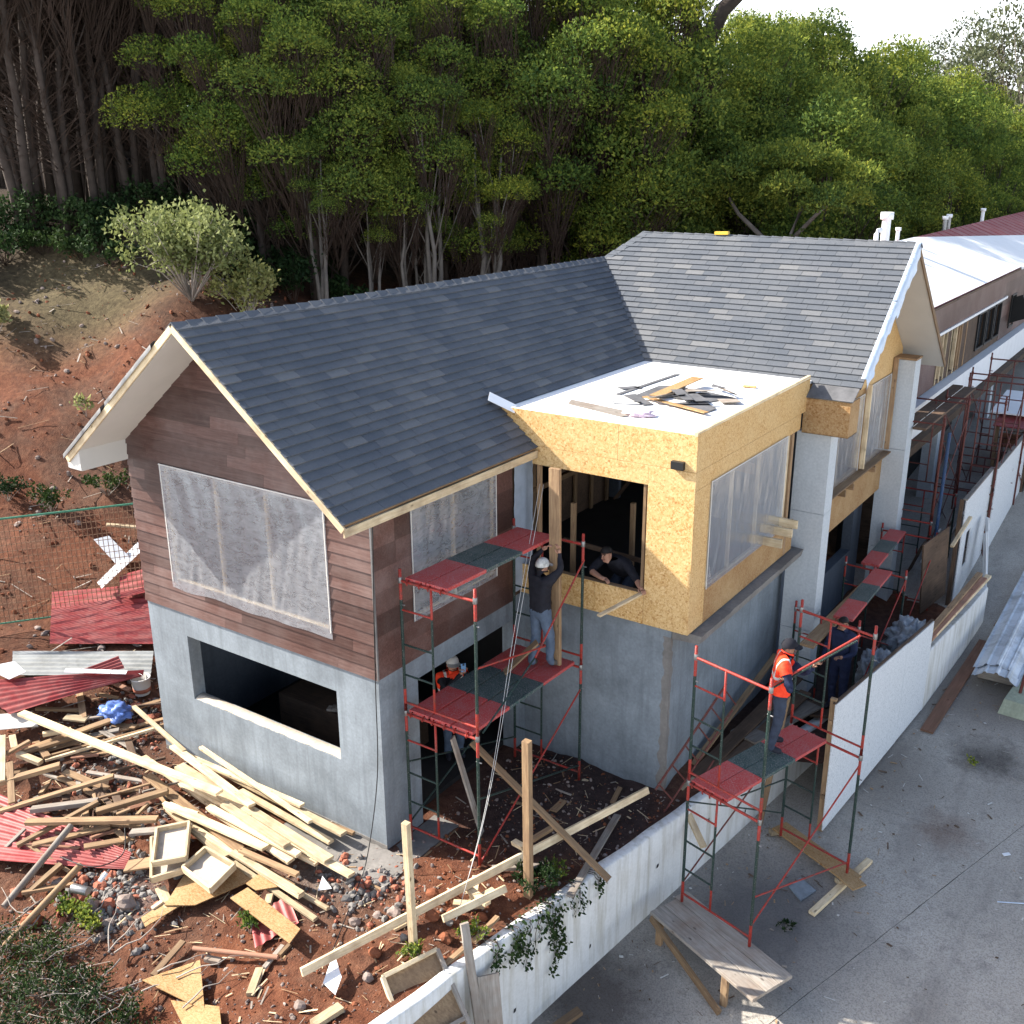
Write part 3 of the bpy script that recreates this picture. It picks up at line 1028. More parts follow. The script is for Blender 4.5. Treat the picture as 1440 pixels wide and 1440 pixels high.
# ---- roofs
COSA = 1 / math.hypot(1, SL)
def shingled(roof, O, U, V, N, polys, rows, urange, seed, e=.135, tw=.36):
    """individual shingle tabs clipped to polys in (u,v); the 300 nearest the gable side become objects"""
    rr = random.Random(seed)
    O, U, V, N = Vector(O), Vector(U), Vector(V), Vector(N)
    th = .009
    MW = Matrix((U, V, N)).transposed().to_4x4()
    full = None
    pcs = []
    k = 0
    for r in range(rows):
        v0 = r * e
        off = (r % 2) * tw * .5 + rr.uniform(-.03, .03) + (r % 3) * .04
        u = urange[0] - tw + off
        while u < urange[1]:
            wd = tw
            rect = [(u + .0025, v0), (u + wd - .0025, v0), (u + wd - .0025, v0 + e + .012), (u + .0025, v0 + e + .012)]
            for pl in polys:
                c = clip_poly(rect, pl)
                if len(c) >= 3 and area2(c) > .0008:
                    pcs.append((c, v0, abs(area2(c) - (wd - .005) * (e + .012)) < 1e-6))
            u += wd
    def zoff(v, v0, top):
        t = (v - v0) / e
        return (.030 - .025 * t) if top else (.004 - .004 * t)
    camp = Vector((8.17, -8.82, 8.91))
    def ctr(c):
        return O + U * (sum(q[0] for q in c) / len(c)) + V * (sum(q[1] for q in c) / len(c))
    pcs.sort(key=lambda q: (ctr(q[0]) - camp).length)
    fv, fff = [], []
    for idx, (c, v0, isfull) in enumerate(pcs):
        n = len(c)
        lift = rr.uniform(0, .004)
        if idx < 300:
            if isfull:
                if full is None:
                    u0 = c[0][0]
                    vs_ = [(q[0] - u0, q[1] - v0, zoff(q[1], v0, True)) for q in c] + [(q[0] - u0, q[1] - v0, zoff(q[1], v0, False)) for q in c]
                    full = mk('shingle', vs_, [tuple(range(n)), tuple(range(2 * n - 1, n - 1, -1))] + [(i, i + n, (i + 1) % n + n, (i + 1) % n) for i in range(n)], SHINGLE)
                    fixn(full)
                u0 = c[0][0]
                M = MW.copy()
                M.translation = O + U * u0 + V * v0 + N * lift
                put(bpy.data.objects.new('shingle', full), roof, M)
            else:
                w_ = [O + U * q[0] + V * q[1] + N * (zoff(q[1], v0, True) + lift) for q in c] + [O + U * q[0] + V * q[1] + N * zoff(q[1], v0, False) for q in c]
                part('shingle', w_, [tuple(range(n)), tuple(range(2 * n - 1, n - 1, -1))] + [(i, i + n, (i + 1) % n + n, (i + 1) % n) for i in range(n)], SHINGLE, roof)
        else:
            b = len(fv)
            fv += [O + U * q[0] + V * q[1] + N * (zoff(q[1], v0, True) + lift) for q in c] + [O + U * q[0] + V * q[1] + N * zoff(q[1], v0, False) for q in c]
            fff += [tuple(range(b, b + n)), tuple(range(b + 2 * n - 1, b + n - 1, -1))] + [(b + i, b + i + n, b + (i + 1) % n + n, b + (i + 1) % n) for i in range(n)]
    if fv:
        o = part('shingle_field', fv, fff, SHINGLE, roof)
        o['kind'] = 'stuff'

def ridge_caps(roof, p0, p1, n, N1, N2, w=.15):
    """folded cap shingles along a ridge"""
    p0, p1 = Vector(p0), Vector(p1)
    d = (p1 - p0) / n
    x = d.normalized()
    N1, N2 = Vector(N1), Vector(N2)
    L = d.length
    s1 = x.cross(N1).normalized(); s2 = x.cross(N2).normalized()
    if s1.z > 0: s1 = -s1
    if s2.z > 0: s2 = -s2
    up = (N1 + N2).normalized()
    a = L + .03
    vv = []
    for t, h in ((0, .030), (a, .014)):
        c = x * t + up * h
        for hh in (0, -.012):
            vv += [c + s1 * w + N1 * hh, c + up * hh, c + s2 * w + N2 * hh]
    ff = [(0, 1, 7, 6), (1, 2, 8, 7), (3, 9, 10, 4), (4, 10, 11, 5), (0, 3, 4, 1), (1, 4, 5, 2), (6, 7, 10, 9), (7, 8, 11, 10), (0, 6, 9, 3), (2, 5, 11, 8)]
    me = mk('ridge_cap', vv, ff, SHINGLE)
    fixn(me)
    for i in range(n):
        put(bpy.data.objects.new('ridge_cap', me), roof, Matrix.Translation(p0 + d * i))

def deck(name, pts, t, mat, parent):
    return slab_from_poly(name, pts, t, mat, parent)

N_R = Vector((SL, 0, 1)).normalized(); N_L = Vector((-SL, 0, 1)).normalized(); N_F = Vector((0, -SL, 1)).normalized(); N_B = Vector((0, SL, 1)).normalized()
V_R = Vector((-1, 0, SL)).normalized(); V_F = Vector((0, 1, SL)).normalized()
zr = lambda x: HR - SL * (x - XM)
# wing roof: right slope deck in two pieces (full length, then above the flat bay roof), left slope
xb = XM + (HR - 5.40) / SL
roof1 = deck('wing_roof', [(EX, -OH, EZ), (EX, 3.26, zr(EX)), (XM, 3.26, HR), (XM, -OH, HR)], .05, W_OLD, house)
deck('roof_deck', [(xb, 3.265, 5.40), (xb, 7.95, 5.40), (XM, YV, HR), (XM, 3.265, HR)], .05, W_OLD, roof1)
deck('roof_deck', [(XM - .004, -OH, HR), (XM - .004, 12.5, HR), (-4.98, 12.5, 4.95), (-4.98, -OH, 4.95)], .05, FELT, roof1)
e1 = (EX - XM) / COSA          # slope length
O1 = Vector((EX, 0, EZ)) + N_R * .004
vb = (EX - xb) / COSA
polyA = [(-OH - .02, -.02), (3.27, -.02), (3.27, e1), (-OH - .02, e1)]
polyB = [(3.27, vb), (7.93, vb), (YV, e1), (3.27, e1)]
shingled(roof1, O1, (0, 1, 0), V_R, N_R, [polyA, polyB], 26, (-OH - .02, YV), 11)
ridge_caps(roof1, (XM, -OH - .02, HR + .01), (XM, YV + .1, HR + .01), 46, N_R, N_L)
# right rake fascia, eave fascia, soffits of the gable overhang
beam('rake_fascia', (EX + .02, -OH - .015, EZ - .045), (XM, -OH - .015, HR - .035), .03, .09, W_NEW, roof1, up=(0, 0, 1))
beam('rake_fascia', (-4.95, -OH - .015, 4.92), (XM, -OH - .015, HR - .04), .03, .09, W_NEW, roof1)
beam('eave_fascia', (EX + .012, -OH, EZ - .085), (EX + .012, 3.26, EZ - .085), .025, .11, W_NEW, roof1)
beam('eave_fascia', (-4.97, -OH, 4.86), (-4.97, 12, 4.86), .025, .12, WHITE, roof1)
sof = lambda x, y: (x, y, HR - SL * abs(x - XM) - .085)
deck('soffit', [sof(XM, -OH + .01), sof(XM, .10), sof(-4.68, .10), sof(-4.68, -OH + .01)], .012, SOFFIT, roof1)
deck('soffit', [sof(XM, -OH + .01), sof(EX - .02, -OH + .01), sof(EX - .02, .10), sof(XM, .10)], .012, SOFFIT, roof1)
deck('soffit', [(-4.97, -OH + .01, 4.80), (-4.97, 3, 4.80), (-4.68, 3, 4.80), (-4.68, -OH + .01, 4.80)], .012, SOFFIT, roof1)
deck('soffit', [(EX - .005, .03, 4.83), (EX - .005, 3.2, 4.83), (.03, 3.2, 4.83), (.03, .03, 4.83)], .010, SOFFIT, roof1)
part('eave_return', [(-4.98, -OH, 4.80), (-4.68, -OH, 4.80), (-4.68, -OH, 5.10), (-4.98, -OH, 4.86), (-4.98, .0, 4.80), (-4.68, 0, 4.80), (-4.68, 0, 5.10), (-4.98, 0, 4.86)],
     [(0, 1, 2, 3), (4, 7, 6, 5), (0, 3, 7, 4), (1, 5, 6, 2), (0, 4, 5, 1), (3, 2, 6, 7)], SOFFIT, roof1)
# crumpled flashing along the left rake
for (t0, t1, s) in ((.02, .40, 1), (.44, .86, 2)):
    vv, ff = [], []
    n = 30
    for i in range(n + 1):
        t = t0 + (t1 - t0) * i / n
        x = -5.02 + (XM + 5.02) * t
        z = 4.93 + (HR - 4.93) * t
        for k, (dy, dz) in enumerate(((-.06, -.02), (-.065, .04), (-.01, .075), (.12, .06), (.14, .03))):
            w = .03 * noise.noise(Vector((t * 25, k * 2.1, s)))
            vv.append((x + w, -OH + dy + w * .5, z + dz + w))
    for i in range(n):
        for k in range(4):
            a = i * 5 + k
            ff.append((a, a + 1, a + 6, a + 5))
    part('flashing', vv, ff, STEEL, roof1, True)

# main roof behind
YR2, HR2 = 10.39, 7.49
zf = lambda y: HR + SL * (y - YV)
roof2 = deck('main_roof', [(-.45, 7.74, zf(7.74)), (3.58, 7.74, zf(7.74)), (3.58, YR2, zf(YR2)), (-1.78, YR2, zf(YR2)), (-2.32, YV, HR)], .05, W_OLD, house)
deck('roof_deck', [(-1.78, YR2 + .004, HR2), (3.58, YR2 + .004, HR2), (3.58, 13.74, 4.87), (-1.9, 13.74, 4.87)], .04, FELT, roof2)
deck('roof_deck', [(-1.784, YR2, HR2), (-1.9, 13.7, 4.87), (-4.6, 12.6, 5.2), (-2.33, YV, HR)], .04, FELT, roof2)
O2 = Vector((0, 7.72, zf(7.72))) + N_F * .004
v2 = lambda y: (y - 7.72) / COSA
poly2 = [(-.42, v2(7.76)), (3.60, v2(7.70)), (3.60, v2(YR2)), (-1.78, v2(YR2)), (-2.32, v2(YV))]
shingled(roof2, O2, (1, 0, 0), V_F, N_F, [poly2], 28, (-2.5, 3.6), 12)
ridge_caps(roof2, (-1.78, YR2, HR2 + .01), (3.60, YR2, HR2 + .01), 24, N_F, N_B)
ridge_caps(roof2, (-1.78, YR2, HR2 + .01), (-2.33, YV, HR + .01), 4, N_F, Vector((-1, .1, 1)).normalized())
beam('valley_flashing', (-.50, 7.90, zf(7.90) + .016), (XM, YV, HR + .016), .035, .006, FELT, roof2)
# gable end on the right: soffit under the far slope, OSB gable wall, torn foil strip
sb = lambda y: (HR2 - SL * (y - YR2) - .06)
deck('soffit', [(2.75, YR2, sb(YR2)), (3.57, YR2, sb(YR2)), (3.57, 13.74, sb(13.74)), (2.75, 13.74, sb(13.74))], .014, SOFFIT, roof2)
beam('rake_fascia', (3.59, YR2 + .02, HR2 - .06), (3.59, 13.74, 4.83), .02, .10, W_OLD, roof2)
deck('soffit', [(2.75, YR2, sb(YR2)), (3.56, YR2, sb(YR2)), (3.56, 7.76, zf(7.76) - .06), (2.75, 7.76, zf(7.76) - .06)], .014, OSB, roof2)
part('gable_board', [(2.84, 7.8, 4.8), (2.84, 13.2, 4.8), (2.84, 13.2, 5.2), (2.84, YR2, 7.38), (2.84, 7.8, 5.35), (2.72, 7.8, 4.8), (2.72, 13.2, 4.8), (2.72, 13.2, 5.2), (2.72, YR2, 7.38), (2.72, 7.8, 5.35)],
     [(0, 1, 2, 3, 4), (9, 8, 7, 6, 5), (0, 5, 6, 1), (1, 6, 7, 2), (2, 7, 8, 3), (3, 8, 9, 4), (4, 9, 5, 0)], OSB, house)
for (ya, yb, wmax, s) in ((7.85, 9.25, .26, 1), (9.22, YR2 - .02, .42, 2)):
    vv, ff = [], []
    n = 24
    for i in range(n + 1):
        y = ya + (yb - ya) * i / n
        z = zf(y) + .02
        wv = wmax * (.65 + .5 * noise.noise(Vector((y * 6, s, 0)))) * (1 - .35 * abs(i / n - .5))
        vv += [(3.54, y, z + .028), (3.625, y, z + .022), (3.64 + .03 * noise.noise(Vector((y * 5, 7, s))), y - wv * .10, z - wv * .6), (3.65 + .05 * noise.noise(Vector((y * 5, 2, s))), y - wv * .15, z - wv)]
    for i in range(n):
        for k in range(3):
            a = i * 4 + k
            ff.append((a, a + 1, a + 5, a + 4))
    part('torn_foil', vv, ff, FOIL, roof2, True)

# ---- box bay in OSB
bay = bpy.data.objects.new('box_bay', None)
put(bay, house, Matrix.Translation((1.4, 3.3, 2.6)))
def panel(lo, hi, mat=OSB):
    return abox('osb_panel', lo, hi, mat, bay, .003)
YB, BX = 3.28, 2.80
t = .016
# front face panels
panel((-.46, YB, 4.98), (1.62, YB + t, 5.49))
panel((1.625, YB, 4.98), (BX - t, YB + t, 5.49))
panel((.22, YB, 4.70), (2.10, YB + t, 4.976))
panel((2.104, YB, 2.62), (BX - t, YB + t, 4.976))
panel((.0, YB, 2.62), (1.30, YB + t, 3.09))
panel((1.304, YB, 2.62), (2.10, YB + t, 3.09))
# right face panels
X0, X1 = BX - t, BX
panel((X0, YB, 4.98), (X1, 5.0, 5.50))
panel((X0, 5.004, 4.98), (X1, 7.60, 5.50))
panel((X0, YB, 4.72), (X1, 6.0, 4.976))
panel((X0, 6.004, 4.72), (X1, 7.30, 4.976))
panel((X0, YB, 2.62), (X1, 3.78, 4.716))
panel((X0, 3.784, 2.62), (X1, 5.1, 3.16), OSB_OLD)
panel((X0, 5.104, 2.62), (X1, 7.35, 3.16), OSB_OLD)
beam('corner_post', (2.76, 7.0, 2.62), (2.76, 7.0, 4.72), .09, .09, W_OLD, bay)
beam('corner_post', (2.76, 6.85, 2.62), (2.76, 6.85, 4.72), .05, .09, W_NEW, bay)
# framing inside
for x in (.30, 1.2, 2.05, 2.70):
    beam('stud', (x, YB + .07, 2.6 if x in (.30, 2.05, 2.70) else 4.74), (x, YB + .07, 5.38), .045, .09, W_OLD, bay)
beam('sill_plate', (.1, YB + .07, 3.065), (2.1, YB + .07, 3.065), .09, .045, W_OLD, bay)
for y in (3.5, 4.1, 4.7, 5.3, 5.9, 6.5, 7.1, 7.6):
    beam('joist', (-.3, y, 5.28), (2.76, y, 5.28), .045, .16, W_OLD, bay)
for y in (3.75, 7.05):
    beam('stud', (2.73, y, 2.6), (2.73, y, 5.2), .045, .09, W_OLD, bay)
# window ledge timbers poking out of the bay window
for (y, z) in ((5.95, 3.21), (6.40, 3.25), (6.62, 3.33)):
    beam('joist_end', (2.6, y, z), (3.12, y, z), .05, .14, W_NEW, bay)
# flat roof with white membrane and raised edges
deck('flat_roof', [(xb - .05, YB + .02, 5.455), (BX - .02, YB + .02, 5.455), (BX - .02, 7.72, 5.455), (-.40, 7.86, 5.455)], .05, MEMB, bay)
beam('roof_kerb', (BX - .03, YB - .004, 5.50), (BX - .03, 7.62, 5.53), .055, .05, W_NEW, bay)
beam('roof_kerb', (-.48, YB + .03, 5.475), (BX - .06, YB + .03, 5.475), .05, .035, MEMB, bay)
# junction box on the corner of the bay
jb = abox('junction_box', (2.46, YB - .07, 5.00), (2.64, YB, 5.11), BLACK, bay)
# eave return beside the bay
abox('osb_panel', (2.76, 7.50, 4.62), (3.50, 7.52, 5.20), OSB_OLD, bay, .003)
abox('osb_panel', (3.50, 7.50, 4.62), (3.52, 8.0, 5.20), OSB_OLD, bay, .003)
deck('felt_flap', [(2.80, 7.46, 5.23), (3.56, 7.46, 5.23), (3.58, 7.76, zf(7.76) + .02), (2.82, 7.76, zf(7.76) + .02)], .02, FELT, bay)
deck('soffit', [(2.76, 7.5, 4.63), (3.52, 7.5, 4.63), (3.52, 8.0, 4.63), (2.76, 8.0, 4.63)], .01, OSB_OLD, bay)

# ---- pillars and wing 2 side wall
for (x0, x1, y0, y1, zt) in ((2.62, 3.20, 7.70, 8.08, 4.60), (2.74, 3.26, 12.62, 13.05, 5.06)):
    pil = bpy.data.objects.new('pillar', None)
    put(pil, house, Matrix.Translation(((x0 + x1) / 2, (y0 + y1) / 2, -.4)))
    zc = -.4
    for zn in (1.02, 3.2, zt):
        if zn - zc > .2:
            abox('pillar_panel', (x0, y0, zc), (x1, y1, zn - .006), PILLAR, pil)
        zc = zn
abox('timber_cap', (2.70, 12.60, 5.06), (3.28, 13.07, 5.10), W_OLD, house)
wall_holes('side_band', 'x', 2.82, -.1, 8.08, 12.62, 2.3, 4.80, [(8.30, 10.72, 3.20, 4.66), (10.95, 12.5, 3.20, 4.75)], OSB_OLD, house)
beam('sill_plank', (2.93, 8.6, 3.16), (2.93, 12.5, 3.16), .16, .03, W_OLD, house)
for y in (9.5, 10.0, 11.4):
    beam('joist_end', (2.7, y, 3.06), (3.02, y, 3.06), .05, .12, W_OLD, house)
beam('stud', (2.90, 10.82, 3.2), (2.90, 10.82, 4.85), .09, .06, W_NEW, house)
beam('stud', (2.90, 12.55, 3.2), (2.90, 12.55, 5.1), .09, .06, W_OLD, house)
# inner rooms seen through the openings
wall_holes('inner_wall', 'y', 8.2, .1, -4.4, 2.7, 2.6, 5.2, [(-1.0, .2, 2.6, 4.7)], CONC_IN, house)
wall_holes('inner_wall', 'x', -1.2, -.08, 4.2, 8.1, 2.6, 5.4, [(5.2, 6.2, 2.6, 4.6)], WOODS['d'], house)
for y in (4.2, 4.8, 5.4, 6.2, 6.8, 7.4, 8.0):
    beam('stud', (-1.15, y, 2.6), (-1.15, y, 5.1), .045, .09, W_OLD, house)
for z in (3.5, 4.3, 5.1):
    beam('rail', (-1.12, 4.2, z), (-1.12, 8.1, z), .05, .09, W_OLD, house)
for (a, b) in (((-.9, 7.9, 2.7), (.7, 7.6, 4.8)), ((.2, 7.9, 2.7), (1.2, 7.4, 4.8)), ((.9, 8.0, 2.7), (1.9, 7.5, 4.7)), ((1.7, 8.0, 2.7), (2.2, 7.5, 4.8))):
    beam('leaning_plank', a, b, .14, .03, W_DARK, house)
beam('trestle_beam', (-1.0, 6.3, 4.55), (2.7, 5.6, 4.45), .07, .16, W_OLD, house)
beam('trestle_beam', (-1.0, 5.0, 4.9), (2.7, 4.6, 4.9), .06, .14, W_DARK, house)
for (x, y, h) in ((.5, 4.0, 1.35), (1.05, 4.9, 1.2), (1.75, 4.6, .9)):
    beam('prop', (x, y, 2.6), (x, y, 2.6 + h), .07, .07, W_OLD, house)
beam('prop_rail', (.3, 4.05, 3.3), (2.3, 4.5, 3.0), .05, .07, W_DARK, house)

# ------------------------------------------------------------------ long building behind
lb = thing('long_building', 'long low building with white covered red metal roof and dark brown upper wall', 'building', (0, 26, 0))
LX = 2.5
lw = wall_holes('upper_wall', 'x', LX, -.15, 14.2, 52, 3.5, 5.62, [(18.1, 18.9, 3.6, 4.7), (19.4, 20.6, 3.6, 4.7), (22.6, 23.6, 3.7, 4.75), (23.8, 24.8, 3.7, 4.75), (25.0, 25.9, 3.7, 4.75), (27.6, 28.3, 3.9, 4.7), (30, 31, 3.8, 4.7), (33, 34, 3.8, 4.7)], W_DARK, lb)
clad(lw, lambda u, z, d: (LX + d, u, z), [(14.2, 3.5), (46, 3.5), (46, 5.62), (14.2, 5.62)], [(17.9, 26.1, 3.45, 4.75), (27.4, 28.5, 3.8, 4.75), (29.8, 31.2, 3.7, 4.75), (32.8, 34.2, 3.7, 4.75)], 3.5, 5.6, .35, 4.2, 21, tilt=.006)
beam('window_head_trim', (LX + .03, 17.4, 4.80), (LX + .03, 26.6, 4.80), .05, .07, WHITE, lb)
for (y0, y1) in ((22.6, 23.6), (23.8, 24.8), (25.0, 25.9), (27.6, 28.3), (30, 31), (33, 34)):
    win = abox('window', (LX - .09, y0 + .05, 3.75), (LX - .06, y1 - .05, 4.70), GLASSD, lb)
    for y in (y0, y1):
        beam('window_frame', (LX + .01, y, 3.7), (LX + .01, y, 4.75), .07, .07, BLACK, win)
    for z in (3.72, 4.73):
        beam('window_frame', (LX + .01, y0, z), (LX + .01, y1, z), .07, .05, BLACK, win)
for y in (18.1, 18.5, 18.9, 19.4, 20.0, 20.3, 20.6, 21.2):
    beam('stud', (LX - .03, y, 3.5), (LX - .03, y, 4.78), .09, .07, W_NEW if y < 20.1 else W_OLD, lb)
# open sash tilted out of the far window
beam('sash', (LX + .02, 27.8, 4.65), (LX + .30, 27.8, 3.95), .04, .6, BLACK, lb)
# pale slab band, dark ground floor
abox('slab_band', (LX - .3, 14.2, 2.72), (LX + .22, 52, 3.46), WHITE, lb)
abox('slab_shadow_board', (LX - .3, 14.2, 2.50), (LX + .40, 52, 2.70), W_DARK, lb)  # dark strip stands in for the shade below the slab band
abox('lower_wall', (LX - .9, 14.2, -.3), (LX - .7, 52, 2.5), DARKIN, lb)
for y in (15.2, 18.6, 22.0, 25.4):
    abox('lower_column', (LX - .2, y, -.3), (LX + .15, y + .35, 2.49), PILLAR, lb)
wall_holes('end_wall', 'y', 14.2, .15, -1.6, LX - .16, -.3, 5.6, [], W_DARK, lb)
RS = .4
lroof = deck('metal_roof', [(3.1, 13.9, 5.90), (3.1, 60, 5.90), (.78, 60, 6.83), (.78, 13.9, 6.83)], .04, IRON_RED, lb)
deck('far_slope', [(.776, 13.9, 6.83), (.776, 60, 6.83), (-2.0, 60, 5.7), (-2.0, 13.9, 5.7)], .04, IRON_RED, lroof)
rz = lambda x: 5.90 + RS * (3.1 - x) + .03
deck('white_cover', [(3.12, 13.88, rz(3.12)), (3.12, 44, rz(3.12)), (2.02, 31.4, rz(2.02)), (.81, 21.4, rz(.81)), (.78, 13.88, rz(.78))], .004, MEMB, lroof)
for i in range(60):
    y = 14.2 + i * .75
    if y < 59:
        beam('roof_rib', (3.08, y, rz(3.08) - .026), (.80, y, rz(.80) - .026), .03, .016, IRON_RED, lroof)
beam('gutter_trim', (3.13, 24.5, 5.88), (3.13, 44, 5.88), .05, .08, WHITE, lroof)
beam('gutter_trim', (3.13, 13.9, 5.86), (3.13, 24.4, 5.86), .03, .05, W_DARK, lroof)
def vent(x, y, z0, h, r, mat, cap=True):
    v = tube('vent_pipe', (x, y, z0 - .3), (x, y, z0 + h), r, mat, lroof, 12)
    if cap:
        tube('vent_cap', (x, y, z0 + h), (x, y, z0 + h + r * 1.6), r * 1.5, WHITE, v, 12)
vent(.72, 18.8, 6.85, .58, .11, WHITE); vent(.72, 20.0, 6.87, .22, .05, WHITE); vent(.72, 25.2, 6.85, .28, .06, STEEL); vent(.72, 25.7, 6.85, .32, .06, STEEL); vent(.72, 30.7, 6.85, .30, .06, WHITE)
v_, f_ = polytube([(.75, 17.9, 6.6), (.75, 17.9, 7.12), (.77, 17.95, 7.20), (.84, 18.02, 7.22)], .06, 10)
part('bent_vent_pipe', v_, f_, WHITE, lroof, True)

# ------------------------------------------------------------------ scaffolds
LEGM = {}
def leg_mesh(L, r, scheme):
    key = (round(L, 2), r, scheme)
    if key in LEGM: return LEGM[key]
    mats = {'rg': [SC_RED, SC_GREEN], 'rb': [SC_RED, SC_BLUE], 'rr': [SC_RUST, SC_RUST]}[scheme]
    zs = [0, .34, .342, L - .42, L - .418, L]
    n = 10
    vs, f, mi = [], [], []
    for z in zs:
        for i in range(n):
            a = 2 * math.pi * i / n
            vs.append((z - L / 2, r * math.cos(a), r * math.sin(a)))
    for k in range(len(zs) - 1):
        for i in range(n):
            j = (i + 1) % n
            f.append((k * n + i, k * n + j, (k + 1) * n + j, (k + 1) * n + i))
            mi.append(1 if k == 2 else 0)
    f.append(tuple(range(n))[::-1]); mi.append(0)
    f.append(tuple(range((len(zs) - 1) * n, len(zs) * n))); mi.append(0)
    me = mk('leg', vs, f, mats, True, mi)
    fixn(me)
    LEGM[key] = me
    return me

FH = 1.93
def frame(sc, a, b, z, scheme='rg', h=FH, ladder=.42, pin=.14, flip=False):
    """walk-through frame from a to b (2D), ladder post at the given fraction"""
    fr = bpy.data.objects.new('frame', None)
    fr.empty_display_size = .1
    a, b = Vector(a), Vector(b)
    put(fr, sc, Matrix.Translation(((a.x + b.x) / 2, (a.y + b.y) / 2, z)))
    red = SC_RED if scheme != 'rr' else SC_RUST
    grn = SC_GREEN if scheme != 'rr' else SC_RUST
    P = lambda t, zz: (a.x + (b.x - a.x) * t, a.y + (b.y - a.y) * t, z + zz)
    def leg(t, z0, z1, sch=scheme, r=.021):
        put(bpy.data.objects.new('leg', leg_mesh(z1 - z0, r, sch)), fr, frame_m(P(t, z0), P(t, z1)))
    if flip: ladder = 1 - ladder
    t0, t1 = 0.0, 1.0
    leg(0, 0, h + pin); leg(1, 0, h + pin)
    leg(ladder, .14, h - .02, scheme, .016)
    tube('top_bar', P(0, h - .02), P(1, h - .02), .019, red, fr)
    tube('bottom_bar', P(0, .14), P(1, .14), .016, red, fr)
    e = 0.0 if not flip else 1.0
    for t_ in (0, 1):
        tube('coupler', P(t_, h - .05), P(t_, h + .03), .030, STEEL if scheme != 'rr' else SC_RUST, fr)
        tube('brace_pin', P(t_ - .02, h - .35), P(t_ + .05, h - .35), .010, STEEL if scheme != 'rr' else SC_RUST, fr)
    for zz, mt in ((h - .42, red), (h * .52, grn), (.55, grn)):
        tube('rung', P(e, zz), P(ladder, zz), .014, mt, fr)
    return fr

def plank(A, B, w, label, group, scheme='rgr', th=.05):
    """steel scaffold board red-green-red from A to B (points on its centre line, top surface)"""
    A, B = Vector(A), Vector(B)
    pk = thing('scaffold_plank', label, 'scaffold plank', (A + B) / 2, group)
    d = (B - A)
    cuts = (0, .333, .667, 1)
    for i, mt in enumerate((DECK_RED, DECK_GREEN, DECK_RED)):
        p, q = A + d * (cuts[i] + .0006), A + d * (cuts[i + 1] - .0006)
        off = Vector((0, 0, -th / 2))
        beam('deck_panel', p + off, q + off, w - .008, th, mt, pk)
    x = d.normalized(); s = Vector((-x.y, x.x, 0)).normalized()
    for e, sg in ((A, -1), (B, 1)):
        for k in (-.3, .3):
            c = e + s * (w * k) + Vector((0, 0, -th * .5))
            v_, f_ = polytube([c, c + x * (sg * .045), c + x * (sg * .06) - Vector((0, 0, .03)), c + x * (sg * .045) - Vector((0, 0, .055))], .011, 6)
            part('hook', v_, f_, SC_RED, pk, True)
    return pk

# scaffold A beside the wing
scA = thing('scaffold', 'red and green tubular scaffold tower on red soil beside the brown side wall', 'scaffold', (.7, 1.6, 0))
YA0, YA1, XA0, XA1 = .36, 2.92, .13, 1.31
for y in (YA0, YA1):
    frame(scA, (XA0, y), (XA1, y), .03 if y == YA0 else -.06)
    frame(scA, (XA0, y), (XA1, y), 1.97 if y == YA0 else 1.90, 'rg', 1.90)
for (p, q, m) in (((XA1, YA0, .05), (XA1, YA1, 1.50), SC_RED), ((XA1, YA1, .20), (XA1, YA0, 1.05), SC_GREEN), ((XA1 + .02, YA0, 2.95), (XA1 + .02, YA0 + 1.55, 2.62), SC_RED), ((XA1 + .02, YA1, 3.55), (XA1 + .02, YA0 + 1.3, 2.55), SC_RED),
                  ((XA0, YA0, 1.2), (XA0, YA1, .3), SC_GREEN), ((XA0, YA0, .25), (XA0, YA1, 1.2), SC_GREEN), ((XA1 + .01, YA0 + 1.35, 2.56), (XA1 + .01, YA0 + .1, 1.99), SC_GREEN)):
    tube('brace', p, q, .013, m, scA)
for (x, y) in ((XA0, YA0), (XA1, YA0), (XA1, YA1), (XA0, YA1)):
    tube('base_jack', (x, y, -.12), (x, y, .06), .016, SC_RED, scA)
blk = tag(abox('timber_block', (XA1 - .14, YA1 - .10, -.16), (XA1 + .12, YA1 + .10, -.07), W_NEW), 'pale timber block under a scaffold leg by the grey bay wall', 'timber block')
zl, zu = 2.00, 3.90
for i, x in enumerate((.33, .69, 1.05)):
    plank((x, YA0 + .02, zl), (x, YA1 - .02, zl - .07), .33, ['red and green scaffold plank on the lower deck, against the house wall', 'middle red and green scaffold plank on the lower deck by the brown wall', 'outer red and green scaffold plank on the lower deck, under the cap man'][i], 'planks on the scaffold beside the wing')
for i, x in enumerate((.36, .70)):
    plank((x, YA0 + .02, zu), (x, YA1 - .02, zu - .07), .33, ['red and green scaffold plank of the top deck, on the wall side', 'dusty red and green scaffold plank of the top deck, on the outer side'][i], 'planks on the scaffold beside the wing')

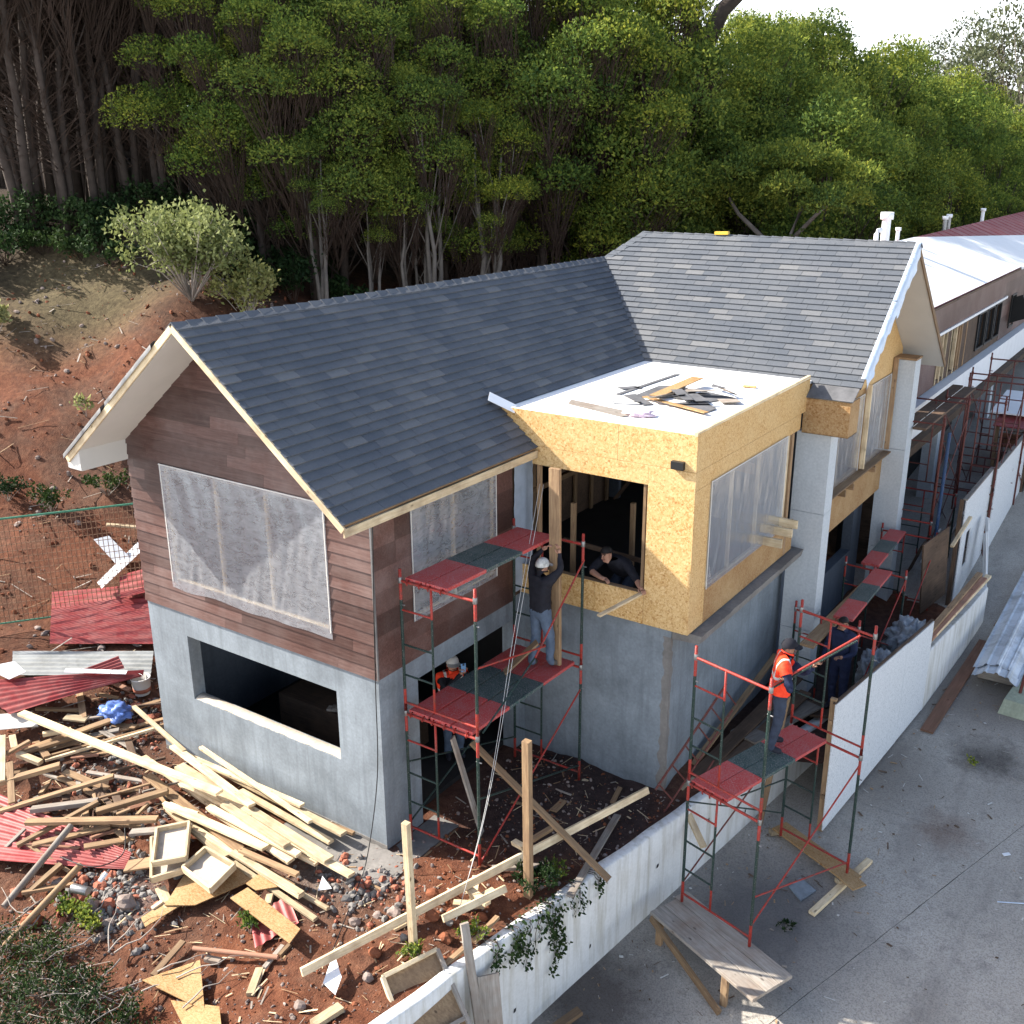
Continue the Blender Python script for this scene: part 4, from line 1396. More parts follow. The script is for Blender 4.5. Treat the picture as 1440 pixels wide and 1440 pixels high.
# scaffold B on the road
scB = thing('scaffold', 'red and green tubular scaffold tower on the road by the white retaining wall', 'scaffold', (4.2, 3.2, -.9))
a15 = R(15)
ux, uy = Vector((math.cos(a15), -math.sin(a15))), Vector((math.sin(a15), math.cos(a15)))
F0 = Vector((3.40, 2.24)); zB = -.875
F1 = F0 + ux * 1.15; G0 = F0 + uy * 2.3; G1 = G0 + ux * 1.15
for (p, q, zz, s2) in ((F0, F1, zB, 'rb'), (G0, G1, zB - .03, 'rg')):
    frame(scB, p, q, zz)
    frame(scB, p, q, zz + FH + .01, 'rg', 1.85)
P3 = lambda v, z: (v.x, v.y, z)
for (p, q, m) in ((P3(F0, -.55), P3(G0, .85), SC_RUST), (P3(F1, -.55), P3(G1, .90), SC_RED), (P3(F1, -.1), P3(G1, -.72), SC_RED), (P3(F0, .75), P3(G0, -.5), SC_GREEN), (P3(G0, .1), P3(F0 + uy * 1.2, .3), SC_GREEN)):
    tube('brace', p, q, .012, m, scB)
zp = zB + FH + .03
for i, t in enumerate((.17, .47)):
    A = F0 + ux * (t * 1.0) + uy * .02; B = G0 + ux * (t * 1.0) - uy * .02
    plank(P3(A, zp), P3(B, zp - .03), .30, ['red and green scaffold plank under the vest man, on the wall side', 'red and green scaffold plank under the vest man, on the road side'][i], 'planks on the road scaffold')

# scaffold C behind, with two single planks in line
scC = thing('scaffold', 'red and green scaffold frames behind the white fence, beside the pillar', 'scaffold', (3.6, 8.5, -.2))
C0 = Vector((2.92, 7.55)); C1 = C0 + Vector((1.16, -.20))
frame(scC, C0, C1, -.38, 'rg', 1.85)
D0 = Vector((2.98, 10.15)); D1 = D0 + Vector((1.16, -.10))
frame(scC, D0, D1, -.38, 'rg', 1.85)
E0 = Vector((3.02, 12.5)); E1 = E0 + Vector((1.1, .0))
frame(scC, E0, E1, -.38, 'rg', 1.85)
for (p, q) in ((P3(C1, -.1), P3(D1, 1.4)), (P3(C1, 1.35), P3(D1, .0)), (P3(D1, 0), P3(E1, 1.3))):
    tube('brace', p, q, .012, SC_RED, scC)
plank((3.76, 7.50, 1.53), (3.72, 10.05, 1.53), .34, 'single red and green plank above the navy man behind the white fence', 'single planks behind the fence')
plank((3.42, 10.22, 1.53), (3.35, 12.45, 1.53), .34, 'single red and green plank farther along the alley, beyond the first', 'single planks behind the fence')
tag(beam('timber_plank', (3.46, 6.6, 1.28), (3.62, 9.9, 1.40), .24, .05, W_OLD), 'thick weathered timber plank under the single scaffold plank', 'plank')

# rusty scaffold towers farther back
for k, (y0, y1, x0, x1, nlev, lab) in enumerate(((13.0, 15.3, 2.68, 3.88, 2, 'rusty red scaffold tower beside the tall grey pillar'), (15.8, 18.2, 3.3, 4.55, 2, 'rusty brown scaffold tower in the middle of the far alley'), (19.0, 21.4, 3.2, 4.6, 2, 'rusty brown scaffold tower at the far end of the alley'))):
    sc = thing('scaffold', lab, 'scaffold', ((x0 + x1) / 2, (y0 + y1) / 2, -.3), 'rusty scaffold towers by the long building')
    for lev in range(nlev):
        for y in (y0, y1):
            frame(sc, (x0, y), (x1, y), -.3 + lev * (FH + .05), 'rr' if not (k == 0 and lev == 0) else 'rg', FH + (.15 if lev else 0), flip=(k == 1))
    for lev in range(nlev):
        z = -.3 + lev * (FH + .05)
        for x in (x0, x1):
            tube('brace', (x, y0, z + .2), (x, y1, z + 1.7), .012, SC_RUST, sc)
            tube('brace', (x, y1, z + .2), (x, y0, z + 1.7), .012, SC_RUST, sc)
tube('blue_post', (4.0, 13.0, .2), (4.0, 13.0, 3.6), .035, SC_BLUE, None)
tag(bpy.data.objects['blue_post'], 'bright blue steel post standing in the rusty scaffold', 'post')
tag(beam('timber_plank', (3.12, 12.7, 3.62), (3.16, 17.6, 3.66), .24, .05, W_DARK), 'dark timber plank on the rusty scaffold, on the building side', 'plank')
tag(beam('timber_plank', (3.42, 12.9, 3.62), (3.46, 17.5, 3.66), .26, .05, W_DARK), 'dark timber plank on the rusty scaffold, on the road side', 'plank')
for i in range(5):
    tag(beam('leaning_sheet', (3.3 + .09 * i, 14.2 + .9 * i, .0), (3.55 + .09 * i, 14.2 + .9 * i, .75), .5, .03, WHITE if i % 2 else W_DARK, None), 'small board stacked on edge in the dark alley below the scaffold', 'board', 'boards stacked on edge in the alley')
# stair-like site shelter at the far end
sh = thing('site_shelter', 'low timber shelter with faded red sheet roof at the end of the alley', 'shelter', (4.6, 23, 0))
abox('wall_board', (3.6, 22.6, -.1), (6.0, 22.65, 1.9), WHITE, sh)
abox('wall_board', (3.6, 22.0, 1.2), (6.0, 22.06, 1.6), W_RED, sh)
deck('roof_sheet', [(3.4, 21.2, 2.35), (6.4, 21.2, 2.35), (6.4, 23.4, 2.55), (3.4, 23.4, 2.55)], .04, WHITE, sh)
deck('roof_sheet', [(3.6, 20.6, 2.12), (6.4, 20.6, 2.12), (6.4, 21.5, 2.25), (3.6, 21.5, 2.25)], .03, IRON_RED, sh)
for x in (3.7, 5.0, 6.2):
    beam('post', (x, 20.8, -.2), (x, 20.8, 2.1), .09, .09, W_OLD, sh)
    beam('post', (x, 23.2, -.2), (x, 23.2, 2.4), .09, .09, W_OLD, sh)

# ------------------------------------------------------------------ white board fence along the road
wf = thing('board_fence', 'fence of whitewashed chipboard panels standing along the road edge', 'fence', (4.7, 7, -.9))
fx = lambda y: 4.46 + .12 * (y - 5.05)
for (y0, y1, zt) in ((5.05, 6.25, 1.22), (6.255, 7.80, 1.20), (7.805, 9.0, 1.18)):
    vv = []
    for o in (0, -.018):
        vv += [(fx(y0) + o, y0, road_z(y0) + .06), (fx(y1) + o, y1, road_z(y1) + .05), (fx(y1) + o, y1, zt), (fx(y0) + o, y0, zt)]
    part('panel', vv, [(0, 1, 2, 3), (7, 6, 5, 4), (0, 4, 5, 1), (1, 5, 6, 2), (2, 6, 7, 3), (3, 7, 4, 0)], OSB_WHITE, wf)
for y in (5.12, 6.25, 7.8, 8.95):
    beam('post', (fx(y) - .07, y, road_z(y)), (fx(y) - .07, y, 1.28 if y < 6 else 1.1), .09, .07, W_OLD, wf)
for z in (-.4, .9):
    beam('rail', (fx(5.05) - .055, 5.05, z), (fx(9) - .055, 9.0, z), .05, .07, W_OLD, wf)
beam('capping', (fx(5.05) - .03, 5.05, 1.235), (fx(9) - .03, 9.0, 1.205), .05, .02, W_DARK, wf)
lwall = thing('low_wall', 'low whitewashed concrete wall continuing from the chipboard fence', 'wall', (5.0, 10.7, -.5))
vv, ff = [], []
yy = axis_pts([(9.0, 12.7, .25)])
for y in yy:
    x = 4.92 + .085 * (y - 9) - .03 * max(0, y - 11.5)
    for dx, z in ((0, road_z(y) - .1), (.0, .56), (-.02, .58), (-.20, .58), (-.20, -.4)):
        vv.append((x + dx, y, z))
for j in range(len(yy) - 1):
    for i in range(4):
        a = j * 5 + i
        ff.append((a, a + 1, a + 6, a + 5))
ff += [(0, 1, 2, 3, 4), tuple(range(len(vv) - 5, len(vv)))]
part('wall', vv, ff, WHITEWALL, lwall)
ff_ = thing('board_fence', 'tall whitewashed fence panels beyond the low wall with a small cut out slot', 'fence', (4.5, 16, 0))
for (y0, y1, x0, x1, zt) in ((13.1, 15.9, 4.46, 4.52, 2.2), (15.92, 19.9, 4.53, 4.62, 2.2), (19.95, 24, 4.65, 4.75, 2.1)):
    beam('post', (x0 - .06, y0, -.4), (x0 - .06, y0, zt + .02), .08, .08, W_DARK, ff_)
    wall_holes('panel', 'x', (x0 + x1) / 2, -.02, y0, y1, road_z(y0) - .1, zt, [(13.6, 14.0, .55, 1.35)] if y0 < 14 else [], OSB_WHITE, ff_)
    beam('capping', ((x0 + x1) / 2 - .03, y0, zt + .02), ((x0 + x1) / 2 - .03, y1, zt + .02), .09, .03, W_GREY, ff_)
gate = tag(beam('timber_sheet', (4.30, 12.9, .9), (4.05, 11.9, .75), .03, 1.6, W_DARK), 'dark timber sheet propped behind the tall white fence', 'timber sheet')
tag(beam('batten', (4.62, 13.0, 1.9), (4.52, 12.0, 1.55), .07, .05, W_NEW), 'pale batten leaning at the end of the tall white fence', 'batten')

# ------------------------------------------------------------------ green wire fence on the left
gf = thing('wire_fence', 'green framed wire mesh fence panel across the red soil bank', 'fence', (-9.0, 1.4, .5))
A, B = Vector((-12.6, -2.05, .22)), Vector((-8.35, 2.75, .48))
def fpt(t, h):
    p = A + (B - A) * t
    return Vector((p.x, p.y, p.z + h))
RUSTW = m_plain('rusty_wire', (.20, .115, .07), .7, .3, 8)
GREENP = m_plain('green_fence_paint', (.06, .19, .12), .5, .2)
tube('rail', fpt(0, 2.2), fpt(1, 2.2), .022, GREENP, gf)
tube('rail', fpt(0, .1), fpt(1, .1), .018, GREENP, gf)
for t in (0, .5, 1):
    tube('post', fpt(t, -.4), fpt(t, 2.22), .022, GREENP, gf)
for i in range(76):
    tube('wire', fpt(i / 75, .1), fpt(i / 75, 2.2), .0065, RUSTW, gf, 5)
for i in range(1, 16):
    tube('wire', fpt(0, .1 + 2.1 * i / 16), fpt(1, .1 + 2.1 * i / 16), .0065, RUSTW, gf, 5)
LUMBER = [
 ((-3.94, -.25, .23), (-1.41, -.19, .23), .1, .045, 'n'),
 ((-3.67, -.1, .34), (-.92, -.51, .33), .07, .045, 'n'),
 ((-3.25, -.17, .16), (-.54, -.27, .15), .12, .045, 'n'),
 ((-2.22, -.18, .06), (-.55, -.07, .05), .06, .045, 'n'),
 ((-3.66, -.53, .27), (-.22, -.88, .27), .16, .045, 'n'),
 ((-3.0, -.74, .22), (.19, -.9, .22), .12, .045, 'n'),
 ((-2.42, -1.01, .29), (-.6, -1.05, .28), .1, .045, 'n'),
 ((-2.38, -.91, .15), (-.4, -.94, .16), .07, .045, 'n'),
 ((-2.48, -.93, .19), (-.69, -1.11, .17), .12, .045, 'n'),
 ((-3.98, -.87, .15), (-1.51, -1.26, .1), .14, .045, 'n'),
 ((-3.04, -1.24, .19), (-1.13, -1.14, .2), .14, .045, 'n'),
 ((-3.08, -1.19, .08), (-1.6, -1.43, .04), .12, .045, 'n'),
 ((-2.47, -1.27, .1), (-.18, -1.44, .09), .1, .045, 'n'),
 ((-1.71, -1.37, -.01), (.18, -1.56, -.02), .07, .045, 'n'),
 ((-1.55, -1.36, .12), (-.18, -1.43, .11), .1, .045, 'n'),
 ((-1.41, -1.34, .19), (-.38, -1.29, .21), .08, .045, 'n'),
 ((-1.26, -1.29, -.02), (.19, -1.35, -.01), .05, .045, 'n'),
 ((-4.08, -.3, .35), (-1.88, -.69, .35), .12, .045, 'n'),
 ((-2.23, -.89, .33), (-.81, -1.05, .33), .12, .045, 'n'),
 ((-4.6, -.49, .06), (-2.09, -.83, .06), .1, .045, 'n'),
 ((-2.61, -.28, .07), (-.64, -.42, .07), .1, .045, 'n'),
 ((-2.73, -1.2, .02), (-.45, -1.35, -.0), .14, .045, 'n'),
 ((-6.78, -1.14, .46), (-2.33, -.87, .48), .14, .05, 'n'),
 ((-5.68, .17, .29), (-3.79, -.31, .34), .07, .05, 'n'),
 ((-5.41, -2.41, -.15), (-4.38, -1.17, .15), .1, .05, 'o'),
 ((-4.94, -2.19, -.08), (-4.18, -1.6, .02), .12, .07, 'g'),
 ((-4.63, -2.45, .01), (-2.95, -1.48, .15), .11, .06, 'o'),
 ((-4.49, -2.71, -.16), (-4.1, -1.64, .1), .08, .05, 'o'),
 ((-4.31, -2.58, -.15), (-3.58, -1.82, -.0), .1, .04, 'o'),
 ((-4.67, -2.81, -.26), (-4.67, -2.46, -.12), .06, .03, 'g'),
 ((-3.6, -3.15, -.33), (-3.6, -2.6, -.19), .09, .06, 'o'),
 ((-3.94, -1.78, .05), (-3.28, -1.03, .23), .11, .07, 'o'),
 ((-5.81, -2.14, .05), (-5.31, -1.45, .16), .12, .07, 'o'),
 ((-5.96, -1.87, .19), (-5.34, -2.25, -.08), .1, .04, 'o'),
 ((-6.64, -1.58, .29), (-5.75, -2.15, .1), .12, .04, 'n'),
 ((-6.2, -1.57, .14), (-5.87, -.82, .17), .1, .05, 'o'),
 ((-6.26, -1.48, .09), (-5.84, -.07, .14), .12, .04, 'o'),
 ((-5.79, -1.41, .04), (-5.1, .1, .09), .05, .04, 'n'),
 ((-5.89, -1.28, .04), (-5.1, .33, .08), .05, .04, 'o'),
 ((-6.09, -1.18, .04), (-5.35, .48, .04), .09, .03, 'o'),
 ((-6.22, -1.15, .26), (-5.99, -.8, .25), .1, .06, 'n'),
 ((-6.22, -1.59, .14), (-5.78, -1.49, .08), .1, .07, 'n'),
 ((-5.33, -1.48, -.02), (-4.11, -1.45, -.03), .09, .04, 'o'),
 ((-5.04, -1.2, .01), (-4.02, -.88, .04), .07, .03, 'g'),
 ((-6.78, .25, .17), (-6.47, .41, .12), .06, .04, 'o'),
 ((-6.0, .22, .08), (-5.87, .84, .05), .09, .03, 'o'),
 ((-4.24, -1.54, .02), (-3.76, -.94, .13), .04, .03, 'o'),
 ((-3.41, -1.5, .05), (-3.41, -1.29, .13), .05, .04, 'o'),
 ((-7.11, -.72, .23), (-6.55, -.22, .14), .06, .05, 'o'),
 ((-6.48, -.59, .19), (-6.19, -.39, .14), .2, .03, 'n'),
 ((-3.11, -1.82, .08), (-2.4, -1.35, .17), .14, .04, 'g'),
 ((-6.27, -1.75, .19), (-6.21, -1.38, .26), .07, .04, 'o'),
 ((-6.56, -1.46, .26), (-6.29, -1.59, .2), .1, .04, 'n'),
 ((-2.09, -2.15, -.16), (-1.7, -2.3, -.19), .13, .03, 'n'),
 ((-1.87, -2.45, -.2), (-1.84, -2.31, -.17), .06, .03, 'n'),
 ((-2.8, -2.15, -.17), (-2.48, -1.93, -.1), .22, .03, 'o'),
 ((-5.19, -2.3, -.18), (-4.98, -2.15, -.16), .1, .05, 'g'),
 ((-3.57, -1.71, .11), (-3.48, -1.54, .14), .06, .03, 'n'),
 ((-3.22, -1.17, .11), (-2.6, -1.08, .12), .07, .04, 'n'),
 ((-3.71, -1.74, -.1), (-3.23, -1.83, -.11), .08, .03, 'o'),
 ((-1.05, -3.08, -.36), (-1.13, -2.56, -.27), .09, .03, 'o'),
 ((.13, -2.38, -.16), (.06, -2.01, -.14), .06, .03, 'g'),
 ((.29, -2.74, -.19), (.08, -2.4, -.19), .1, .06, 'n'),
 ((-.69, -2.58, -.29), (-.49, -2.52, -.28), .09, .05, 'g'),
 ((.15, -2.15, -.15), (.14, -1.97, -.13), .06, .04, 'o'),
 ((-.57, -1.66, -.06), (-.66, -1.53, -.04), .09, .05, 'n'),
 ((1.34, -2.77, -.01), (1.41, -2.41, -.02), .13, .06, 'n'),
 ((1.31, -.8, -.02), (1.65, -.92, -.02), .07, .03, 'n'),
 ((2.08, -.82, .02), (2.09, -.34, .05), .07, .04, 'o'),
 ((1.99, -1.3, -.01), (2.05, -.98, .04), .07, .04, 'o'),
 ((1.15, -1.19, .03), (1.37, -1.0, .18), .06, .04, 'n'),
 ((1.53, .84, .18), (1.75, .76, .23), .09, .06, 'n'),
 ((1.64, 1.0, .13), (1.74, 1.45, .13), .08, .05, 'o'),
 ((1.55, .3, .14), (2.06, .7, .14), .09, .05, 'g'),
 ((2.62, .5, .04), (2.26, 2.41, -.01), .1, .03, 'g'),
 ((1.43, 1.99, -.04), (1.42, 2.31, -.05), .12, .02, 'o'),
 ((2.02, 2.69, -.04), (1.93, 3.09, -.04), .07, .03, 'o'),
 ((.5, .87, 1.44), (.9, .97, -.01), .13, .03, 'g'),
 ((.8, 1.84, -.03), (.97, 1.91, -.04), .05, .02, 'o'),
 ((.94, 2.49, -.04), (1.44, 2.48, -.03), .03, .02, 'g'),
]

# ------------------------------------------------------------------ loose lumber and debris by the gable
LBL = {'n': 'pale new board in the lumber heap at the foot of the gable wall',
       'o': 'weathered brown board strewn over the debris left of the lumber heap',
       'g': 'grey old board strewn over the debris and soil'}
for i, (a, b, w, h, m) in enumerate(LUMBER):
    a, b = Vector(a), Vector(b)
    j = RND.uniform(-.02, .02)
    a.z += j; b.z += j
    mm = 'o' if (m == 'n' and i % 6 == 3) else m
    tag(beam('loose_board', a, b, w, h, WOODS[mm], roll=RND.uniform(-.12, .12)), LBL[m] if not (m == 'n' and a.x < -4.3) else 'pale new board lying in the debris beyond the lumber heap', 'board', 'loose boards on the ground by the house')
tag(tube('round_pole', (-3.66, -3.42, -.34), (-3.95, -2.18, .06), .045, W_GREY, None, 10), 'grey round pole lying across the faded red sheet', 'pole')
tag(tube('round_pole', (-2.99, -3.92, -.40), (-3.28, -2.51, -.10), .045, W_OLD, None, 10), 'tan round pole lying on soil near the shrubs', 'pole')
tag(tube('round_pole', (-.87, -2.61, -.22), (.22, -2.23, -.09), .03, W_RED, None, 10), 'thin reddish pole lying flat on the soil below the chipboard offcut', 'pole')

rj = random.Random(15)
for i in range(58):
    x = rj.uniform(-7.6, -3.3); y = rj.uniform(-2.9, .9)
    if x > -4.9 and y > -.6: y = -1.2 - rj.random() * 1.4
    L_ = rj.uniform(.15, .95); an = rj.choice((.2, .75, 1.1, 2.4, 2.9)) + rj.uniform(-.3, .3)
    z = terr0(x, y) + rj.uniform(.03, .16)
    d = Vector((math.cos(an), math.sin(an), rj.uniform(-.12, .12))) * L_ * .5
    m = rj.choice('oogdr')
    tag(beam('loose_board', Vector((x, y, z)) - d, Vector((x, y, z)) + d, rj.choice((.05, .08, .11)), rj.choice((.025, .04)), WOODS[m], roll=rj.uniform(-.4, .4)),
        {'o': 'short weathered offcut in the debris left of the gable', 'g': 'short grey offcut in the debris left of the gable', 'd': 'short dark rotten offcut in the debris left of the gable', 'r': 'short reddish offcut in the debris left of the gable'}[m], 'board', 'short offcuts in the debris')

def corrugated(name, q, waves, amp, mat, label, nx=None, ny=8, along='v', group=None, jag=0.0):
    """sheet on the quad q = (p00,p10,p11,p01); ridges run from p00->p10 when along == 'u'"""
    q = [Vector(p) for p in q]
    n = (q[1] - q[0]).cross(q[3] - q[0]).normalized()
    if n.z < 0: n = -n
    nu = waves * 8
    vv, ff = [], []
    for i in range(nu + 1):
        for j in range(ny + 1):
            s, t_ = i / nu, j / ny
            u, v = (t_, s) if along == 'u' else (s, t_)
            p = (q[0] * (1 - u) + q[1] * u) * (1 - v) + (q[3] * (1 - u) + q[2] * u) * v
            p = p + n * (amp * math.sin(s * waves * 2 * math.pi) + .018 * noise.noise(p * 1.3))
            vv.append(p)
    for i in range(nu):
        for j in range(ny):
            a = i * (ny + 1) + j
            ff.append((a, a + 1, a + ny + 2, a + ny + 1))
    k = len(vv)
    vv2 = vv + [p - n * .004 for p in vv]
    ff2 = ff + [tuple(x + k for x in f[::-1]) for f in ff]
    o = part(name, vv2, ff2, mat, None, True)
    return tag(o, label, 'metal sheet', group)
corrugated('corrugated_sheet', [(-10.1, 1.60, .80), (-8.70, 2.80, .88), (-7.25, 1.85, .34), (-8.75, .62, .44)], 9, .016, IRON_RED, 'flat dark red corrugated sheet on the soil beside the wire fence', along='u')
corrugated('corrugated_sheet', [(-9.3, 2.6, 1.0), (-8.6, 3.5, 1.2), (-8.0, 3.1, .95), (-8.6, 2.1, .85)], 4, .016, IRON_RED, 'dark red corrugated sheet half hidden behind the gable corner', along='u')
corrugated('corrugated_sheet', [(-9.0, .05, .45), (-7.1, 1.65, .32), (-6.48, 1.09, .20), (-8.2, -.45, .42)], 6, .014, IRON_GREY, 'grey zinc corrugated sheet lying below the red one', along='u')
corrugated('corrugated_sheet', [(-8.3, -1.2, .60), (-6.45, .96, .40), (-6.35, .86, .38), (-6.94, -1.24, .44)], 7, .015, IRON_RED, 'red corrugated sheet with tapering end over the debris', along='u')
corrugated('corrugated_sheet', [(-7.30, .25, .45), (-7.13, .94, .50), (-6.77, .80, .42), (-7.0, .30, .42)], 4, .014, IRON_RED, 'small red corrugated offcut on the grey sheet', along='u')
corrugated('corrugated_sheet', [(-5.9, -2.2, -.10), (-2.95, -1.95, -.12), (-2.78, -2.18, -.17), (-4.75, -3.1, -.26)], 9, .014, IRON_RED, 'faded pinkish red corrugated sheet under the boards', along='u')
corrugated('corrugated_sheet', [(-.62, -1.92, -.14), (-.46, -1.42, -.06), (-.02, -1.66, -.10), (-.20, -2.22, -.17)], 5, .01, IRON_RED, 'maroon sheet offcut under the end of the lumber heap', along='v')
fl = thing('metal_flashing', 'white metal flashing strip with folds on the corrugated sheets', 'flashing', (-6.9, .3, .45))
fa, fb = Vector((-7.25, -.03, .60)), Vector((-6.50, .66, .48))
for i in range(4):
    p, q = fa + (fb - fa) * (i / 4 + .005), fa + (fb - fa) * ((i + 1) / 4 - .005)
    beam('strip', p, q, .14, .012, WHITE, fl)
def sheet(name, pts, t_, mat, label, cat, group=None):
    return tag(slab_from_poly(name, pts, t_, mat), label, cat, group)
sheet('board_scrap', [(-8.27, -.85, .72), (-8.1, -.42, .70), (-7.69, -.47, .64), (-7.71, -.76, .62)], .012, WHITE, 'white board scrap on the sheets at the edge of the debris', 'board scrap')
sheet('board_scrap', [(-7.3, -1.35, .35), (-6.9, -.9, .33), (-6.5, -1.05, .26), (-6.9, -1.5, .28)], .012, SOFFIT, 'dusty beige board scrap beside the long pale plank', 'board scrap')
OSBP = [
 ([(-1.75, -2.34, -.17), (-1.97, -1.85, -.12), (-2.22, -1.24, -.02), (-1.04, -1.44, -.04), (-1.41, -2.14, -.15)], 'large chipboard sheet under the trays and lumber heap'),
 ([(-1.89, -2.61, -.24), (-1.76, -2.08, -.15), (-1.28, -1.89, -.12), (-1.59, -2.2, -.18), (-1.71, -2.68, -.25)], 'narrow chipboard offcut on soil below the trays'),
 ([(-.95, -1.93, .03), (-.89, -1.69, .06), (.24, -1.87, .08), (.29, -2.10, .06)], 'long brown chipboard strip bridging a hollow in the soil'),
 ([(-1.04, -3.24, -.30), (-.65, -2.69, -.22), (.02, -3.18, -.22)], 'triangular chipboard offcut lying over the shrubs'),
 ([(-.50, -3.25, -.30), (.13, -3.06, -.20), (.39, -3.25, -.16), (.1, -3.5, -.22)], 'chipboard offcut under the triangular one'),
 ([(-1.01, -1.62, .02), (-.98, -1.40, .05), (-.60, -1.45, .04), (-.81, -1.63, .01)], 'small chipboard piece at the edge of the lumber heap')]
for pts, lab in OSBP:
    sheet('chipboard_offcut', pts, .014, OSB_OLD, lab, 'chipboard')
sheet('paper_scrap', [(-.15, -1.18, .0), (-.25, -.99, .06), (-.03, -1.05, .0)], .006, WHITE, 'small white triangular scrap by the foundation corner', 'scrap')
sheet('paper_scrap', [(1.02, -2.29, .0), (.80, -1.88, .02), (1.15, -2.12, .02), (1.26, -2.34, .0)], .006, WHITE, 'white kite shaped scrap on red soil below the timber rail', 'scrap')
sheet('board_scrap', [(-10.2, 2.72, 1.55), (-10.05, 2.98, 1.58), (-9.40, 3.02, 1.16), (-9.52, 2.72, 1.14)], .012, WHITE, 'white board strip crossed over another behind the wire fence', 'board scrap', 'white strips behind the wire fence')
sheet('board_scrap', [(-9.05, 2.02, .98), (-9.30, 2.10, 1.02), (-9.80, 3.46, 1.34), (-9.55, 3.42, 1.26)], .012, WHITE, 'white board strip crossed over another behind the wire fence', 'board scrap', 'white strips behind the wire fence')
tag(beam('loose_board', (-10.43, 3.21, 1.68), (-10.0, 3.85, 1.50), .14, .04, W_NEW), 'pale board lying on the bank behind the wire fence', 'board')
# trays of scrap wood
def tray(corners, hgt, label):
    c = [Vector(p) for p in corners]
    t_ = thing('wooden_tray', label, 'tray', sum(c, Vector()) / 4)
    up = (c[1] - c[0]).cross(c[3] - c[0]).normalized()
    if up.z < 0: up = -up
    for i in range(4):
        p, q = c[i], c[(i + 1) % 4]
        d = (q - p).normalized()
        e0 = d * (.02 if i % 2 else -.02)
        beam('side', p + up * hgt / 2 + e0 * 0, q + up * hgt / 2, .038, hgt, W_NEW, t_, up=up)
    slab_from_poly('base', [p + (sum(c, Vector()) / 4 - p) * .06 + up * .012 for p in c], .012, SAND, t_)
tray([(-2.24, -2.10, .06), (-2.71, -1.66, .14), (-2.41, -1.35, .18), (-1.93, -1.81, .10)], .09, 'square wooden tray stacked on another tray')
tray([(-2.16, -2.20, -.10), (-2.80, -1.70, -.03), (-2.52, -1.40, .01), (-1.91, -1.87, -.05)], .10, 'lower wooden tray under the stacked one')
tray([(-1.89, -1.90, .0), (-1.91, -1.50, .05), (-1.30, -1.53, .06), (-1.25, -1.98, .0)], .10, 'wooden tray holding sand on the chipboard sheet')
# bucket
bk = thing('bucket', 'dented white bucket with rusty band among the debris', 'bucket', (-6.4, .84, .02))
prof = [(.13, 0), (.145, .12), (.152, .14), (.16, .30), (.172, .305), (.172, .32), (.155, .32), (.14, .05), (0, .05)]
def lathe(prof, n=20, c=(0, 0, 0)):
    vv, ff = [], []
    for (r, z) in prof:
        for i in range(n):
            a = 2 * math.pi * i / n
            vv.append((c[0] + r * math.cos(a), c[1] + r * math.sin(a), c[2] + z))
    for k in range(len(prof) - 1):
        for i in range(n):
            j = (i + 1) % n
            ff.append((k * n + i, k * n + j, (k + 1) * n + j, (k + 1) * n + i))
    return vv, ff
vv, ff = lathe(prof, 20, (-6.4, .84, .02))
part('pail', vv, ff, SOFFIT, bk, True)
vv, ff = lathe([(.147, .06), (.150, .061), (.155, .13), (.150, .131)], 20, (-6.4, .84, .02))
part('band', vv, ff, BRICKM, bk, True)
v_, f_ = polytube([(-6.4 + .165 * math.cos(a), .84 + .165 * math.sin(a) * .3 - .05, .34 + .06 * math.sin(a)) for a in [math.pi * i / 10 for i in range(11)]], .005, 6)
part('handle', v_, f_, STEEL, bk, True)
bk2 = thing('bucket', 'pale bucket standing inside the dark basement window', 'bucket', (-2.45, 1.9, .75))
vv, ff = lathe(prof, 18, (-2.45, 1.9, .75))
part('pail', vv, ff, CONC_LEDGE, bk2, True)
tag(abox('trestle', (-3.4, 1.3, .02), (-1.2, 2.4, .74), W_DARK), 'dark bench inside the basement carrying the bucket', 'bench')
for i in range(5):
    tag(beam('loose_board', (-2.3 + .1 * i, 1.3, .80 + .05 * i), (-.9 + .1 * i, 1.9, .80 + .05 * i), .12, .04, W_GREY), 'grey board stacked inside the dark basement', 'board', 'boards inside the basement')

def blob_mesh(c, rad, seed, sub=3, amp=.35, freq=3.0, flat=1.0):
    bm = bmesh.new()
    bmesh.ops.create_icosphere(bm, subdivisions=sub, radius=1.0)
    vv = []
    for v in bm.verts:
        n = 1 + amp * noise.noise(v.co * freq + Vector((seed, 0, 0))) + amp * .5 * noise.noise(v.co * freq * 2.5 + Vector((0, seed, 0)))
        vv.append((c[0] + v.co.x * rad[0] * n, c[1] + v.co.y * rad[1] * n, c[2] + v.co.z * rad[2] * n * flat))
    ff = [tuple(v.index for v in f.verts) for f in bm.faces]
    bm.free()
    return vv, ff
vv, ff = blob_mesh((-6.0, .02, .17), (.30, .22, .13), 4, 4, .5, 2.5)
o = part('plastic_bag', vv, ff, BLUEB, None, True); tag(o, 'crumpled blue plastic bag lying in the debris', 'plastic bag')
for (c, rd, s, lab) in (((4.35, 9.9, .25), (.42, .5, .42), 3, 'big crumpled clear plastic sheet behind the low white wall'), ((4.15, 8.6, .15), (.30, .36, .40), 8, 'crumpled clear plastic bundle behind the chipboard fence')):
    vv, ff = blob_mesh(c, rd, s, 5, .45, 3.2)
    tag(part('plastic_bundle', vv, ff, BAGM, None, True), lab, 'plastic sheet')

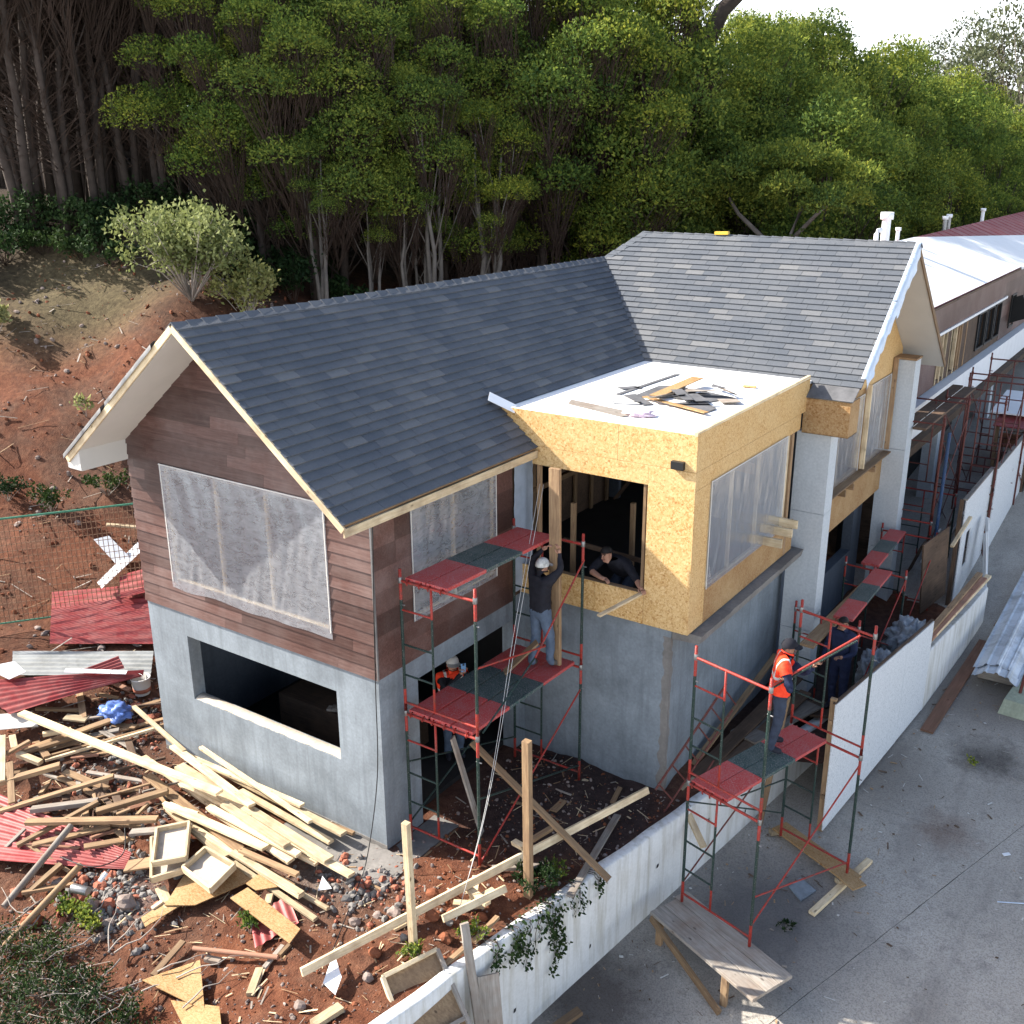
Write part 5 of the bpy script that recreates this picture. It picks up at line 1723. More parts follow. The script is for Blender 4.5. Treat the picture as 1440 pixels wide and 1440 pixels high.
# rubble, bricks and stones that can be picked out
rub = [(-3.0, -2.72, .11, 'b'), (-2.75, -2.75, .12, 's'), (-2.55, -2.62, .10, 'b'), (-2.62, -2.9, .09, 's'), (-2.35, -2.5, .15, 's'), (-2.3, -2.82, .09, 's'), (-2.9, -2.5, .10, 'b'),
       (-6.1, .5, .12, 'b'), (-5.95, .75, .11, 'b'), (-6.3, .35, .10, 's'), (-5.7, .45, .10, 'b'), (1.45, -.82, .10, 'r'), (1.75, -.95, .09, 'r'), (1.55, -.55, .08, 'r'), (.95, -.95, .10, 's'), (1.9, -.65, .09, 'r'), (1.2, -1.6, .09, 'r'), (.6, -1.3, .08, 's'), (.75, -1.05, .07, 's'), (1.35, -1.9, .07, 's'), (.95, -2.6, .08, 's'), (1.85, -.35, .08, 'r'), (1.15, -.45, .09, 'r'), (-3.5, -2.75, .10, 's'), (-3.9, -3.1, .10, 'b'), (-2.2, -3.0, .07, 's'), (-3.25, -3.3, .16, 'r')]
REDCLOD = m_plain('red_clod', (.20, .072, .036), .95, .3, 9)
for i, (x, y, r, k) in enumerate(rub):
    vv, ff = blob_mesh((x, y, terr(x, y) + r * .4), (r, r * .8, r * .65), i * 3.1, 2, .35, 1.4)
    tag(part('rubble_stone', vv, ff, {'b': BRICKM, 's': STONE, 'r': REDCLOD}[k]), {'b': 'broken red brick lump in the rubble', 's': 'grey brown stone lying on the red soil', 'r': 'orange red clod of dry soil by the foundation corner'}[k], {'b': 'brick', 's': 'stone', 'r': 'clod'}[k], 'rubble on the soil')
tag(tube('pipe_piece', (-2.95, -2.85, -.10), (-2.72, -2.78, -.10), .06, STEEL, None, 14), 'short grey pipe piece in the rubble', 'pipe')
tag(tube('pipe_piece', (-2.72, -2.6, -.06), (-2.70, -2.5, .02), .03, WHITE, None, 12), 'short white pipe piece on the rubble', 'pipe')

def scatter_stones(name, n, region, size, mat, seed, label, cat):
    rr = random.Random(seed)
    bm = bmesh.new()
    bmesh.ops.create_icosphere(bm, subdivisions=1, radius=1)
    base = [v.co.copy() for v in bm.verts]
    bf = [tuple(v.index for v in f.verts) for f in bm.faces]
    bm.free()
    vv, ff = [], []
    for _ in range(n):
        x, y = region(rr)
        z = terr(x, y) if cat != 'litter' else road_z(y) + .008
        s = size(rr)
        M = Matrix.Rotation(rr.uniform(0, 6.28), 3, Vector((rr.random(), rr.random(), rr.random() + .1)).normalized())
        sc = Vector((s * rr.uniform(.7, 1.4), s * rr.uniform(.6, 1.1), s * rr.uniform(.4, .8)))
        b = len(vv)
        for v in base:
            p = M @ Vector((v.x * sc.x, v.y * sc.y, v.z * sc.z)) * rr.uniform(.85, 1.15)
            vv.append((x + p.x, y + p.y, z + p.z + s * .2))
        ff += [tuple(q + b for q in f) for f in bf]
    o = put(bpy.data.objects.new(name, mk(name, vv, ff, mat)))
    o['kind'] = 'stuff'
    return tag(o, label, cat)
def reg_fore(rr):
    while True:
        x, y = rr.uniform(-7.5, 2.8), rr.uniform(-5, 3.3)
        if x < wall_x(y) - .2 and not (-4.8 < x < .1 and y > -.05): return x, y
def reg_bank(rr):
    while True:
        x, y = rr.uniform(-19, -6), rr.uniform(-4, 12)
        if x < -5.2 - max(0, (4 - y)) * .1: return x, y
scatter_stones('gravel', 4200, reg_fore, lambda r: .008 + .03 * r.random() ** 4, STONE, 5, 'small grey stones and grit strewn over the red soil', 'gravel')
def reg_rub(rr):
    c = rr.choice(((-2.6, -2.65, .45, .28), (-2.9, -2.3, .4, .3), (-5.8, .5, .6, .4), (-4.5, -.9, .9, .5), (.2, -.75, .5, .3)))
    return rr.gauss(c[0], c[2]), min(rr.gauss(c[1], c[3]), .9 if c[0] < -5 else -.08)
scatter_stones('rubble', 1600, reg_rub, lambda r: .012 + .06 * r.random() ** 3, CONC_LEDGE, 25, 'grey cement rubble strewn among the boards', 'rubble')
scatter_stones('brick_bits', 420, reg_rub, lambda r: .015 + .06 * r.random() ** 2, BRICKM, 26, 'broken red brick bits among the boards', 'brick bits')
scatter_stones('soil_clods', 5200, reg_fore, lambda r: .006 + .028 * r.random() ** 4, REDCLOD, 6, 'small red clods strewn over the soil around the house', 'soil clods')
scatter_stones('bank_clods', 2200, reg_bank, lambda r: .015 + .06 * r.random() ** 5, REDCLOD, 8, 'clods and stones strewn over the red bank behind the fence', 'soil clods')
scatter_stones('bank_gravel', 900, reg_bank, lambda r: .02 + .08 * r.random() ** 4, STONE, 18, 'pale stones strewn over the red bank', 'gravel')
def flat_bits(name, n, region, size, mats, seed, label, cat, zf_):
    rr = random.Random(seed)
    vv, ff, mi = [], [], []
    for _ in range(n):
        x, y = region(rr)
        z = zf_(x, y) + .012
        L, w, a = size(rr)
        c, s = math.cos(a), math.sin(a)
        t = rr.uniform(-.3, .3)
        b = len(vv)
        for (p, q) in ((-L, -w), (L, -w), (L, w), (-L, w)):
            vv.append((x + p * c - q * s, y + p * s + q * c, z + abs(t) * L + t * p))
        for (p, q) in ((-L, -w), (L, -w), (L, w), (-L, w)):
            vv.append((x + p * c - q * s, y + p * s + q * c, z + abs(t) * L + t * p + w * .4))
        ff += [(b + 3, b + 2, b + 1, b), (b + 4, b + 5, b + 6, b + 7), (b, b + 1, b + 5, b + 4), (b + 1, b + 2, b + 6, b + 5), (b + 2, b + 3, b + 7, b + 6), (b + 3, b, b + 4, b + 7)]
        mi += [rr.randrange(len(mats))] * 6
    o = put(bpy.data.objects.new(name, mk(name, vv, ff, mats, False, mi)))
    o['kind'] = 'stuff'
    return tag(o, label, cat)
sticks = lambda r: (.03 + .12 * r.random() ** 2, .004 + .008 * r.random() ** 2, r.uniform(0, 6.28))
flat_bits('wood_splinters', 900, reg_fore, sticks, [W_NEW, W_OLD, W_GREY], 3, 'wood splinters and offcuts strewn on the soil', 'splinters', terr)
flat_bits('bank_sticks', 500, reg_bank, lambda r: (.08 + .3 * r.random() ** 2, .008 + .01 * r.random(), r.uniform(0, 6.28)), [W_GREY, W_OLD, TWIG_PALE], 4, 'dead sticks strewn over the red bank', 'sticks', terr)
def reg_road(rr):
    while True:
        x, y = rr.uniform(2.6, 9), rr.uniform(-1, 13)
        if x > (wall_x(y) if y < 5 else fx(y)) + .08 and rr.random() < math.exp(-(x - wall_x(min(y, 9))) * .7): return x, y
flat_bits('road_litter', 420, reg_road, lambda r: (.015 + .06 * r.random() ** 3, .004 + .014 * r.random() ** 3, r.uniform(0, 6.28)), [W_OLD, W_GREY, W_OLD, W_DARK, W_DARK, SOFFIT], 9, 'wood chips and dry leaves strewn on the road', 'litter', lambda x, y: road_z(y))

# ------------------------------------------------------------------ timber barrier in the foreground
tb = thing('timber_barrier', 'rough timber barrier of two stakes and a long pale rail on the soil', 'barrier', (1.8, -.5, -.1))
beam('stake', (1.62, -1.38, -.3), (1.58, -1.38, 1.84), .085, .075, W_NEW, tb)
beam('stake', (2.13, .30, -.4), (2.10, .30, 2.22), .10, .09, W_OLD, tb)
beam('rail', (.80, -2.40, .12), (2.62, 2.62, .42), .10, .05, W_NEW, tb, roll=R(70))
beam('rail', (1.72, -.95, .28), (2.05, -.10, .30), .09, .045, W_NEW, tb, roll=R(60))
tag(beam('diagonal_prop', (.66, 1.10, 1.30), (2.85, 1.12, -.02), .10, .045, W_OLD), 'long tan board leaning from the scaffold down to the retaining wall', 'board')
bs = [(1.62, -.30, .0), (1.72, -.16, .06), (1.58, -.12, .12), (1.74, -.28, .17)]
for i, (x, y, z) in enumerate(bs):
    a = .5 + i * .8
    d = Vector((math.cos(a), math.sin(a), 0)) * .20
    tag(beam('timber_offcut', Vector((x, y, z)) - d, Vector((x, y, z)) + d, .10, .05, W_NEW), 'pale timber offcut in the crossed stack by the scaffold foot', 'timber offcut', 'stack of offcuts')
# formwork panel and boards over the retaining wall in the foreground
fp = thing('formwork_panel', 'framed plywood formwork panel leaning on the retaining wall top', 'formwork', (2.1, -1.7, -.2))
c = [Vector(p) for p in ((1.60, -1.92, .10), (1.86, -1.25, .12), (2.78, -1.62, -.62), (2.50, -2.32, -.64))]
nrm_ = (c[1] - c[0]).cross(c[3] - c[0]).normalized()
if nrm_.z < 0: nrm_ = -nrm_
slab_from_poly('plywood', [p - nrm_ * .02 for p in c], .015, W_OLD, fp)
for (i, j) in ((0, 1), (1, 2), (2, 3), (3, 0)):
    beam('frame_bar', c[i], c[j], .05, .06, W_NEW if i != 1 else W_GREY, fp, up=nrm_)
beam('frame_bar', c[0] * .35 + c[3] * .65, c[1] * .35 + c[2] * .65, .05, .06, W_GREY, fp, up=nrm_)
tag(beam('stake', (2.12, -1.05, .48), (2.62, -1.35, -1.2), .10, .05, W_GREY), 'grey stake leaning against the retaining wall face', 'stake')
tag(beam('plank', (2.40, -.98, -.18), (2.72, -1.25, -1.5), .26, .03, W_GREY), 'wide grey plank propped on the retaining wall face', 'plank')
tag(beam('timber_offcut', (2.78, -.15, -1.50), (2.95, .25, -1.42), .12, .06, W_OLD), 'short timber offcut at the foot of the retaining wall', 'timber offcut')

# ------------------------------------------------------------------ on the road
bn = thing('plank_bench', 'long bench of grey planks on posts carrying the road scaffold', 'bench', (4.1, 1.8, -1.4))
bA, bB = Vector((3.26, 2.16, -.90)), Vector((5.02, 1.46, -.90))
bd = (bB - bA).normalized(); bsd = Vector((-bd.y, bd.x, 0))
for k in (-.24, .0, .24):
    beam('plank', bA + bsd * k + Vector((0, 0, -.025)) - bd * .02 * (k * 10 % 3), bB + bsd * k + Vector((0, 0, -.025)), .232, .05, W_GREY, bn)
for (t_, k) in ((.06, -.28), (.06, .30), (.72, -.28), (.72, .28)):
    p = bA + (bB - bA) * t_ + bsd * k
    beam('leg', (p.x, p.y, road_z(p.y)), (p.x, p.y, -.95), .09, .07, W_OLD, bn)
p0 = bA + bd * .02 - bsd * .36; p1 = bA + bd * 1.45 - bsd * .44
beam('brace', (p0.x, p0.y, -.98), (p1.x, p1.y, road_z(p1.y) + .04), .05, .10, W_OLD, bn)
p0 = bA + bd * .9 + bsd * .40; p1 = bA + bd * 1.5 + bsd * .42
beam('brace', (p0.x, p0.y, road_z(p0.y) + .05), (p1.x, p1.y, road_z(p1.y) + .05), .08, .05, W_NEW, bn)
tag(beam('chipboard_plank', (3.86, 4.78, -.97), (5.22, 4.18, -1.0), .30, .03, OSB_OLD), 'weathered chipboard plank under the rear scaffold legs', 'plank')
for (a, b, s, lab) in (((3.78, 4.62, -1.03), (4.02, 4.90, -1.03), .10, 'pale block under the wall end of the chipboard plank'), ((5.00, 4.10, -1.07), (5.16, 4.42, -1.06), .10, 'pale block under the road end of the chipboard plank')):
    tag(beam('timber_block', a, b, s, .08, W_NEW), lab, 'timber block')
tag(beam('chipboard_offcut', (5.10, 4.16, -.965), (5.34, 4.02, -.97), .26, .02, OSB_OLD), 'frayed chipboard offcut at the plank end', 'chipboard')
tag(beam('timber_stake', (4.88, 3.38, road_z(3.4) + .04), (5.26, 4.80, road_z(4.8) + .04), .10, .06, W_NEW), 'notched pale timber lying on the road beside the rear plank', 'timber')
sheet('stone_slab', [(4.42, 3.72, road_z(3.7) + .03), (4.66, 3.55, road_z(3.5) + .03), (4.78, 3.85, road_z(3.8) + .03), (4.50, 3.98, road_z(4) + .03)], .02, CONC, 'grey broken slab lying under the road scaffold', 'slab')
tag(beam('plank', (5.17, 8.38, road_z(8.4) + .03), (5.40, 11.9, road_z(11.9) + .03), .22, .035, W_RED), 'long brown plank lying on the road beside the low wall', 'plank')
tag(beam('plank', (3.55, 4.75, -1.05), (3.75, 4.95, 1.2), .09, .05, W_OLD), 'upright weathered plank in front of the fence end', 'plank')
for i, (dx, z0) in enumerate(((0, .62), (.09, .64), (.16, .68), (.05, .70), (.20, .62))):
    tag(beam('loose_board', (4.78 + dx * .5, 9.0 + .1 * i, z0 + .03 * i), (5.0 + dx, 12.0 + .12 * i, z0 + .02 * i + .2), .11, .06, [W_OLD, W_NEW, W_RED, W_OLD, W_NEW][i]), 'timber lying along the top of the low white wall', 'timber', 'timbers on the low wall')
for (a, b, w, lab) in (((5.04, 13.5, .02), (4.78, 14.1, 1.25), .42, 'white board leaning on the tall fence, in front'), ((4.85, 14.6, .05), (4.66, 14.9, 1.35), .45, 'white board leaning on the tall fence, behind')):
    tag(beam('leaning_board', a, b, w, .02, WHITE, up=(1, .3, 0)), lab, 'board')
for i in range(2):
    tag(beam('loose_board', (5.45 + .2 * i, 12.6 + i, road_z(12.6) + .03), (5.62 + .1 * i, 14.5 + i, road_z(14.5) + .03), .06, .03, W_OLD), 'thin lath lying on the road by the metal sheets', 'lath', 'laths on the road')
# stacked metal roof sheets by the road
ms = thing('metal_sheet_stack', 'stack of pale ribbed metal roofing sheets arched over the road edge', 'metal sheets', (5.9, 12, -.3))
for s in range(2):
    vv, ff = [], []
    nu, nv = 28, 14
    for i in range(nu + 1):
        for j in range(nv + 1):
            u, v = i / nu, j / nv
            x = 5.50 + .80 * u - .03 * s + .12 * v
            y = 10.1 + 5.4 * v + .25 * s
            rib = .035 if (i % 7) in (0, 1) else 0
            z = road_z(y) + .26 + .18 * math.sin(math.pi * u) + rib + .02 * noise.noise(Vector((u * 3, v * 4, s))) + .02 * s
            vv.append((x, y, z))
    k = len(vv)
    vv += [(p[0], p[1], p[2] - .006) for p in vv]
    for i in range(nu):
        for j in range(nv):
            a = i * (nv + 1) + j
            f = (a, a + 1, a + nv + 2, a + nv + 1)
            ff += [f, tuple(q + k for q in f[::-1])]
    part('roof_sheet', vv, ff, IRON_PALE, ms)
for y in (10.6, 13.2):
    beam('bearer', (5.55, y, road_z(y) + .1), (6.35, y, road_z(y) + .1), .12, .18, W_GREY, ms)
cbk = thing('concrete_base', 'mossy concrete footing with a short rusty post by the metal sheets', 'footing', (6.5, 9.9, -.5))
part('footing', [(6.10, 9.55, road_z(9.6)), (6.75, 9.50, road_z(9.6)), (6.75, 10.6, road_z(10.6)), (6.25, 10.7, road_z(10.6)), (6.16, 9.65, -.28), (6.68, 9.58, -.28), (6.70, 10.5, -.16), (6.28, 10.6, -.16)],
     [(3, 2, 1, 0), (4, 5, 6, 7), (0, 1, 5, 4), (1, 2, 6, 5), (2, 3, 7, 6), (3, 0, 4, 7)], m_concrete('mossy_concrete', (.33, .36, .27), .25, .6), cbk)
tube('rusty_post', (6.36, 9.95, -.3), (6.42, 10.0, .45), .028, SC_RUST, cbk)
for (p, q, w, m, lab) in (((5.36, 1.48), (5.44, 1.30), .006, FOIL, 'pale blue strap scrap lying on the road below the bench'), ((5.60, 1.40), (5.74, 1.50), .01, WHITE, 'thin white scrap lying on the road joint'), ((7.02, 4.9), (7.45, 5.1), .008, FOIL, 'pale blue strip lying across the open road'), ((6.9, 5.9), (6.98, 5.97), .03, WHITE, 'small white scrap lying near the road joint')):
    tag(beam('strap_scrap', (p[0], p[1], road_z(p[1]) + .02), (q[0], q[1], road_z(q[1]) + .02), w * 2, .01, m), lab, 'scrap')

# long plank and boards seen behind the road scaffold, on the terrace edge
for (a, b, w, m, lab) in (((2.75, 3.75, -.05), (3.15, 7.2, .35), .24, W_DARK, 'wide dark plank ramp beside the grey bay wall'), ((2.95, 3.70, -.05), (3.4, 7.0, .22), .20, W_DARK, 'second dark plank of the ramp along the retaining wall'), ((2.62, 4.2, .0), (2.72, 7.3, .62), .10, W_OLD, 'brown timber lying along the grey bay wall'), ((2.72, 3.55, -.06), (2.95, 5.6, .1), .06, W_NEW, 'thin pale timber at the edge of the plank ramp'), ((3.0, 5.2, .1), (3.5, 6.9, .1), .5, W_GREY, 'grey board lying on the terrace behind the vest man')):
    tag(beam('plank', a, b, w, .04, m), lab, 'plank')
lad = thing('steel_truss', 'rusty steel lattice truss leaning beside the corner of the bay', 'truss', (2.9, 3.4, -.2))
ta, tb_ = Vector((2.66, 2.78, .35)), Vector((3.12, 4.05, 1.62))
td = Vector((.10, .16, -.62))
tube('chord', ta, tb_, .018, SC_RUST, lad); tube('chord', ta + td * .75, tb_ + td * .75, .014, SC_RUST, lad)
for i in range(6):
    p = ta + (tb_ - ta) * (i / 5.5 + .05); q = ta + (tb_ - ta) * ((i + .5) / 5.5 + .05) + td * .75
    tube('strut', p, q, .012, SC_RUST, lad)
tag(tube('steel_bar', (2.70, 2.95, -.65), (2.98, 4.1, .25), .016, SC_RUST), 'rusty steel bar lying over the retaining wall edge', 'steel bar')
tag(beam('timber_prop', (3.0, 3.15, -.08), (3.42, 2.85, -.35), .09, .06, W_NEW), 'pale timber tied between the wall top and the road scaffold', 'timber')
# ------------------------------------------------------------------ on the flat roof
fd = [([(.25, 4.30, 5.47), (.35, 4.05, 5.47), (1.42, 3.75, 5.47), (1.55, 4.0, 5.48)], 'long dark felt strip near the front edge of the flat roof', W_GREY),
      ([(.40, 5.46, 5.47), (.55, 5.35, 5.48), (.78, 5.60, 5.47), (.60, 5.70, 5.47)], 'small felt scrap on the white roof', FELT),
      ([(.92, 4.92, 5.47), (.95, 5.85, 5.49), (1.30, 6.1, 5.48), (1.5, 5.3, 5.49)], 'torn felt piece in the middle of the flat roof', FELT),
      ([(1.5, 5.2, 5.48), (1.75, 5.85, 5.49), (2.28, 5.75, 5.47), (2.05, 5.25, 5.47)], 'torn felt piece near the bay window side', FELT),
      ([(1.75, 4.75, 5.48), (2.3, 4.55, 5.47), (2.34, 4.9, 5.48), (1.95, 5.25, 5.5)], 'creased felt piece under the chipboard strip', FELT),
      ([(.70, 6.90, 5.47), (.78, 6.96, 5.47), (.70, 5.0, 5.47), (.62, 5.0, 5.47)], 'thin felt strip lying straight on the white roof', FELT)]
for pts, lab, m in fd:
    sheet('felt_scrap', pts, .008, m, lab, 'felt scrap')
rq = random.Random(5)
for i in range(16):
    cx_, cy_ = rq.gauss(1.55, .38), rq.gauss(5.4, .5)
    an = rq.uniform(0, 3.1)
    d1 = Vector((math.cos(an), math.sin(an), 0)) * rq.uniform(.08, .38); d2 = Vector((-math.sin(an), math.cos(an), 0)) * rq.uniform(.02, .12)
    c_ = Vector((cx_, cy_, 5.475 + .006 * i))
    sheet('felt_scrap', [c_ - d1 - d2, c_ + d1 - d2 * rq.uniform(.3, 1.4) + Vector((0, 0, rq.uniform(0, .06))), c_ + d1 + d2, c_ - d1 + d2 * rq.uniform(.4, 1.2)], .005, rq.choice((FELT, FELT, W_GREY)), 'small torn felt or wood scrap in the jumble on the flat roof', 'felt scrap', 'jumble of scraps on the flat roof')
tag(beam('chipboard_strip', (1.30, 5.0, 5.52), (1.42, 6.25, 5.60), .20, .014, OSB_OLD), 'chipboard strip crossing the felt scraps on the flat roof', 'chipboard')
tag(beam('chipboard_strip', (1.15, 4.95, 5.50), (2.36, 4.50, 5.50), .10, .014, OSB_OLD), 'narrow chipboard strip on the flat roof', 'chipboard')
tag(beam('chipboard_offcut', (2.05, 6.6, 5.475), (2.25, 6.65, 5.475), .12, .014, OSB), 'small chipboard offcut alone on the white roof', 'chipboard')
vv, ff = blob_mesh((1.55, 3.98, 5.49), (.22, .13, .045), 12, 3, .6, 2.6)
PINK = m_plain('pink_wool', (.72, .56, .64), .9, .12)
tag(part('insulation_wad', vv, ff, PINK, None, True), 'pink insulation wad near the front edge of the flat roof', 'insulation')
tag(beam('flashing_strip', (-.42, 3.1, 5.66), (-.12, 3.34, 5.46), .22, .01, WHITE, up=(.6, 0, .8)), 'white flashing strip on the shingles beside the flat roof', 'flashing')
tag(beam('yellow_level', (-.22, YR2 - .02, HR2 + .05), (.05, YR2 - .02, HR2 + .06), .09, .06, m_plain('yellow_tool', (.62, .42, .06), .5, .2)), 'yellow tool lying on the ridge of the main roof', 'tool')
tag(beam('brace_stick', (1.85, 2.45, 3.0), (2.12, 3.35, 3.12), .07, .03, W_NEW), 'pale lath poking out of the chipboard window', 'lath')
# tall board held by the man on the scaffold
tag(beam('tall_board', (1.06, 2.62, 1.97), (1.02, 2.62, 4.92), .17, .06, W_OLD, up=(0, 1, 0)), 'tall upright weathered board held by the man in a cap', 'board')
tag(beam('short_board', (.62, 1.95, 1.99), (.95, 2.30, 2.42), .14, .03, W_OLD), 'short board leaning on the lower scaffold deck', 'board')
# cables hanging down to the ground
for (pts, lab, r) in (([(.50, 3.05, 4.5), (1.05, 1.6, 3.0), (1.45, .35, 1.1), (1.65, -.6, -.02)], 'thin pale guy wire from the scaffold top to the soil', .0035),
                      ([(.56, 3.05, 4.5), (1.10, 1.6, 3.0), (1.47, .35, 1.1), (1.65, -.62, -.02)], 'second thin pale guy wire beside the first', .0035),
                      ([(.06, -.02, 4.78), (.02, -.04, 3.5), (-.03, -.03, 2.4), (.02, -.14, 1.2), (.1, -.5, .2), (.3, -1.0, -.02), (.7, -1.8, -.06)], 'dark cable hanging down the corner of the gable wall', .007),
                      ([(-3.6, -2.6, -.05), (-3.0, -2.5, -.02), (-2.85, -2.15, .02), (-3.1, -1.9, .2)], 'thin loop of wire lying over the faded sheet', .008)):
    P_ = [Vector(p) for p in pts]
    path = []
    for i in range(len(P_) - 1):
        p0, p1, p2, p3 = P_[max(i - 1, 0)], P_[i], P_[i + 1], P_[min(i + 2, len(P_) - 1)]
        for k in range(8):
            t_ = k / 8
            path.append(.5 * ((2 * p1) + (p2 - p0) * t_ + (2 * p0 - 5 * p1 + 4 * p2 - p3) * t_ ** 2 + (3 * p1 - p0 - 3 * p2 + p3) * t_ ** 3))
    path.append(P_[-1])
    v_, f_ = polytube(path, r, 6)
    tag(part('cable', v_, f_, CABLE if 'pale' in lab else BLACK, None, True), lab, 'cable')
TREES = [
 (-16.0, 12.1, 7.6, 'F'), (-14.7, 12.2, 8.7, 'F'), (-13.5, 12.6, 8.0, 'F'), (-13.2, 13.7, 7.0, 'F'), (-13.9, 15.7, 9.1, 'F'), (-12.1, 15.3, 8.9, 'F'),
 (-11.7, 16.3, 6.3, 'F'), (-12.1, 17.9, 10.2, 'F'), (-11.0, 18.1, 7.9, 'F'), (-11.6, 19.5, 10.8, 'F'), (-9.8, 18.9, 11.0, 'F'), (-10.1, 21.0, 10.7, 'F'),
 (-8.7, 20.7, 11.1, 'F'), (-8.7, 21.8, 8.2, 'F'), (-10.6, 14.9, 7.8, 'U'), (-9.7, 15.9, 7.3, 'U'), (-11.9, 13.5, 4.5, 'U'), (-12.5, 12.1, 5.0, 'U'),
 (-11.5, 14.3, 5.0, 'U'), (-9.8, 16.4, 5.7, 'U'), (-11.5, 15.1, 4.5, 'U'), (-20.4, 8.6, 10.9, 'T'), (-21.0, 9.6, 10.9, 'T'), (-19.6, 9.3, 10.9, 'T'),
 (-20.9, 10.7, 10.8, 'T'), (-19.5, 10.3, 10.8, 'T'), (-20.3, 11.5, 10.8, 'T'), (-19.1, 11.2, 10.8, 'T'), (-19.9, 12.4, 10.8, 'T'), (-18.7, 12.0, 10.9, 'T'),
 (-20.0, 13.5, 11.0, 'T'), (-24.6, 10.4, 8.1, 'T'), (-25.5, 11.8, 7.4, 'T'), (-23.4, 11.4, 8.3, 'T'), (-24.3, 12.7, 7.4, 'T'), (-22.4, 12.4, 8.4, 'T'),
 (-23.4, 13.8, 7.5, 'T'), (-21.5, 13.3, 8.2, 'T'), (-22.1, 14.5, 7.6, 'T'), (-20.8, 14.2, 8.4, 'T'), (-27.8, 12.8, 8.1, 'T'), (-28.2, 14.1, 8.6, 'T'),
 (-27.4, 14.5, 8.3, 'T'), (-27.3, 15.4, 8.7, 'T'), (-26.1, 15.5, 8.3, 'T'), (-26.4, 16.7, 8.8, 'T'), (-25.2, 16.7, 8.4, 'T'), (-25.5, 17.9, 8.9, 'T'),
 (-31.4, 16.5, 10.0, 'T'), (-31.6, 18.1, 10.3, 'T'), (-30.0, 18.6, 10.2, 'T'), (-30.1, 20.2, 10.5, 'T'), (-20.3, 13.7, 7.7, 'F'), (-19.5, 14.6, 8.0, 'F'),
 (-20.0, 17.3, 7.4, 'F'), (-18.7, 17.5, 8.9, 'F'), (-16.8, 17.5, 9.4, 'F'), (-17.0, 20.3, 8.4, 'F'), (-14.7, 19.7, 10.5, 'F'), (-14.7, 21.8, 9.5, 'F'),
 (-12.2, 21.1, 11.1, 'F'), (-11.9, 22.9, 12.5, 'F'), (-10.1, 22.5, 11.4, 'F'), (-9.4, 24.5, 13.6, 'F'), (-29.9, 13.9, 7.9, 'F'), (-28.7, 15.2, 9.2, 'F'),
 (-27.7, 16.2, 9.9, 'F'), (-28.1, 18.2, 10.7, 'F'), (-26.7, 18.9, 10.0, 'F'), (-24.8, 20.1, 9.9, 'F'), (-22.5, 21.0, 10.1, 'F'), (-23.1, 22.9, 10.7, 'F'),
 (-21.9, 24.6, 11.1, 'F'), (-20.8, 26.5, 12.3, 'F'), (-18.1, 25.1, 10.7, 'F'), (-16.2, 26.6, 12.7, 'F'), (-15.5, 28.1, 14.0, 'F'), (-14.3, 30.8, 12.5, 'F'),
 (-8.6, 23.0, 11.700000000000001, 'D'), (-8.9, 25.1, 9.200000000000001, 'D'), (-9.6, 28.1, 8.8, 'D'), (-7.7, 25.7, 8.600000000000001, 'D'), (-9.5, 31.5, 9.9, 'D'), (-6.8, 27.2, 10.100000000000001, 'D'),
 (-6.5, 28.4, 11.600000000000001, 'D'), (-8.6, 35.1, 11.4, 'D'), (-5.6, 25.5, 8.200000000000001, 'D'), (-3.5, 25.2, 10.3, 'D'), (-6.2, 33.8, 12.4, 'D'), (-6.2, 37.0, 12.5, 'D'),
 (-3.8, 31.4, 10.100000000000001, 'D'), (-5.7, 39.2, 12.4, 'D'), (-5.2, 41.4, 12.4, 'D'), (-3.7, 35.6, 10.600000000000001, 'D'), (-4.9, 44.6, 12.200000000000001, 'D'), (-3.1, 39.9, 11.3, 'D'),
 (-4.9, 49.7, 11.700000000000001, 'D'), (-2.6, 44.1, 11.0, 'D'), (-3.3, 52.1, 10.3, 'D'), (-1.8, 48.3, 10.4, 'D'), (-6.2, 30.7, 10.3, 'D'), (-3.6, 28.4, 9.200000000000001, 'D'),
 (-6.3, 24.1, 8.9, 'D'), (-7.3, 22.6, 7.3, 'D'), (-2.7, 33.8, 8.8, 'D'), (-1.9, 36.1, 9.0, 'D'), (-1.2, 40.3, 9.5, 'D'), (-0.9, 46.4, 9.8, 'D'),
 (-8.3, 22.0, 8.1, 'D'), (-11.4, 37.2, 10.8, 'D'), (-10.7, 39.6, 11.200000000000001, 'D'), (-9.5, 40.1, 11.600000000000001, 'D'), (-9.6, 67.1, 10.7, 'P'), (-7.0, 63.6, 13.1, 'P'),
 (-4.5, 60.0, 15, 'P'), (-3.1, 56.2, 15, 'P'), (-12.6, 73.6, 7.8, 'P'), (-27.5, 11, 13, 'F'), (-31, 10, 13, 'F'), (-35, 9, 13, 'F'),
 (-29, 14, 12, 'F'),
]
# 121
#bigtree [-11.3, 32.8, 12.5] twisted [-2.2, 22.5, 9.7]

# ------------------------------------------------------------------ vegetation
def fast_quads(name, V, mat, mats=None):
    """V: (n,4,3) array of quads -> mesh"""
    n = len(V)
    me = bpy.data.meshes.new(name)
    me.vertices.add(n * 4)
    me.vertices.foreach_set('co', V.reshape(-1).astype(np.float32))
    me.loops.add(n * 4)
    me.loops.foreach_set('vertex_index', np.arange(n * 4, dtype=np.int32))
    me.polygons.add(n)
    me.polygons.foreach_set('loop_start', np.arange(0, n * 4, 4, dtype=np.int32))
    me.polygons.foreach_set('loop_total', np.full(n, 4, dtype=np.int32))
    me.materials.append(mat)
    me.update(calc_edges=True)
    return me

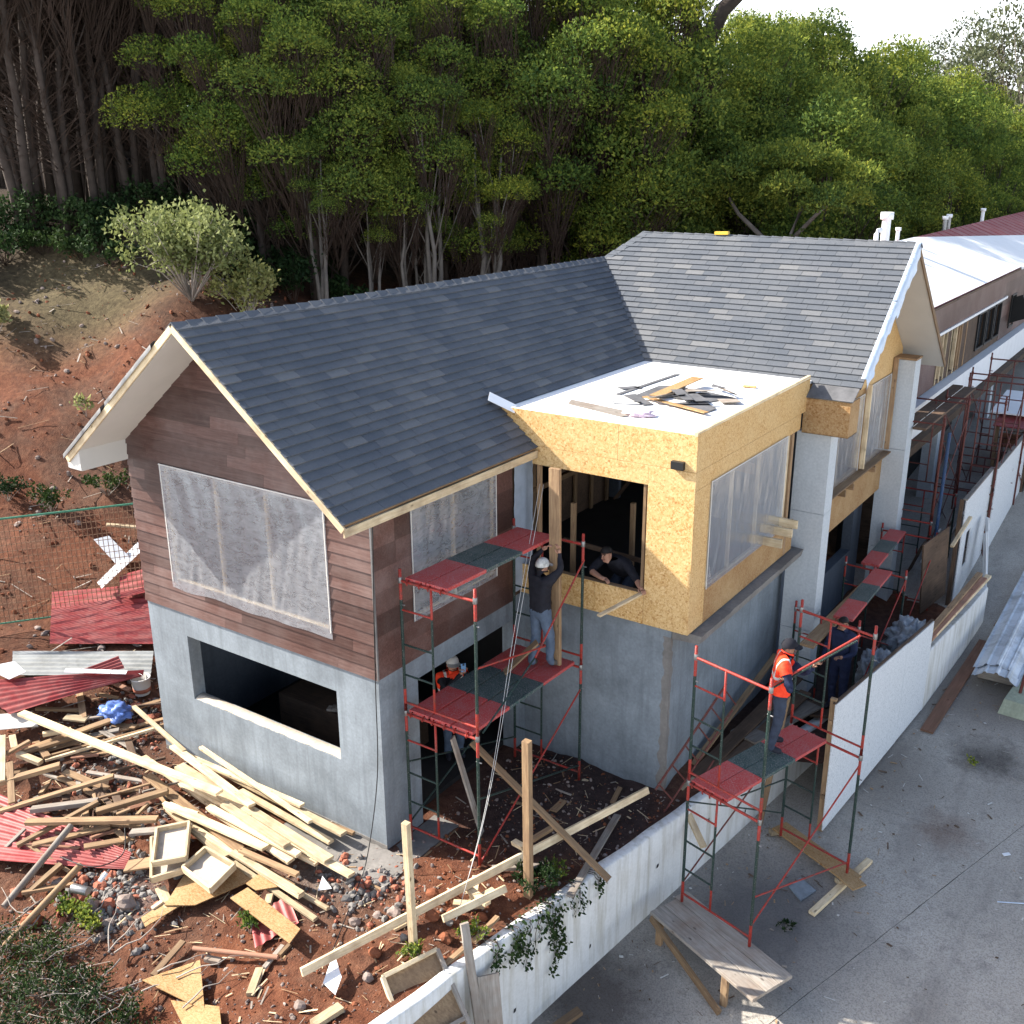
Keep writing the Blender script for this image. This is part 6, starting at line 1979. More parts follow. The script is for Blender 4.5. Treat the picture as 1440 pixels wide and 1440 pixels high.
def leaf_quads(rs, P, D, size, ratio, droop=.0, hint=None):
    """leaf-shaped quads at points P pointing along D (n,3)"""
    n = len(P)
    D = D / (np.linalg.norm(D, axis=1, keepdims=True) + 1e-9)
    rnd = rs.normal(size=(n, 3)) if hint is None else hint + rs.normal(size=(n, 3)) * .35
    S = np.cross(D, rnd)
    S /= (np.linalg.norm(S, axis=1, keepdims=True) + 1e-9)
    L = size * rs.uniform(.6, 1.3, (n, 1))
    w = L * ratio
    N = np.cross(S, D)
    bend = N * L * rs.uniform(-.25, .25, (n, 1))
    return np.stack([P, P + D * L * .5 + S * w + bend, P + D * L + np.array([0, 0, -droop]) * L, P + D * L * .5 - S * w + bend], axis=1)

def clump_leaves(rs, c, r, flat, n, size, ratio, under=.25):
    u = rs.normal(size=(n, 3))
    u /= np.linalg.norm(u, axis=1, keepdims=True)
    lo = u[:, 2] < -under
    u[lo, 2] *= -.6
    rad = r * (1 - .42 * rs.random_sample((n, 1)) ** 2.2) * (1 + .20 * np.sin(u[:, :1] * 6 + c[0] * 3) * np.sin(u[:, 1:2] * 6 + c[1] * 3) * np.cos(u[:, 2:] * 5))
    P = u * rad * np.array([1, 1, flat]) + np.array(c)
    tg = np.cross(u, rs.normal(size=(n, 3)))
    D = tg + u * .55 + np.array([0, 0, .35])
    return leaf_quads(rs, P, D, size, ratio, hint=u)

TREEV = {}
def tree_variant(kind, seed):
    key = (kind, seed)
    if key in TREEV: return TREEV[key]
    rs = np.random.RandomState(seed * 13 + ord(kind))
    rr = random.Random(seed * 7 + ord(kind))
    H = 10.0
    spec = {'F': (.30, 2.3, 17, 1750, .10, .24, LEAF, BARK), 'D': (.08, 2.3, 24, 1500, .115, .26, LEAF, BARK),
            'T': (.58, 2.2, 12, 1300, .11, .24, LEAF, BARK), 'P': (.35, 3.4, 26, 190, .20, .22, LEAF_GREY, BARK_PALE), 'U': (.62, 1.7, 7, 1700, .09, .24, LEAF, BARK_PALE)}[kind]
    lo, rx, nc, nl, ls, lr, lm, bk = spec
    tv, tf = [], []
    def addtube(path, r0, r1, n):
        v_, f_ = polytube(path, r0, n, r1)
        b = len(tv)
        tv.extend(v_); tf.extend([tuple(q + b for q in f) for f in f_])
    stems = []
    ns = 1 if kind == 'P' else (4 if kind == 'T' else rr.choice((1, 2, 2, 3)))
    for s in range(ns):
        a = rr.uniform(0, 6.28)
        top = Vector((math.cos(a), math.sin(a), 0)) * rr.uniform(.2, 1.0) + Vector((0, 0, H * rr.uniform(.82, .93)))
        b0 = Vector((math.cos(a), math.sin(a), 0)) * (.15 * (ns > 1))
        path = []
        for i in range(9):
            t = i / 8
            p = b0 + (top - b0) * t + Vector((noise.noise(Vector((t * 3, s, seed))), noise.noise(Vector((t * 3, s + 9, seed))), 0)) * .35 * math.sin(math.pi * t)
            path.append(p)
        path[0].z -= .5
        addtube(path, .13 if ns > 1 else .17, .03, 7)
        stems.append(path)
    Q, TW = [], []
    for i in range(nc):
        t = lo + (1 - lo) * (i + rr.random()) / nc
        k = (t - lo) / (1 - lo)
        if kind in 'FT': env = rx * math.sqrt(max(.02, 1 - ((k - .45) / .58) ** 2))
        elif kind == 'D': env = rx * math.sqrt(max(.03, 1 - ((k - .35) / .68) ** 2))
        elif kind == 'U': env = rx * math.sqrt(max(.05, 1 - (k * .9) ** 2))
        else: env = rx * (.5 + .6 * math.sin(math.pi * min(1, k + .1)))
        a = i * 2.4 + rr.uniform(-.6, .6)
        rad = env * rr.uniform(.5, 1.0)
        st = stems[i % ns]
        base = st[min(8, int(t * 8))]
        c = Vector((base.x * .5 + rad * math.cos(a), base.y * .5 + rad * math.sin(a), t * H))
        r = rr.uniform(.7, 1.35) * (1.15 if kind in 'DP' else 1.0) * (1 - .25 * k)
        if kind == 'U': r *= .85
        flat = rr.uniform(.78, 1.0) if kind in 'FTU' else rr.uniform(.85, 1.05)
        Q.append(clump_leaves(rs, c, r, flat, int(nl * (r * r * .9 + .1)), ls, lr, .30 if kind in 'FTU' else .35))
        j = min(8, max(1, int((t - .16 - .1 * rr.random()) * 8)))
        p0 = st[j]
        mid = (p0 + c) / 2 + Vector((0, 0, -.15))
        addtube([p0, mid, c], .035, .012, 5)
        nt_ = 40 if kind in 'FTU' else 10
        for w in range(nt_):
            d = Vector((rr.gauss(0, 1), rr.gauss(0, 1), rr.uniform(-.2, 1))).normalized() * r * rr.uniform(.6, .95)
            s0 = mid + (c - mid) * rr.uniform(0, 1) - Vector((0, 0, r * rr.uniform(.25, 1.3)))
            e0 = c + Vector((d.x, d.y, d.z * flat * .6 - r * .1))
            TW.append((s0, e0))
    if kind in 'FT':
        for st in stems:
            for w in range(70 if kind == 'T' else 36):
                j = rr.uniform(1.2, 5.6)
                a_, b_ = st[int(j)], st[int(j) + 1]
                p = a_ + (b_ - a_) * (j - int(j))
                an = rr.uniform(0, 6.28)
                TW.append((p, p + Vector((math.cos(an), math.sin(an), rr.uniform(.2, 1.1))) * rr.uniform(.4, 1.5)))
    crown = fast_quads('crown', np.concatenate(Q), lm)
    trunk = mk('trunk', tv, tf, bk, True)
    tq = []
    for (p, q) in TW:
        d = (q - p).normalized()
        s = d.cross(Vector((.3, .5, .8))).normalized() * .013
        u = d.cross(s).normalized() * .012
        tq.append([p + s, q + s * .3, q - s * .3, p - s]); tq.append([p + u, q + u * .3, q - u * .3, p - u])
    twigs = fast_quads('twigs', np.array([[tuple(v) for v in q] for q in tq]), TWIG)
    TREEV[key] = (trunk, crown, twigs)
    return TREEV[key]

TL = {'T': ('tall dark tree with bare twiggy lower stems at the edge of the clearing', 'dark trees on the left of the clearing'),
      'F': ('tall slender tree with clumped green crown in the forest behind the house', 'forest trees on stems'),
      'D': ('dense bushy green tree on the hillside beyond the main roof', 'dense hillside trees'),
      'P': ('pale grey green tree standing against the sky beyond the long building', 'pale trees on the skyline'),
      'U': ('small umbrella crowned tree at the edge of the dark forest', 'umbrella trees at the forest edge')}
rt = random.Random(99)
for i, (x, y, h, k) in enumerate(TREES):
    nv = {'F': 4, 'D': 4, 'P': 2, 'U': 3, 'T': 3}[k]
    tr, cr_, tw = tree_variant(k, i % nv)
    z = terr(x, y) - .1
    lab = TL[k][0]
    if k == 'F':
        dc = math.hypot(x - 8.17, y + 8.82)
        lab = lab if dc < 35.5 else ('slender tree of the second row behind the front forest stems' if dc < 41 else 'tree high in the forest whose crown rises behind the others')
    elif k == 'D' and math.hypot(x - 8.17, y + 8.82) > 45:
        lab = 'bushy green tree far along the hillside, its crown against the sky'
    t = thing('tree', lab, 'tree', (x, y, z), TL[k][1])
    s = h / 10.0
    sx = (.55 + .5 * s) * rt.uniform(.92, 1.12) if k != 'U' else s * rt.uniform(.95, 1.2)
    M = Matrix.Translation((x, y, z)) @ Matrix.Rotation(rt.uniform(0, 6.28), 4, 'Z') @ Matrix.Diagonal((sx, sx, s, 1))
    for nm, me in (('trunk', tr), ('crown', cr_), ('twigs', tw)):
        put(bpy.data.objects.new(nm, me), t, M)

# old forked tree above the forest, and the twisted pale tree behind the main roof
def special_tree(loc, label, limbs, r0, bark, clumps, leafm, size=.16):
    t = thing('tree', label, 'tree', loc)
    L0 = Vector(loc)
    tv, tf = [], []
    for path, ra, rb in limbs:
        v_, f_ = polytube([L0 + Vector(p) for p in path], ra, 9, rb)
        b = len(tv); tv.extend(v_); tf.extend([tuple(q + b for q in f) for f in f_])
    part('trunk', tv, tf, bark, t, True)
    rs = np.random.RandomState(5)
    Q = [clump_leaves(rs, np.array(L0) + np.array(c), r, .65, n, size, .22) for c, r, n in clumps]
    put(bpy.data.objects.new('crown', fast_quads('crown', np.concatenate(Q), leafm)), t)
    return t
zb = terr(-11.3, 32.8)
special_tree((-11.3, 32.8, zb + 3.0), 'old dark tree with thick forking trunk rising above the forest', [
    ([(0, 0, -4), (.1, 0, 1), (.2, 0, 6.2)], .80, .62), ([(.2, 0, 6.0), (-.6, -.2, 8.2), (-1.4, -.3, 11)], .40, .2), ([(.2, 0, 6.0), (.9, .3, 7.6), (2.6, .8, 9.2), (4.2, 1.2, 10.6)], .42, .12),
    ([(1.6, .5, 8.2), (1.5, .2, 10), (1.2, .2, 12)], .2, .06), ([(-.4, -.1, 7.6), (-2.2, -.6, 8.6), (-3.6, -1, 8.4)], .22, .05), ([(2.6, .8, 9.2), (4.6, 1.2, 9.3), (6.2, 1.5, 9.8)], .14, .03)], .7, BARK,
    [((-3.4, -1, 9.0), 1.3, 900), ((5.2, 1.4, 9.9), 1.5, 1300), ((6.6, 1.8, 9.6), 1.2, 900), ((1.2, .3, 12.6), 1.8, 1200), ((-1.6, -.3, 11.6), 1.8, 1200), ((3.4, 1, 11.8), 1.5, 900), ((7.4, 2.0, 10.0), 1.0, 700)], LEAF_DARK)
zt_ = terr(-3.0, 23.0)
special_tree((-3.3, 22.4, zt_), 'umbrella tree with twisted pale trunk behind the main roof ridge', [
    ([(0, 0, -.5), (.1, .1, 3.2), (.25, 0, 5.2), (.1, .1, 6.4), (.5, .2, 7.6)], .16, .07), ([(.25, 0, 5.6), (-.6, 0, 6.6), (-1.5, .1, 7.3), (-2.0, .1, 8.0)], .10, .04), ([(.1, .1, 6.4), (.9, .2, 7.3), (1.6, .3, 8.0)], .08, .03)], .3, BARK_PALE,
    [((rr_ * math.cos(a_) * 1.0, rr_ * math.sin(a_) * .8, 8.1 + .9 * math.cos(rr_ * .6) - .35 * (rr_ > 1.6) * ((i_ % 3))), .75, 900) for i_, (rr_, a_) in enumerate([(0, 0), (1.0, .5), (1.0, 2.2), (1.1, 3.8), (1.0, 5.3), (1.9, 0), (1.9, .9), (2.0, 1.9), (1.9, 3.0), (1.9, 4.0), (2.0, 5.0), (1.9, 5.8), (2.2, .4), (2.2, 3.5), (2.3, 5.5)])], LEAF, .12)

# pale shrub on the spoil heap
def shrub(loc, label, nst, h, spread, nleaf, size, leafm, seed, twigm=TWIG_PALE, group=None, cat='shrub'):
    rs = np.random.RandomState(seed); rr = random.Random(seed)
    t = thing('shrub', label, cat, loc, group)
    tv, tf, tips = [], [], []
    for i in range(nst):
        a = rr.uniform(0, 6.28); d = spread * rr.uniform(.2, 1.0)
        top = Vector((loc[0] + math.cos(a) * d, loc[1] + math.sin(a) * d, loc[2] + h * rr.uniform(.45, 1.0)))
        b = Vector(loc)
        mid = (b + top) / 2 + Vector((rr.uniform(-.1, .1), rr.uniform(-.1, .1), h * .12))
        v_, f_ = polytube([b, mid, top], .022 * h / 2, 4, .004)
        k = len(tv); tv.extend(v_); tf.extend([tuple(q + k for q in f) for f in f_])
        for w in range(5):
            s = mid + (top - mid) * rr.uniform(0, 1)
            e = s + Vector((rr.uniform(-1, 1), rr.uniform(-1, 1), rr.uniform(0, 1))) * h * .18
            v_, f_ = polytube([s, e], .008 * h / 2, 3, .003)
            k = len(tv); tv.extend(v_); tf.extend([tuple(q + k for q in f) for f in f_])
            tips.append(e)
        tips.append(top)
    part('stems', tv, tf, twigm, t, True)
    T = np.array([tuple(p) for p in tips])
    idx = rs.randint(0, len(T), nleaf)
    P = T[idx] + rs.normal(size=(nleaf, 3)) * h * .075
    D = rs.normal(size=(nleaf, 3)) + np.array([0, 0, .7])
    put(bpy.data.objects.new('leaves', fast_quads('leaves', leaf_quads(rs, P, D, size, .28), leafm)), t)
    return t
shrub((-13.2, 8.2, terr(-13.2, 8.2) - .1), 'pale leafy shrub with bare twigs on the spoil heap behind the roof', 46, 2.1, 1.5, 6000, .13, LEAF_PALE, 3)
shrub((-12.4, 9.3, terr(-12.4, 9.3) - .1), 'smaller pale shrub close behind the wing ridge', 22, 1.4, .9, 2200, .12, LEAF_PALE, 4)
shrub((-17.6, 5.6, terr(-17.6, 5.6)), 'low leafy plant at the top of the bank', 10, .8, .6, 700, .14, LEAF_PALE, 6)
shrub((-13.4, 5.0, terr(-13.4, 5.0)), 'small yellow green sprout on the bank', 4, .5, .15, 90, .12, LEAF_PALE, 8)
for i, (x, y, h, sp, n) in enumerate([(-2.6, -3.6, .5, .45, 1800), (-2.0, -3.9, .5, .5, 2000), (-1.5, -3.75, .45, .45, 1700), (-1.2, -4.1, .5, .5, 1800), (-.8, -3.75, .40, .4, 1300), (-1.9, -4.4, .5, .5, 1800), (-2.7, -4.2, .5, .5, 1600), (-.4, -3.9, .4, .4, 1000), (-3.2, -3.7, .4, .35, 900)]):
    shrub((x, y, terr(x, y) - .05), 'low dark green shrub with dead twigs below the chipboard offcuts', 24, h, sp, n // 2, .045, LEAF_DARK, 20 + i, group='shrubs on the lower soil slope')
for i, (x, y, h) in enumerate([(-2.75, -2.95, .28), (-2.4, -3.05, .25), (-3.0, -3.0, .22)]):
    shrub((x, y, terr(x, y) - .02), 'small fresh green weed beside the rubble', 8, h, .18, 260, .06, LEAF, 40 + i, group='weeds by the rubble')
shrub((-.52, -2.02, terr(-.52, -2.02) - .02), 'bright green weed under the brown chipboard strip', 7, .3, .14, 240, .06, LEAF, 50)
shrub((2.12, .42, -.1), 'dark green creeper clump at the foot of the tan stake', 16, .35, .35, 800, .06, LEAF_DARK, 51)
for i, (x, y) in enumerate([(2.02, -.75), (2.25, .9), (1.62, -1.4)]):
    shrub((x, y, terr(x, y)), 'small green weed growing at the retaining wall edge', 8, .22, .2, 280, .05, LEAF, 60 + i, group='weeds on the wall edge')
shrub((6.05, 7.9, road_z(7.9)), 'tiny green weed growing from the road by the oil stain', 6, .10, .14, 90, .05, LEAF, 70)
shrub((4.65, 2.95, road_z(2.95)), 'tiny dark weed growing from the road beside the bench', 6, .10, .16, 80, .05, LEAF_DARK, 71)
for i, (x, y, h) in enumerate([(-13.0, 2.6, .5), (-11.9, 2.9, .6), (-11.3, 3.9, .5), (-12.4, 4.4, .5)]):
    shrub((x, y, terr(x, y)), 'dark low weed on the bank above the wire fence', 12, h, .5, 500, .08, LEAF_DARK, 80 + i, group='weeds on the bank')
rb_ = random.Random(77)
for i in range(44):
    ang = (i % 26) / 25 if i < 26 else (i - 26) / 17 * .42
    x = -21 + 17.5 * ang + rb_.uniform(-.6, .6); y = 6.5 + 14.5 * ang ** 1.15 + rb_.uniform(-.6, .6) + (1.8 if i >= 26 else 0)
    shrub((x, y, terr(x, y) - .1), 'dark undergrowth bush at the foot of the forest trees', 14, rb_.uniform(.6, 1.4), rb_.uniform(.6, 1.1), 650, .13, LEAF_DARK, 200 + i, twigm=TWIG, group='undergrowth along the forest edge')
# vines hanging down the retaining wall
def vine(y, length, n, seed):
    rs = np.random.RandomState(seed); rr = random.Random(seed)
    x0 = 2.46 + .195 * y + .03
    t = thing('vine', 'leafy vine hanging down the white retaining wall', 'vine', (x0, y, -.02), 'vines on the retaining wall')
    tv, tf, P = [], [], []
    for s in range(3):
        yy = y + rr.uniform(-.12, .12)
        path = [Vector((x0 - .25, yy, .0)), Vector((x0 - .02, yy, .04))]
        L = length * rr.uniform(.6, 1.0)
        for i in range(1, 9):
            yy += rr.uniform(-.05, .05)
            path.append(Vector((2.46 + .195 * yy + .03, yy, -L * i / 8)))
        v_, f_ = polytube(path, .006, 4, .003)
        b = len(tv); tv.extend(v_); tf.extend([tuple(q + b for q in f) for f in f_])
        P += [tuple(path[k] + (path[k + 1] - path[k]) * rr.random()) for k in [rr.randrange(len(path) - 1) for _ in range(n // 3)]]
    part('stem', tv, tf, TWIG, t)
    P = np.array(P) + rs.normal(size=(len(P), 3)) * np.array([.02, .05, .04]) + np.array([.02, 0, 0])
    D = rs.normal(size=P.shape) * .7 + np.array([.5, 0, -.5])
    put(bpy.data.objects.new('leaves', fast_quads('leaves', leaf_quads(rs, P, D, .06, .34), LEAF_DARK)), t)
for i, (y, L, n) in enumerate([(.35, 1.05, 240), (.12, .5, 110), (-.35, .45, 150), (.72, .55, 60), (1.0, .35, 50), (-.75, .35, 70), (-.1, .9, 60)]):
    vine(y, L, n, i + 1)
# dead branches in the shrubs
rr = random.Random(31)
for i in range(40):
    x, y = rr.uniform(-3.4, -.2), rr.uniform(-4.4, -3.0)
    p = Vector((x, y, terr(x, y) + .18))
    a = rr.uniform(0, 6.28)
    path = [p]
    for k in range(5):
        a += rr.uniform(-.6, .6)
        path.append(path[-1] + Vector((math.cos(a) * .16, math.sin(a) * .16, rr.uniform(-.05, .07))))
    v_, f_ = polytube(path, .011, 5, .003)
    tag(part('dead_branch', v_, f_, TWIG_PALE, None, True), 'bare pale dead branch lying in the low shrubs', 'branch', 'dead branches in the shrubs')

# ------------------------------------------------------------------ people
SKIN = m_plain('skin', (.40, .215, .145), .5, .08, 20, bumpk=0)
SKIN_D = m_plain('skin_tan', (.30, .155, .10), .5, .08, 20, bumpk=0)
HAIR = m_plain('black_hair', (.015, .012, .011), .6, .3, 30, bumpk=0)
NAVY = m_plain('navy_cloth', (.018, .024, .055), .85, .3, 12, bumpk=.3)
BLACKC = m_plain('black_cloth', (.016, .016, .022), .85, .3, 12, bumpk=.3)
JEANS = m_plain('jeans', (.085, .115, .165), .85, .3, 9, bumpk=.3)
JEANS_D = m_plain('dark_jeans', (.035, .045, .070), .85, .35, 9, bumpk=.3)
BOOT = m_plain('dusty_boot', (.10, .085, .07), .85, .4, 12)
SHOE = m_plain('dark_shoe', (.02, .021, .03), .7, .3, 12)
CAPM = m_plain('camouflage_cap', (.50, .49, .45), .8, .55, 16, bumpk=0)
EYE = m_plain('eye', (.02, .015, .012), .3, .1, bumpk=0)
LIP = m_plain('lip', (.30, .12, .095), .5, .1, bumpk=0)

def m_vest():
    m, nt, b = new_mat('orange_vest')
    g = nt.nodes.new('ShaderNodeTexCoord')
    sp = nt.nodes.new('ShaderNodeSeparateXYZ')
    nt.links.new(g.outputs['Object'], sp.inputs[0])
    n = noisen(nt, wpos(nt), 14, 4)
    col = ramp(nt, n, [(.3, (.78, .040, .014)), (.7, (.95, .080, .028))])
    wv = nd(nt, 'ShaderNodeMath', operation='COMPARE', n_1=.115, n_2=.022)
    nt.links.new(sp.outputs['Z'], wv.inputs[0])
    col = mixc(nt, wv.outputs[0], col, (.62, .60, .58))
    ab = nd(nt, 'ShaderNodeMath', operation='ABSOLUTE')
    nt.links.new(sp.outputs['X'], ab.inputs[0])
    w2 = nd(nt, 'ShaderNodeMath', operation='COMPARE', n_1=.125, n_2=.020)
    nt.links.new(ab.outputs[0], w2.inputs[0])
    gt = nd(nt, 'ShaderNodeMath', operation='GREATER_THAN', n_1=.13)
    nt.links.new(sp.outputs['Z'], gt.inputs[0])
    mu = nd(nt, 'ShaderNodeMath', operation='MULTIPLY')
    nt.links.new(w2.outputs[0], mu.inputs[0]); nt.links.new(gt.outputs[0], mu.inputs[1])
    col = mixc(nt, mu.outputs[0], col, (.62, .60, .58))
    setc(nt, b, col)
    b.inputs['Roughness'].default_value = .7
    return m
VEST = m_vest()

BONES = [('pelvis', 'waist'), ('waist', 'chest'), ('chest', 'neck'), ('neck', 'jaw'), ('jaw', 'skull'), ('skull', 'crown')]
for s in 'LR':
    BONES += [('chest', 'sh' + s), ('sh' + s, 'el' + s), ('el' + s, 'wr' + s), ('wr' + s, 'ha' + s), ('pelvis', 'hi' + s), ('hi' + s, 'kn' + s), ('kn' + s, 'an' + s), ('an' + s, 'to' + s)]
RAD = {'pelvis': (.168, .130), 'waist': (.165, .130), 'chest': (.180, .135), 'neck': (.056, .056), 'jaw': (.066, .078), 'skull': (.078, .094), 'crown': (.058, .07),
       'sh': (.080, .080), 'el': (.056, .056), 'wr': (.033, .033), 'ha': (.036, .022), 'hi': (.105, .105), 'kn': (.075, .075), 'an': (.060, .060), 'to': (.042, .034)}
STAND = {'pelvis': (0, 0, .93), 'waist': (0, .0, 1.08), 'chest': (0, .0, 1.30), 'neck': (0, .005, 1.46), 'jaw': (0, .03, 1.535), 'skull': (0, .03, 1.61), 'crown': (0, .015, 1.685),
         'shL': (-.185, 0, 1.39), 'shR': (.185, 0, 1.39), 'elL': (-.23, -.02, 1.12), 'elR': (.23, -.02, 1.12), 'wrL': (-.23, .08, .88), 'wrR': (.23, .08, .88), 'haL': (-.23, .11, .80), 'haR': (.23, .11, .80),
         'hiL': (-.09, 0, .88), 'hiR': (.09, 0, .88), 'knL': (-.10, .02, .48), 'knR': (.10, .02, .48), 'anL': (-.10, -.02, .085), 'anR': (.10, -.02, .085), 'toL': (-.12, .16, .04), 'toR': (.12, .16, .04)}

def seg_d(p, a, b):
    ab = b - a
    t = max(0, min(1, (p - a).dot(ab) / max(1e-9, ab.length_squared)))
    return (p - a - ab * t).length

def person(label, loc, face, pose, mats, H=1.70, short=False, vest=False, cap=None, hair=True, wpose=None, group=None, beard=False):
    """loc feet position, face = facing angle of +y (radians, 0 = +Y), pose overrides joints in local metres"""
    k = H / 1.70
    M = Matrix.Translation(loc) @ Matrix.Rotation(face, 4, 'Z')
    J = {n: Vector(v) * k for n, v in STAND.items()}
    for n, v in pose.items():
        J[n] = Vector(v) * k
    Mi = M.inverted()
    for n, v in (wpose or {}).items():
        J[n] = Mi @ Vector(v)
    names = list(J)
    idx = {n: i for i, n in enumerate(names)}
    me = bpy.data.meshes.new('body')
    me.from_pydata([tuple(J[n]) for n in names], [(idx[a], idx[b]) for a, b in BONES], [])
    tmp = bpy.data.objects.new('tmp_body', me)
    COL.objects.link(tmp)
    sk = tmp.modifiers.new('skin', 'SKIN')
    sk.use_smooth_shade = True
    for n in names:
        sv = me.skin_vertices[0].data[idx[n]]
        r = RAD.get(n) or RAD[n[:2]]
        sv.radius = (r[0] * k, r[1] * k)
        sv.use_root = n == 'pelvis'
    ss_ = tmp.modifiers.new('sub', 'SUBSURF')
    ss_.levels = 3; ss_.render_levels = 3
    dg = bpy.context.evaluated_depsgraph_get()
    body = bpy.data.meshes.new_from_object(tmp.evaluated_get(dg))
    bpy.data.objects.remove(tmp)
    body.name = 'body'
    body.materials.clear()
    sk_m, shirt, pants, shoe = mats
    for m in (sk_m, shirt, pants, shoe):
        body.materials.append(m)
    reg = {}
    for a, b in BONES:
        if b in ('jaw', 'skull', 'crown') : r = 0
        elif b == 'neck': r = 1
        elif b[:2] in ('wr',): r = 0 if short else 1
        elif b[:2] == 'ha': r = 0
        elif b[:2] in ('hi', 'kn', 'an'): r = 2
        elif b[:2] == 'to': r = 3
        else: r = 1
        reg[(a, b)] = r
    fr_, vestf = [], []
    rads = lambda n: (RAD.get(n) or RAD[n[:2]])[0] * k
    for p in body.polygons:
        c = p.center
        best = min(reg, key=lambda ab: seg_d(c, J[ab[0]], J[ab[1]]) - .5 * (rads(ab[0]) + rads(ab[1])))
        p.material_index = reg[best]
        if best == ('pelvis', 'waist') and c.z < J['pelvis'].z + .02 * k: p.material_index = 2
        p.use_smooth = True
        if vest and best[1] in ('waist', 'chest', 'neck', 'shL', 'shR') or (vest and best[0] == 'pelvis' and best[1][:2] == 'hi' and c.z > J['pelvis'].z - .01):
            if (c - J['elL']).length > .2 * k and (c - J['elR']).length > .2 * k: vestf.append(p.index)
    cloth = [False] * len(body.vertices)
    for p in body.polygons:
        if p.material_index in (1, 2):
            for vi in p.vertices: cloth[vi] = True
    nrm0 = [v.normal.copy() for v in body.vertices]
    for v in body.vertices:
        if cloth[v.index]:
            q = v.co * 9.0
            v.co += nrm0[v.index] * (.011 * noise.noise(Vector((q.x, q.y, q.z * 1.9 + loc[0] * 9))) + .006 * noise.noise(q * 2.6 + Vector(loc)))
    body.update()
    t = thing('person', label, 'person', loc, group, face)
    put(bpy.data.objects.new('body', body), t, M)
    def pm(name, vv, ff, mat, smooth_=True):
        m_ = mk(name, vv, ff, mat, smooth_); fixn(m_)
        return put(bpy.data.objects.new(name, m_), t, M)
    up = (J['crown'] - J['jaw']).normalized()
    fwd = Vector((0, 1, 0))
    fwd = (fwd - up * fwd.dot(up)).normalized()
    rt_ = fwd.cross(up).normalized()
    hc = J['skull']
    HP = lambda x, y, z: hc + (rt_ * x + fwd * y + up * z) * k
    # face: nose, eyes, brows, mouth, ears
    v_, f_ = polytube([HP(0, .088, .012), HP(0, .104, -.018), HP(0, .112, -.032), HP(0, .092, -.04)], .009 * k, 6, .014 * k)
    pm('nose', v_, f_, sk_m)
    for s in (-1, 1):
        vv, ff = blob_mesh(HP(s * .031, .085, .008), (.012 * k, .010 * k, .007 * k), 1, 1, 0)
        pm('eye', vv, ff, EYE)
        v_, f_ = polytube([HP(s * .014, .093, .026), HP(s * .034, .091, .031), HP(s * .052, .076, .024)], .005 * k, 5)
        pm('eyebrow', v_, f_, HAIR)
        vv, ff = blob_mesh(HP(s * .080, .005, -.008), (.012 * k, .020 * k, .030 * k), 2, 2, .1)
        pm('ear', vv, ff, sk_m)
    v_, f_ = polytube([HP(-.024, .080, -.066), HP(0, .088, -.064), HP(.024, .080, -.066)], .007 * k, 6)
    pm('mouth', v_, f_, LIP)
    # hair as a cap of the skull
    def dome(rx, ry, rz, cz, lo, back):
        vv, ff = [], []
        n, m_ = 18, 8
        for j in range(m_ + 1):
            ph = (math.pi / 2) * (1 - j / m_)
            for i in range(n):
                a = 2 * math.pi * i / n
                low = lo - (back * max(0, -math.sin(a)))
                ph2 = ph if j < m_ else 0
                z = rz * math.sin(ph) if j < m_ else low
                rr_ = math.cos(ph) if j < m_ else 1.0
                if j == 0: rr_ = .02
                vv.append(HP(rx * rr_ * math.cos(a), ry * rr_ * math.sin(a), cz + z))
        for j in range(m_):
            for i in range(n):
                q = (i + 1) % n
                ff.append((j * n + i, j * n + q, (j + 1) * n + q, (j + 1) * n + i))
        return vv, ff
    if hair:
        vv, ff = dome(.087, .100, .100, .018, .028, .085)
        pm('hair', vv, ff, HAIR)
    if cap:
        vv, ff = dome(.097, .112, .112, .026, -.008, .0)
        cp = pm('cap', vv, ff, cap)
        vv, ff = [], []
        for j in range(7):
            a = R(30 + 120 * j / 6)
            for rr_ in (.095, .185):
                yy = .112 * math.sin(a) if rr_ < .1 else .185 * math.sin(a)
                vv.append(HP((.097 if rr_ < .1 else .125) * math.cos(a), yy, .026 - (.0 if rr_ < .1 else .022)))
        for j in range(6):
            ff.append((j * 2, j * 2 + 1, j * 2 + 3, j * 2 + 2))
        nn = len(vv)
        vv += [v + up * .008 for v in vv]
        ff += [tuple(q + nn for q in f[::-1]) for f in ff]
        pm('cap_brim', vv, ff, cap)
    # hands: palm is the end of the arm; five fingers each
    for s in 'LR':
        w, h = J['wr' + s], J['ha' + s]
        d = (h - w).normalized()
        side = d.cross(Vector((0, 0, 1)))
        if side.length < .2: side = d.cross(Vector((0, 1, 0)))
        side.normalize(); nrm = side.cross(d).normalized()
        tv, tf = [], []
        for i, (o, L) in enumerate(((-.027, .060), (-.009, .074), (.009, .078), (.027, .070))):
            b = h + side * o * k + d * .010 * k
            path = [b, b + d * L * .45 * k - nrm * .006 * k, b + d * L * .75 * k - nrm * .022 * k, b + d * L * .9 * k - nrm * .042 * k]
            v_, f_ = polytube(path, .0095 * k, 6, .007 * k)
            q = len(tv); tv += v_; tf += [tuple(x + q for x in f) for f in f_]
        th = -1 if s == 'R' else 1
        b = w + (h - w) * .35 + side * th * .024 * k
        v_, f_ = polytube([b, b + (d * .02 + side * th * .024) * k, b + (d * .05 + side * th * .030 - nrm * .012) * k, b + (d * .066 + side * th * .024 - nrm * .026) * k], .011 * k, 6, .008 * k)
        q = len(tv); tv += v_; tf += [tuple(x + q for x in f) for f in f_]
        pm('fingers', tv, tf, sk_m)
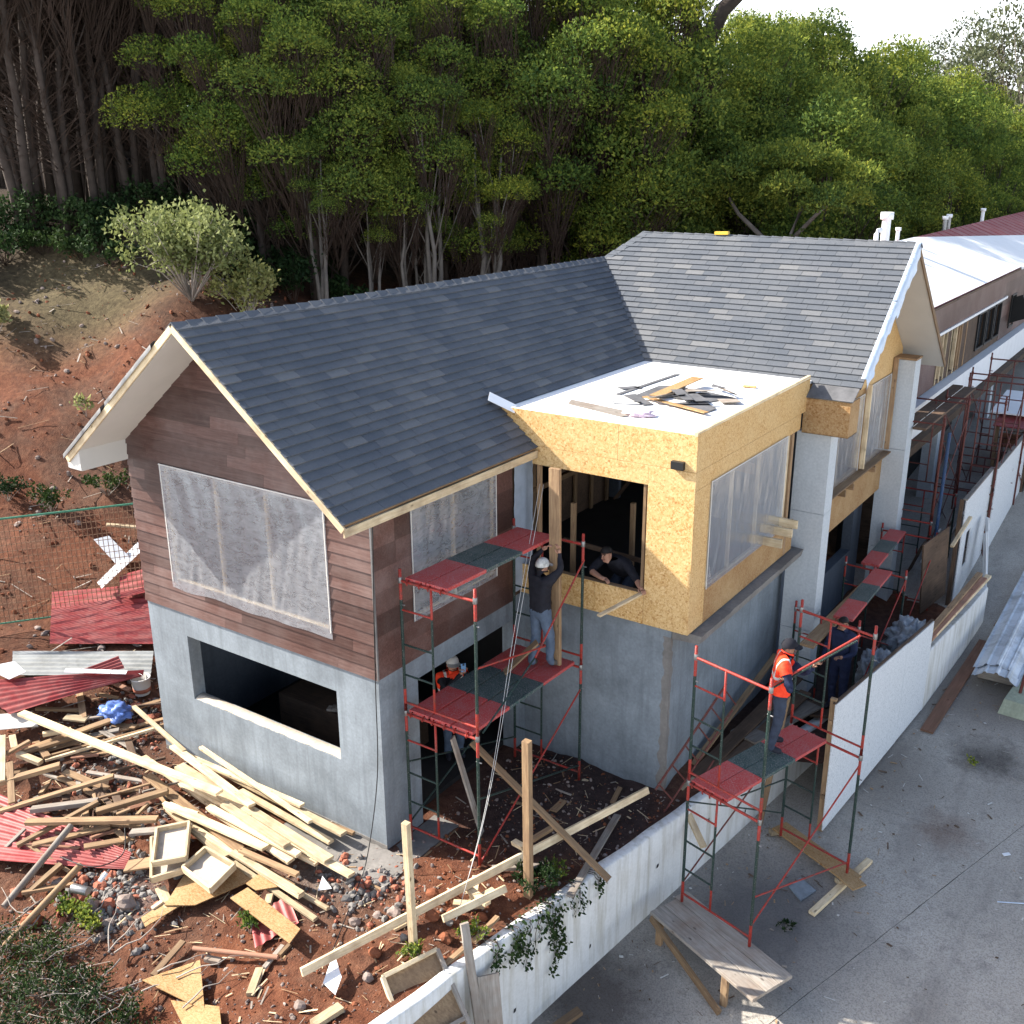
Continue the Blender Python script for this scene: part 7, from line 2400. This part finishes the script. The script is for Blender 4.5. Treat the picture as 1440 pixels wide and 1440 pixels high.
    if vest and vestf:
        used = {}
        vv, ff = [], []
        for pi in vestf:
            f = []
            for vi in body.polygons[pi].vertices:
                if vi not in used:
                    used[vi] = len(vv)
                    vtx = body.vertices[vi]
                    vv.append(vtx.co + vtx.normal * .018 * k - J['waist'])
                f.append(used[vi])
            ff.append(tuple(f))
        m_ = mk('vest', vv, ff, VEST, True)
        put(bpy.data.objects.new('vest', m_), t, M @ Matrix.Translation(J['waist']))
    return t, M, J

# man in the orange vest on the road scaffold
zdeck = zp + .002
person('man in orange safety vest and dark cap on the road scaffold', (4.07, 3.62, zdeck), R(-62), {
    'hiL': (-.09, -.02, .88), 'knL': (-.11, .05, .47), 'anL': (-.13, -.04, .085), 'toL': (-.16, .14, .04), 'knR': (.11, -.01, .47), 'anR': (.13, -.10, .085), 'toR': (.17, .07, .04), 'chest': (0, .02, 1.30), 'neck': (0, .03, 1.46), 'jaw': (0, .06, 1.53), 'skull': (0, .07, 1.605), 'crown': (0, .06, 1.68)},
    (SKIN_D, NAVY, JEANS_D, SHOE), 1.66, vest=True, cap=BLACKC, wpose={'elR': (4.30, 3.34, 2.16), 'wrR': (4.22, 3.36, 2.30), 'haR': (4.17, 3.40, 2.33), 'elL': (4.34, 3.78, 2.26), 'wrL': (4.46, 3.68, 2.44), 'haL': (4.50, 3.68, 2.49)})
tag(tube('brace_pole', (4.00, 3.30, 2.16), (4.96, 3.98, 2.92), .016, SC_RED), 'red brace pole held by the vest man', 'pole')
tag(tube('brace_pole', (4.02, 3.32, 2.13), (4.92, 4.02, 2.82), .014, SC_GREEN), 'green brace pole held alongside the red one', 'pole')
# man in a pale cap holding the tall board
person('man in black jacket, jeans and pale cap holding up the tall board', (.92, 2.42, zl - .045), R(-12), {
    'knL': (-.10, .02, .48), 'anL': (-.09, -.10, .085), 'toL': (-.13, .06, .04), 'anR': (.10, .10, .085), 'toR': (.13, .28, .04), 'knR': (.11, .10, .48), 'skull': (0, .04, 1.60), 'jaw': (0, .03, 1.53), 'crown': (0, .03, 1.68)},
    (SKIN, BLACKC, JEANS, BOOT), 1.66, cap=CAPM, wpose={'elL': (.72, 2.52, 3.56), 'wrL': (.86, 2.56, 3.72), 'haL': (.93, 2.57, 3.78), 'elR': (1.20, 2.50, 3.50), 'wrR': (1.14, 2.57, 3.70), 'haR': (1.12, 2.58, 3.78), 'shR': (1.10, 2.42, 3.38), 'shL': (.76, 2.46, 3.36)})
# man leaning on the chipboard window sill
person('dark haired man in black shirt leaning on the chipboard window sill', (1.42, 3.95, 2.585), R(172), {
    'pelvis': (0, -.08, .42), 'waist': (0, .02, .52), 'chest': (0, .20, .66), 'neck': (0, .33, .75), 'jaw': (0, .42, .80), 'skull': (0, .44, .875), 'crown': (0, .43, .95),
    'shL': (-.19, .22, .72), 'shR': (.19, .22, .72), 'hiL': (-.09, -.08, .40), 'hiR': (.09, -.08, .40), 'knL': (-.14, .26, .10), 'knR': (.14, .26, .10), 'anL': (-.13, -.16, .07), 'anR': (.13, -.16, .07), 'toL': (-.13, -.30, .04), 'toR': (.13, -.30, .04)},
    (SKIN, BLACKC, JEANS_D, SHOE), 1.70, short=True, wpose={'elL': (1.88, 3.52, 3.14), 'wrL': (2.03, 3.31, 3.15), 'haL': (2.09, 3.26, 3.15), 'elR': (1.13, 3.46, 3.16), 'wrR': (1.38, 3.33, 3.15), 'haR': (1.46, 3.31, 3.15)})
# man with a phone in the basement opening
person('man in orange vest and cap filming with a phone in the basement opening', (-.60, 2.30, .02), R(-128), {}, (SKIN, BLACKC, JEANS, SHOE), 1.72, vest=True, cap=SOFFIT,
       wpose={'elL': (-.30, 2.44, 1.32), 'wrL': (-.36, 2.30, 1.55), 'haL': (-.36, 2.26, 1.61), 'elR': (-.52, 2.06, 1.32), 'wrR': (-.38, 2.20, 1.54), 'haR': (-.36, 2.24, 1.60)})
ph_ = thing('phone', 'small blue phone held by the man in the basement', 'phone', (-.33, 2.23, 1.60))
beam('case', (-.335, 2.235, 1.60), (-.335, 2.235, 1.74), .075, .010, m_plain('phone_blue', (.18, .36, .62), .3, .1), ph_, up=(.8, -.6, 0))
beam('camera_bump', (-.328, 2.232, 1.71), (-.328, 2.232, 1.735), .03, .012, BLACK, ph_, up=(.8, -.6, 0))
# man in navy work clothes under the single plank
person('man in navy work clothes standing under the single scaffold plank', (3.90, 7.12, .0), R(168), {'elL': (-.24, .06, 1.13), 'wrL': (-.16, .24, 1.10), 'haL': (-.12, .30, 1.11), 'elR': (.25, .05, 1.12), 'wrR': (.20, .24, 1.0), 'haR': (.18, .31, .98), 'skull': (0, .05, 1.60), 'jaw': (0, .05, 1.53), 'crown': (0, .03, 1.675)}, (SKIN_D, NAVY, NAVY, SHOE), 1.72, cap=None)
tag(beam('plank', (3.5, 6.9, -.02), (4.25, 7.25, -.02), .5, .05, W_DARK), 'dark plank under the man in navy work clothes', 'plank')
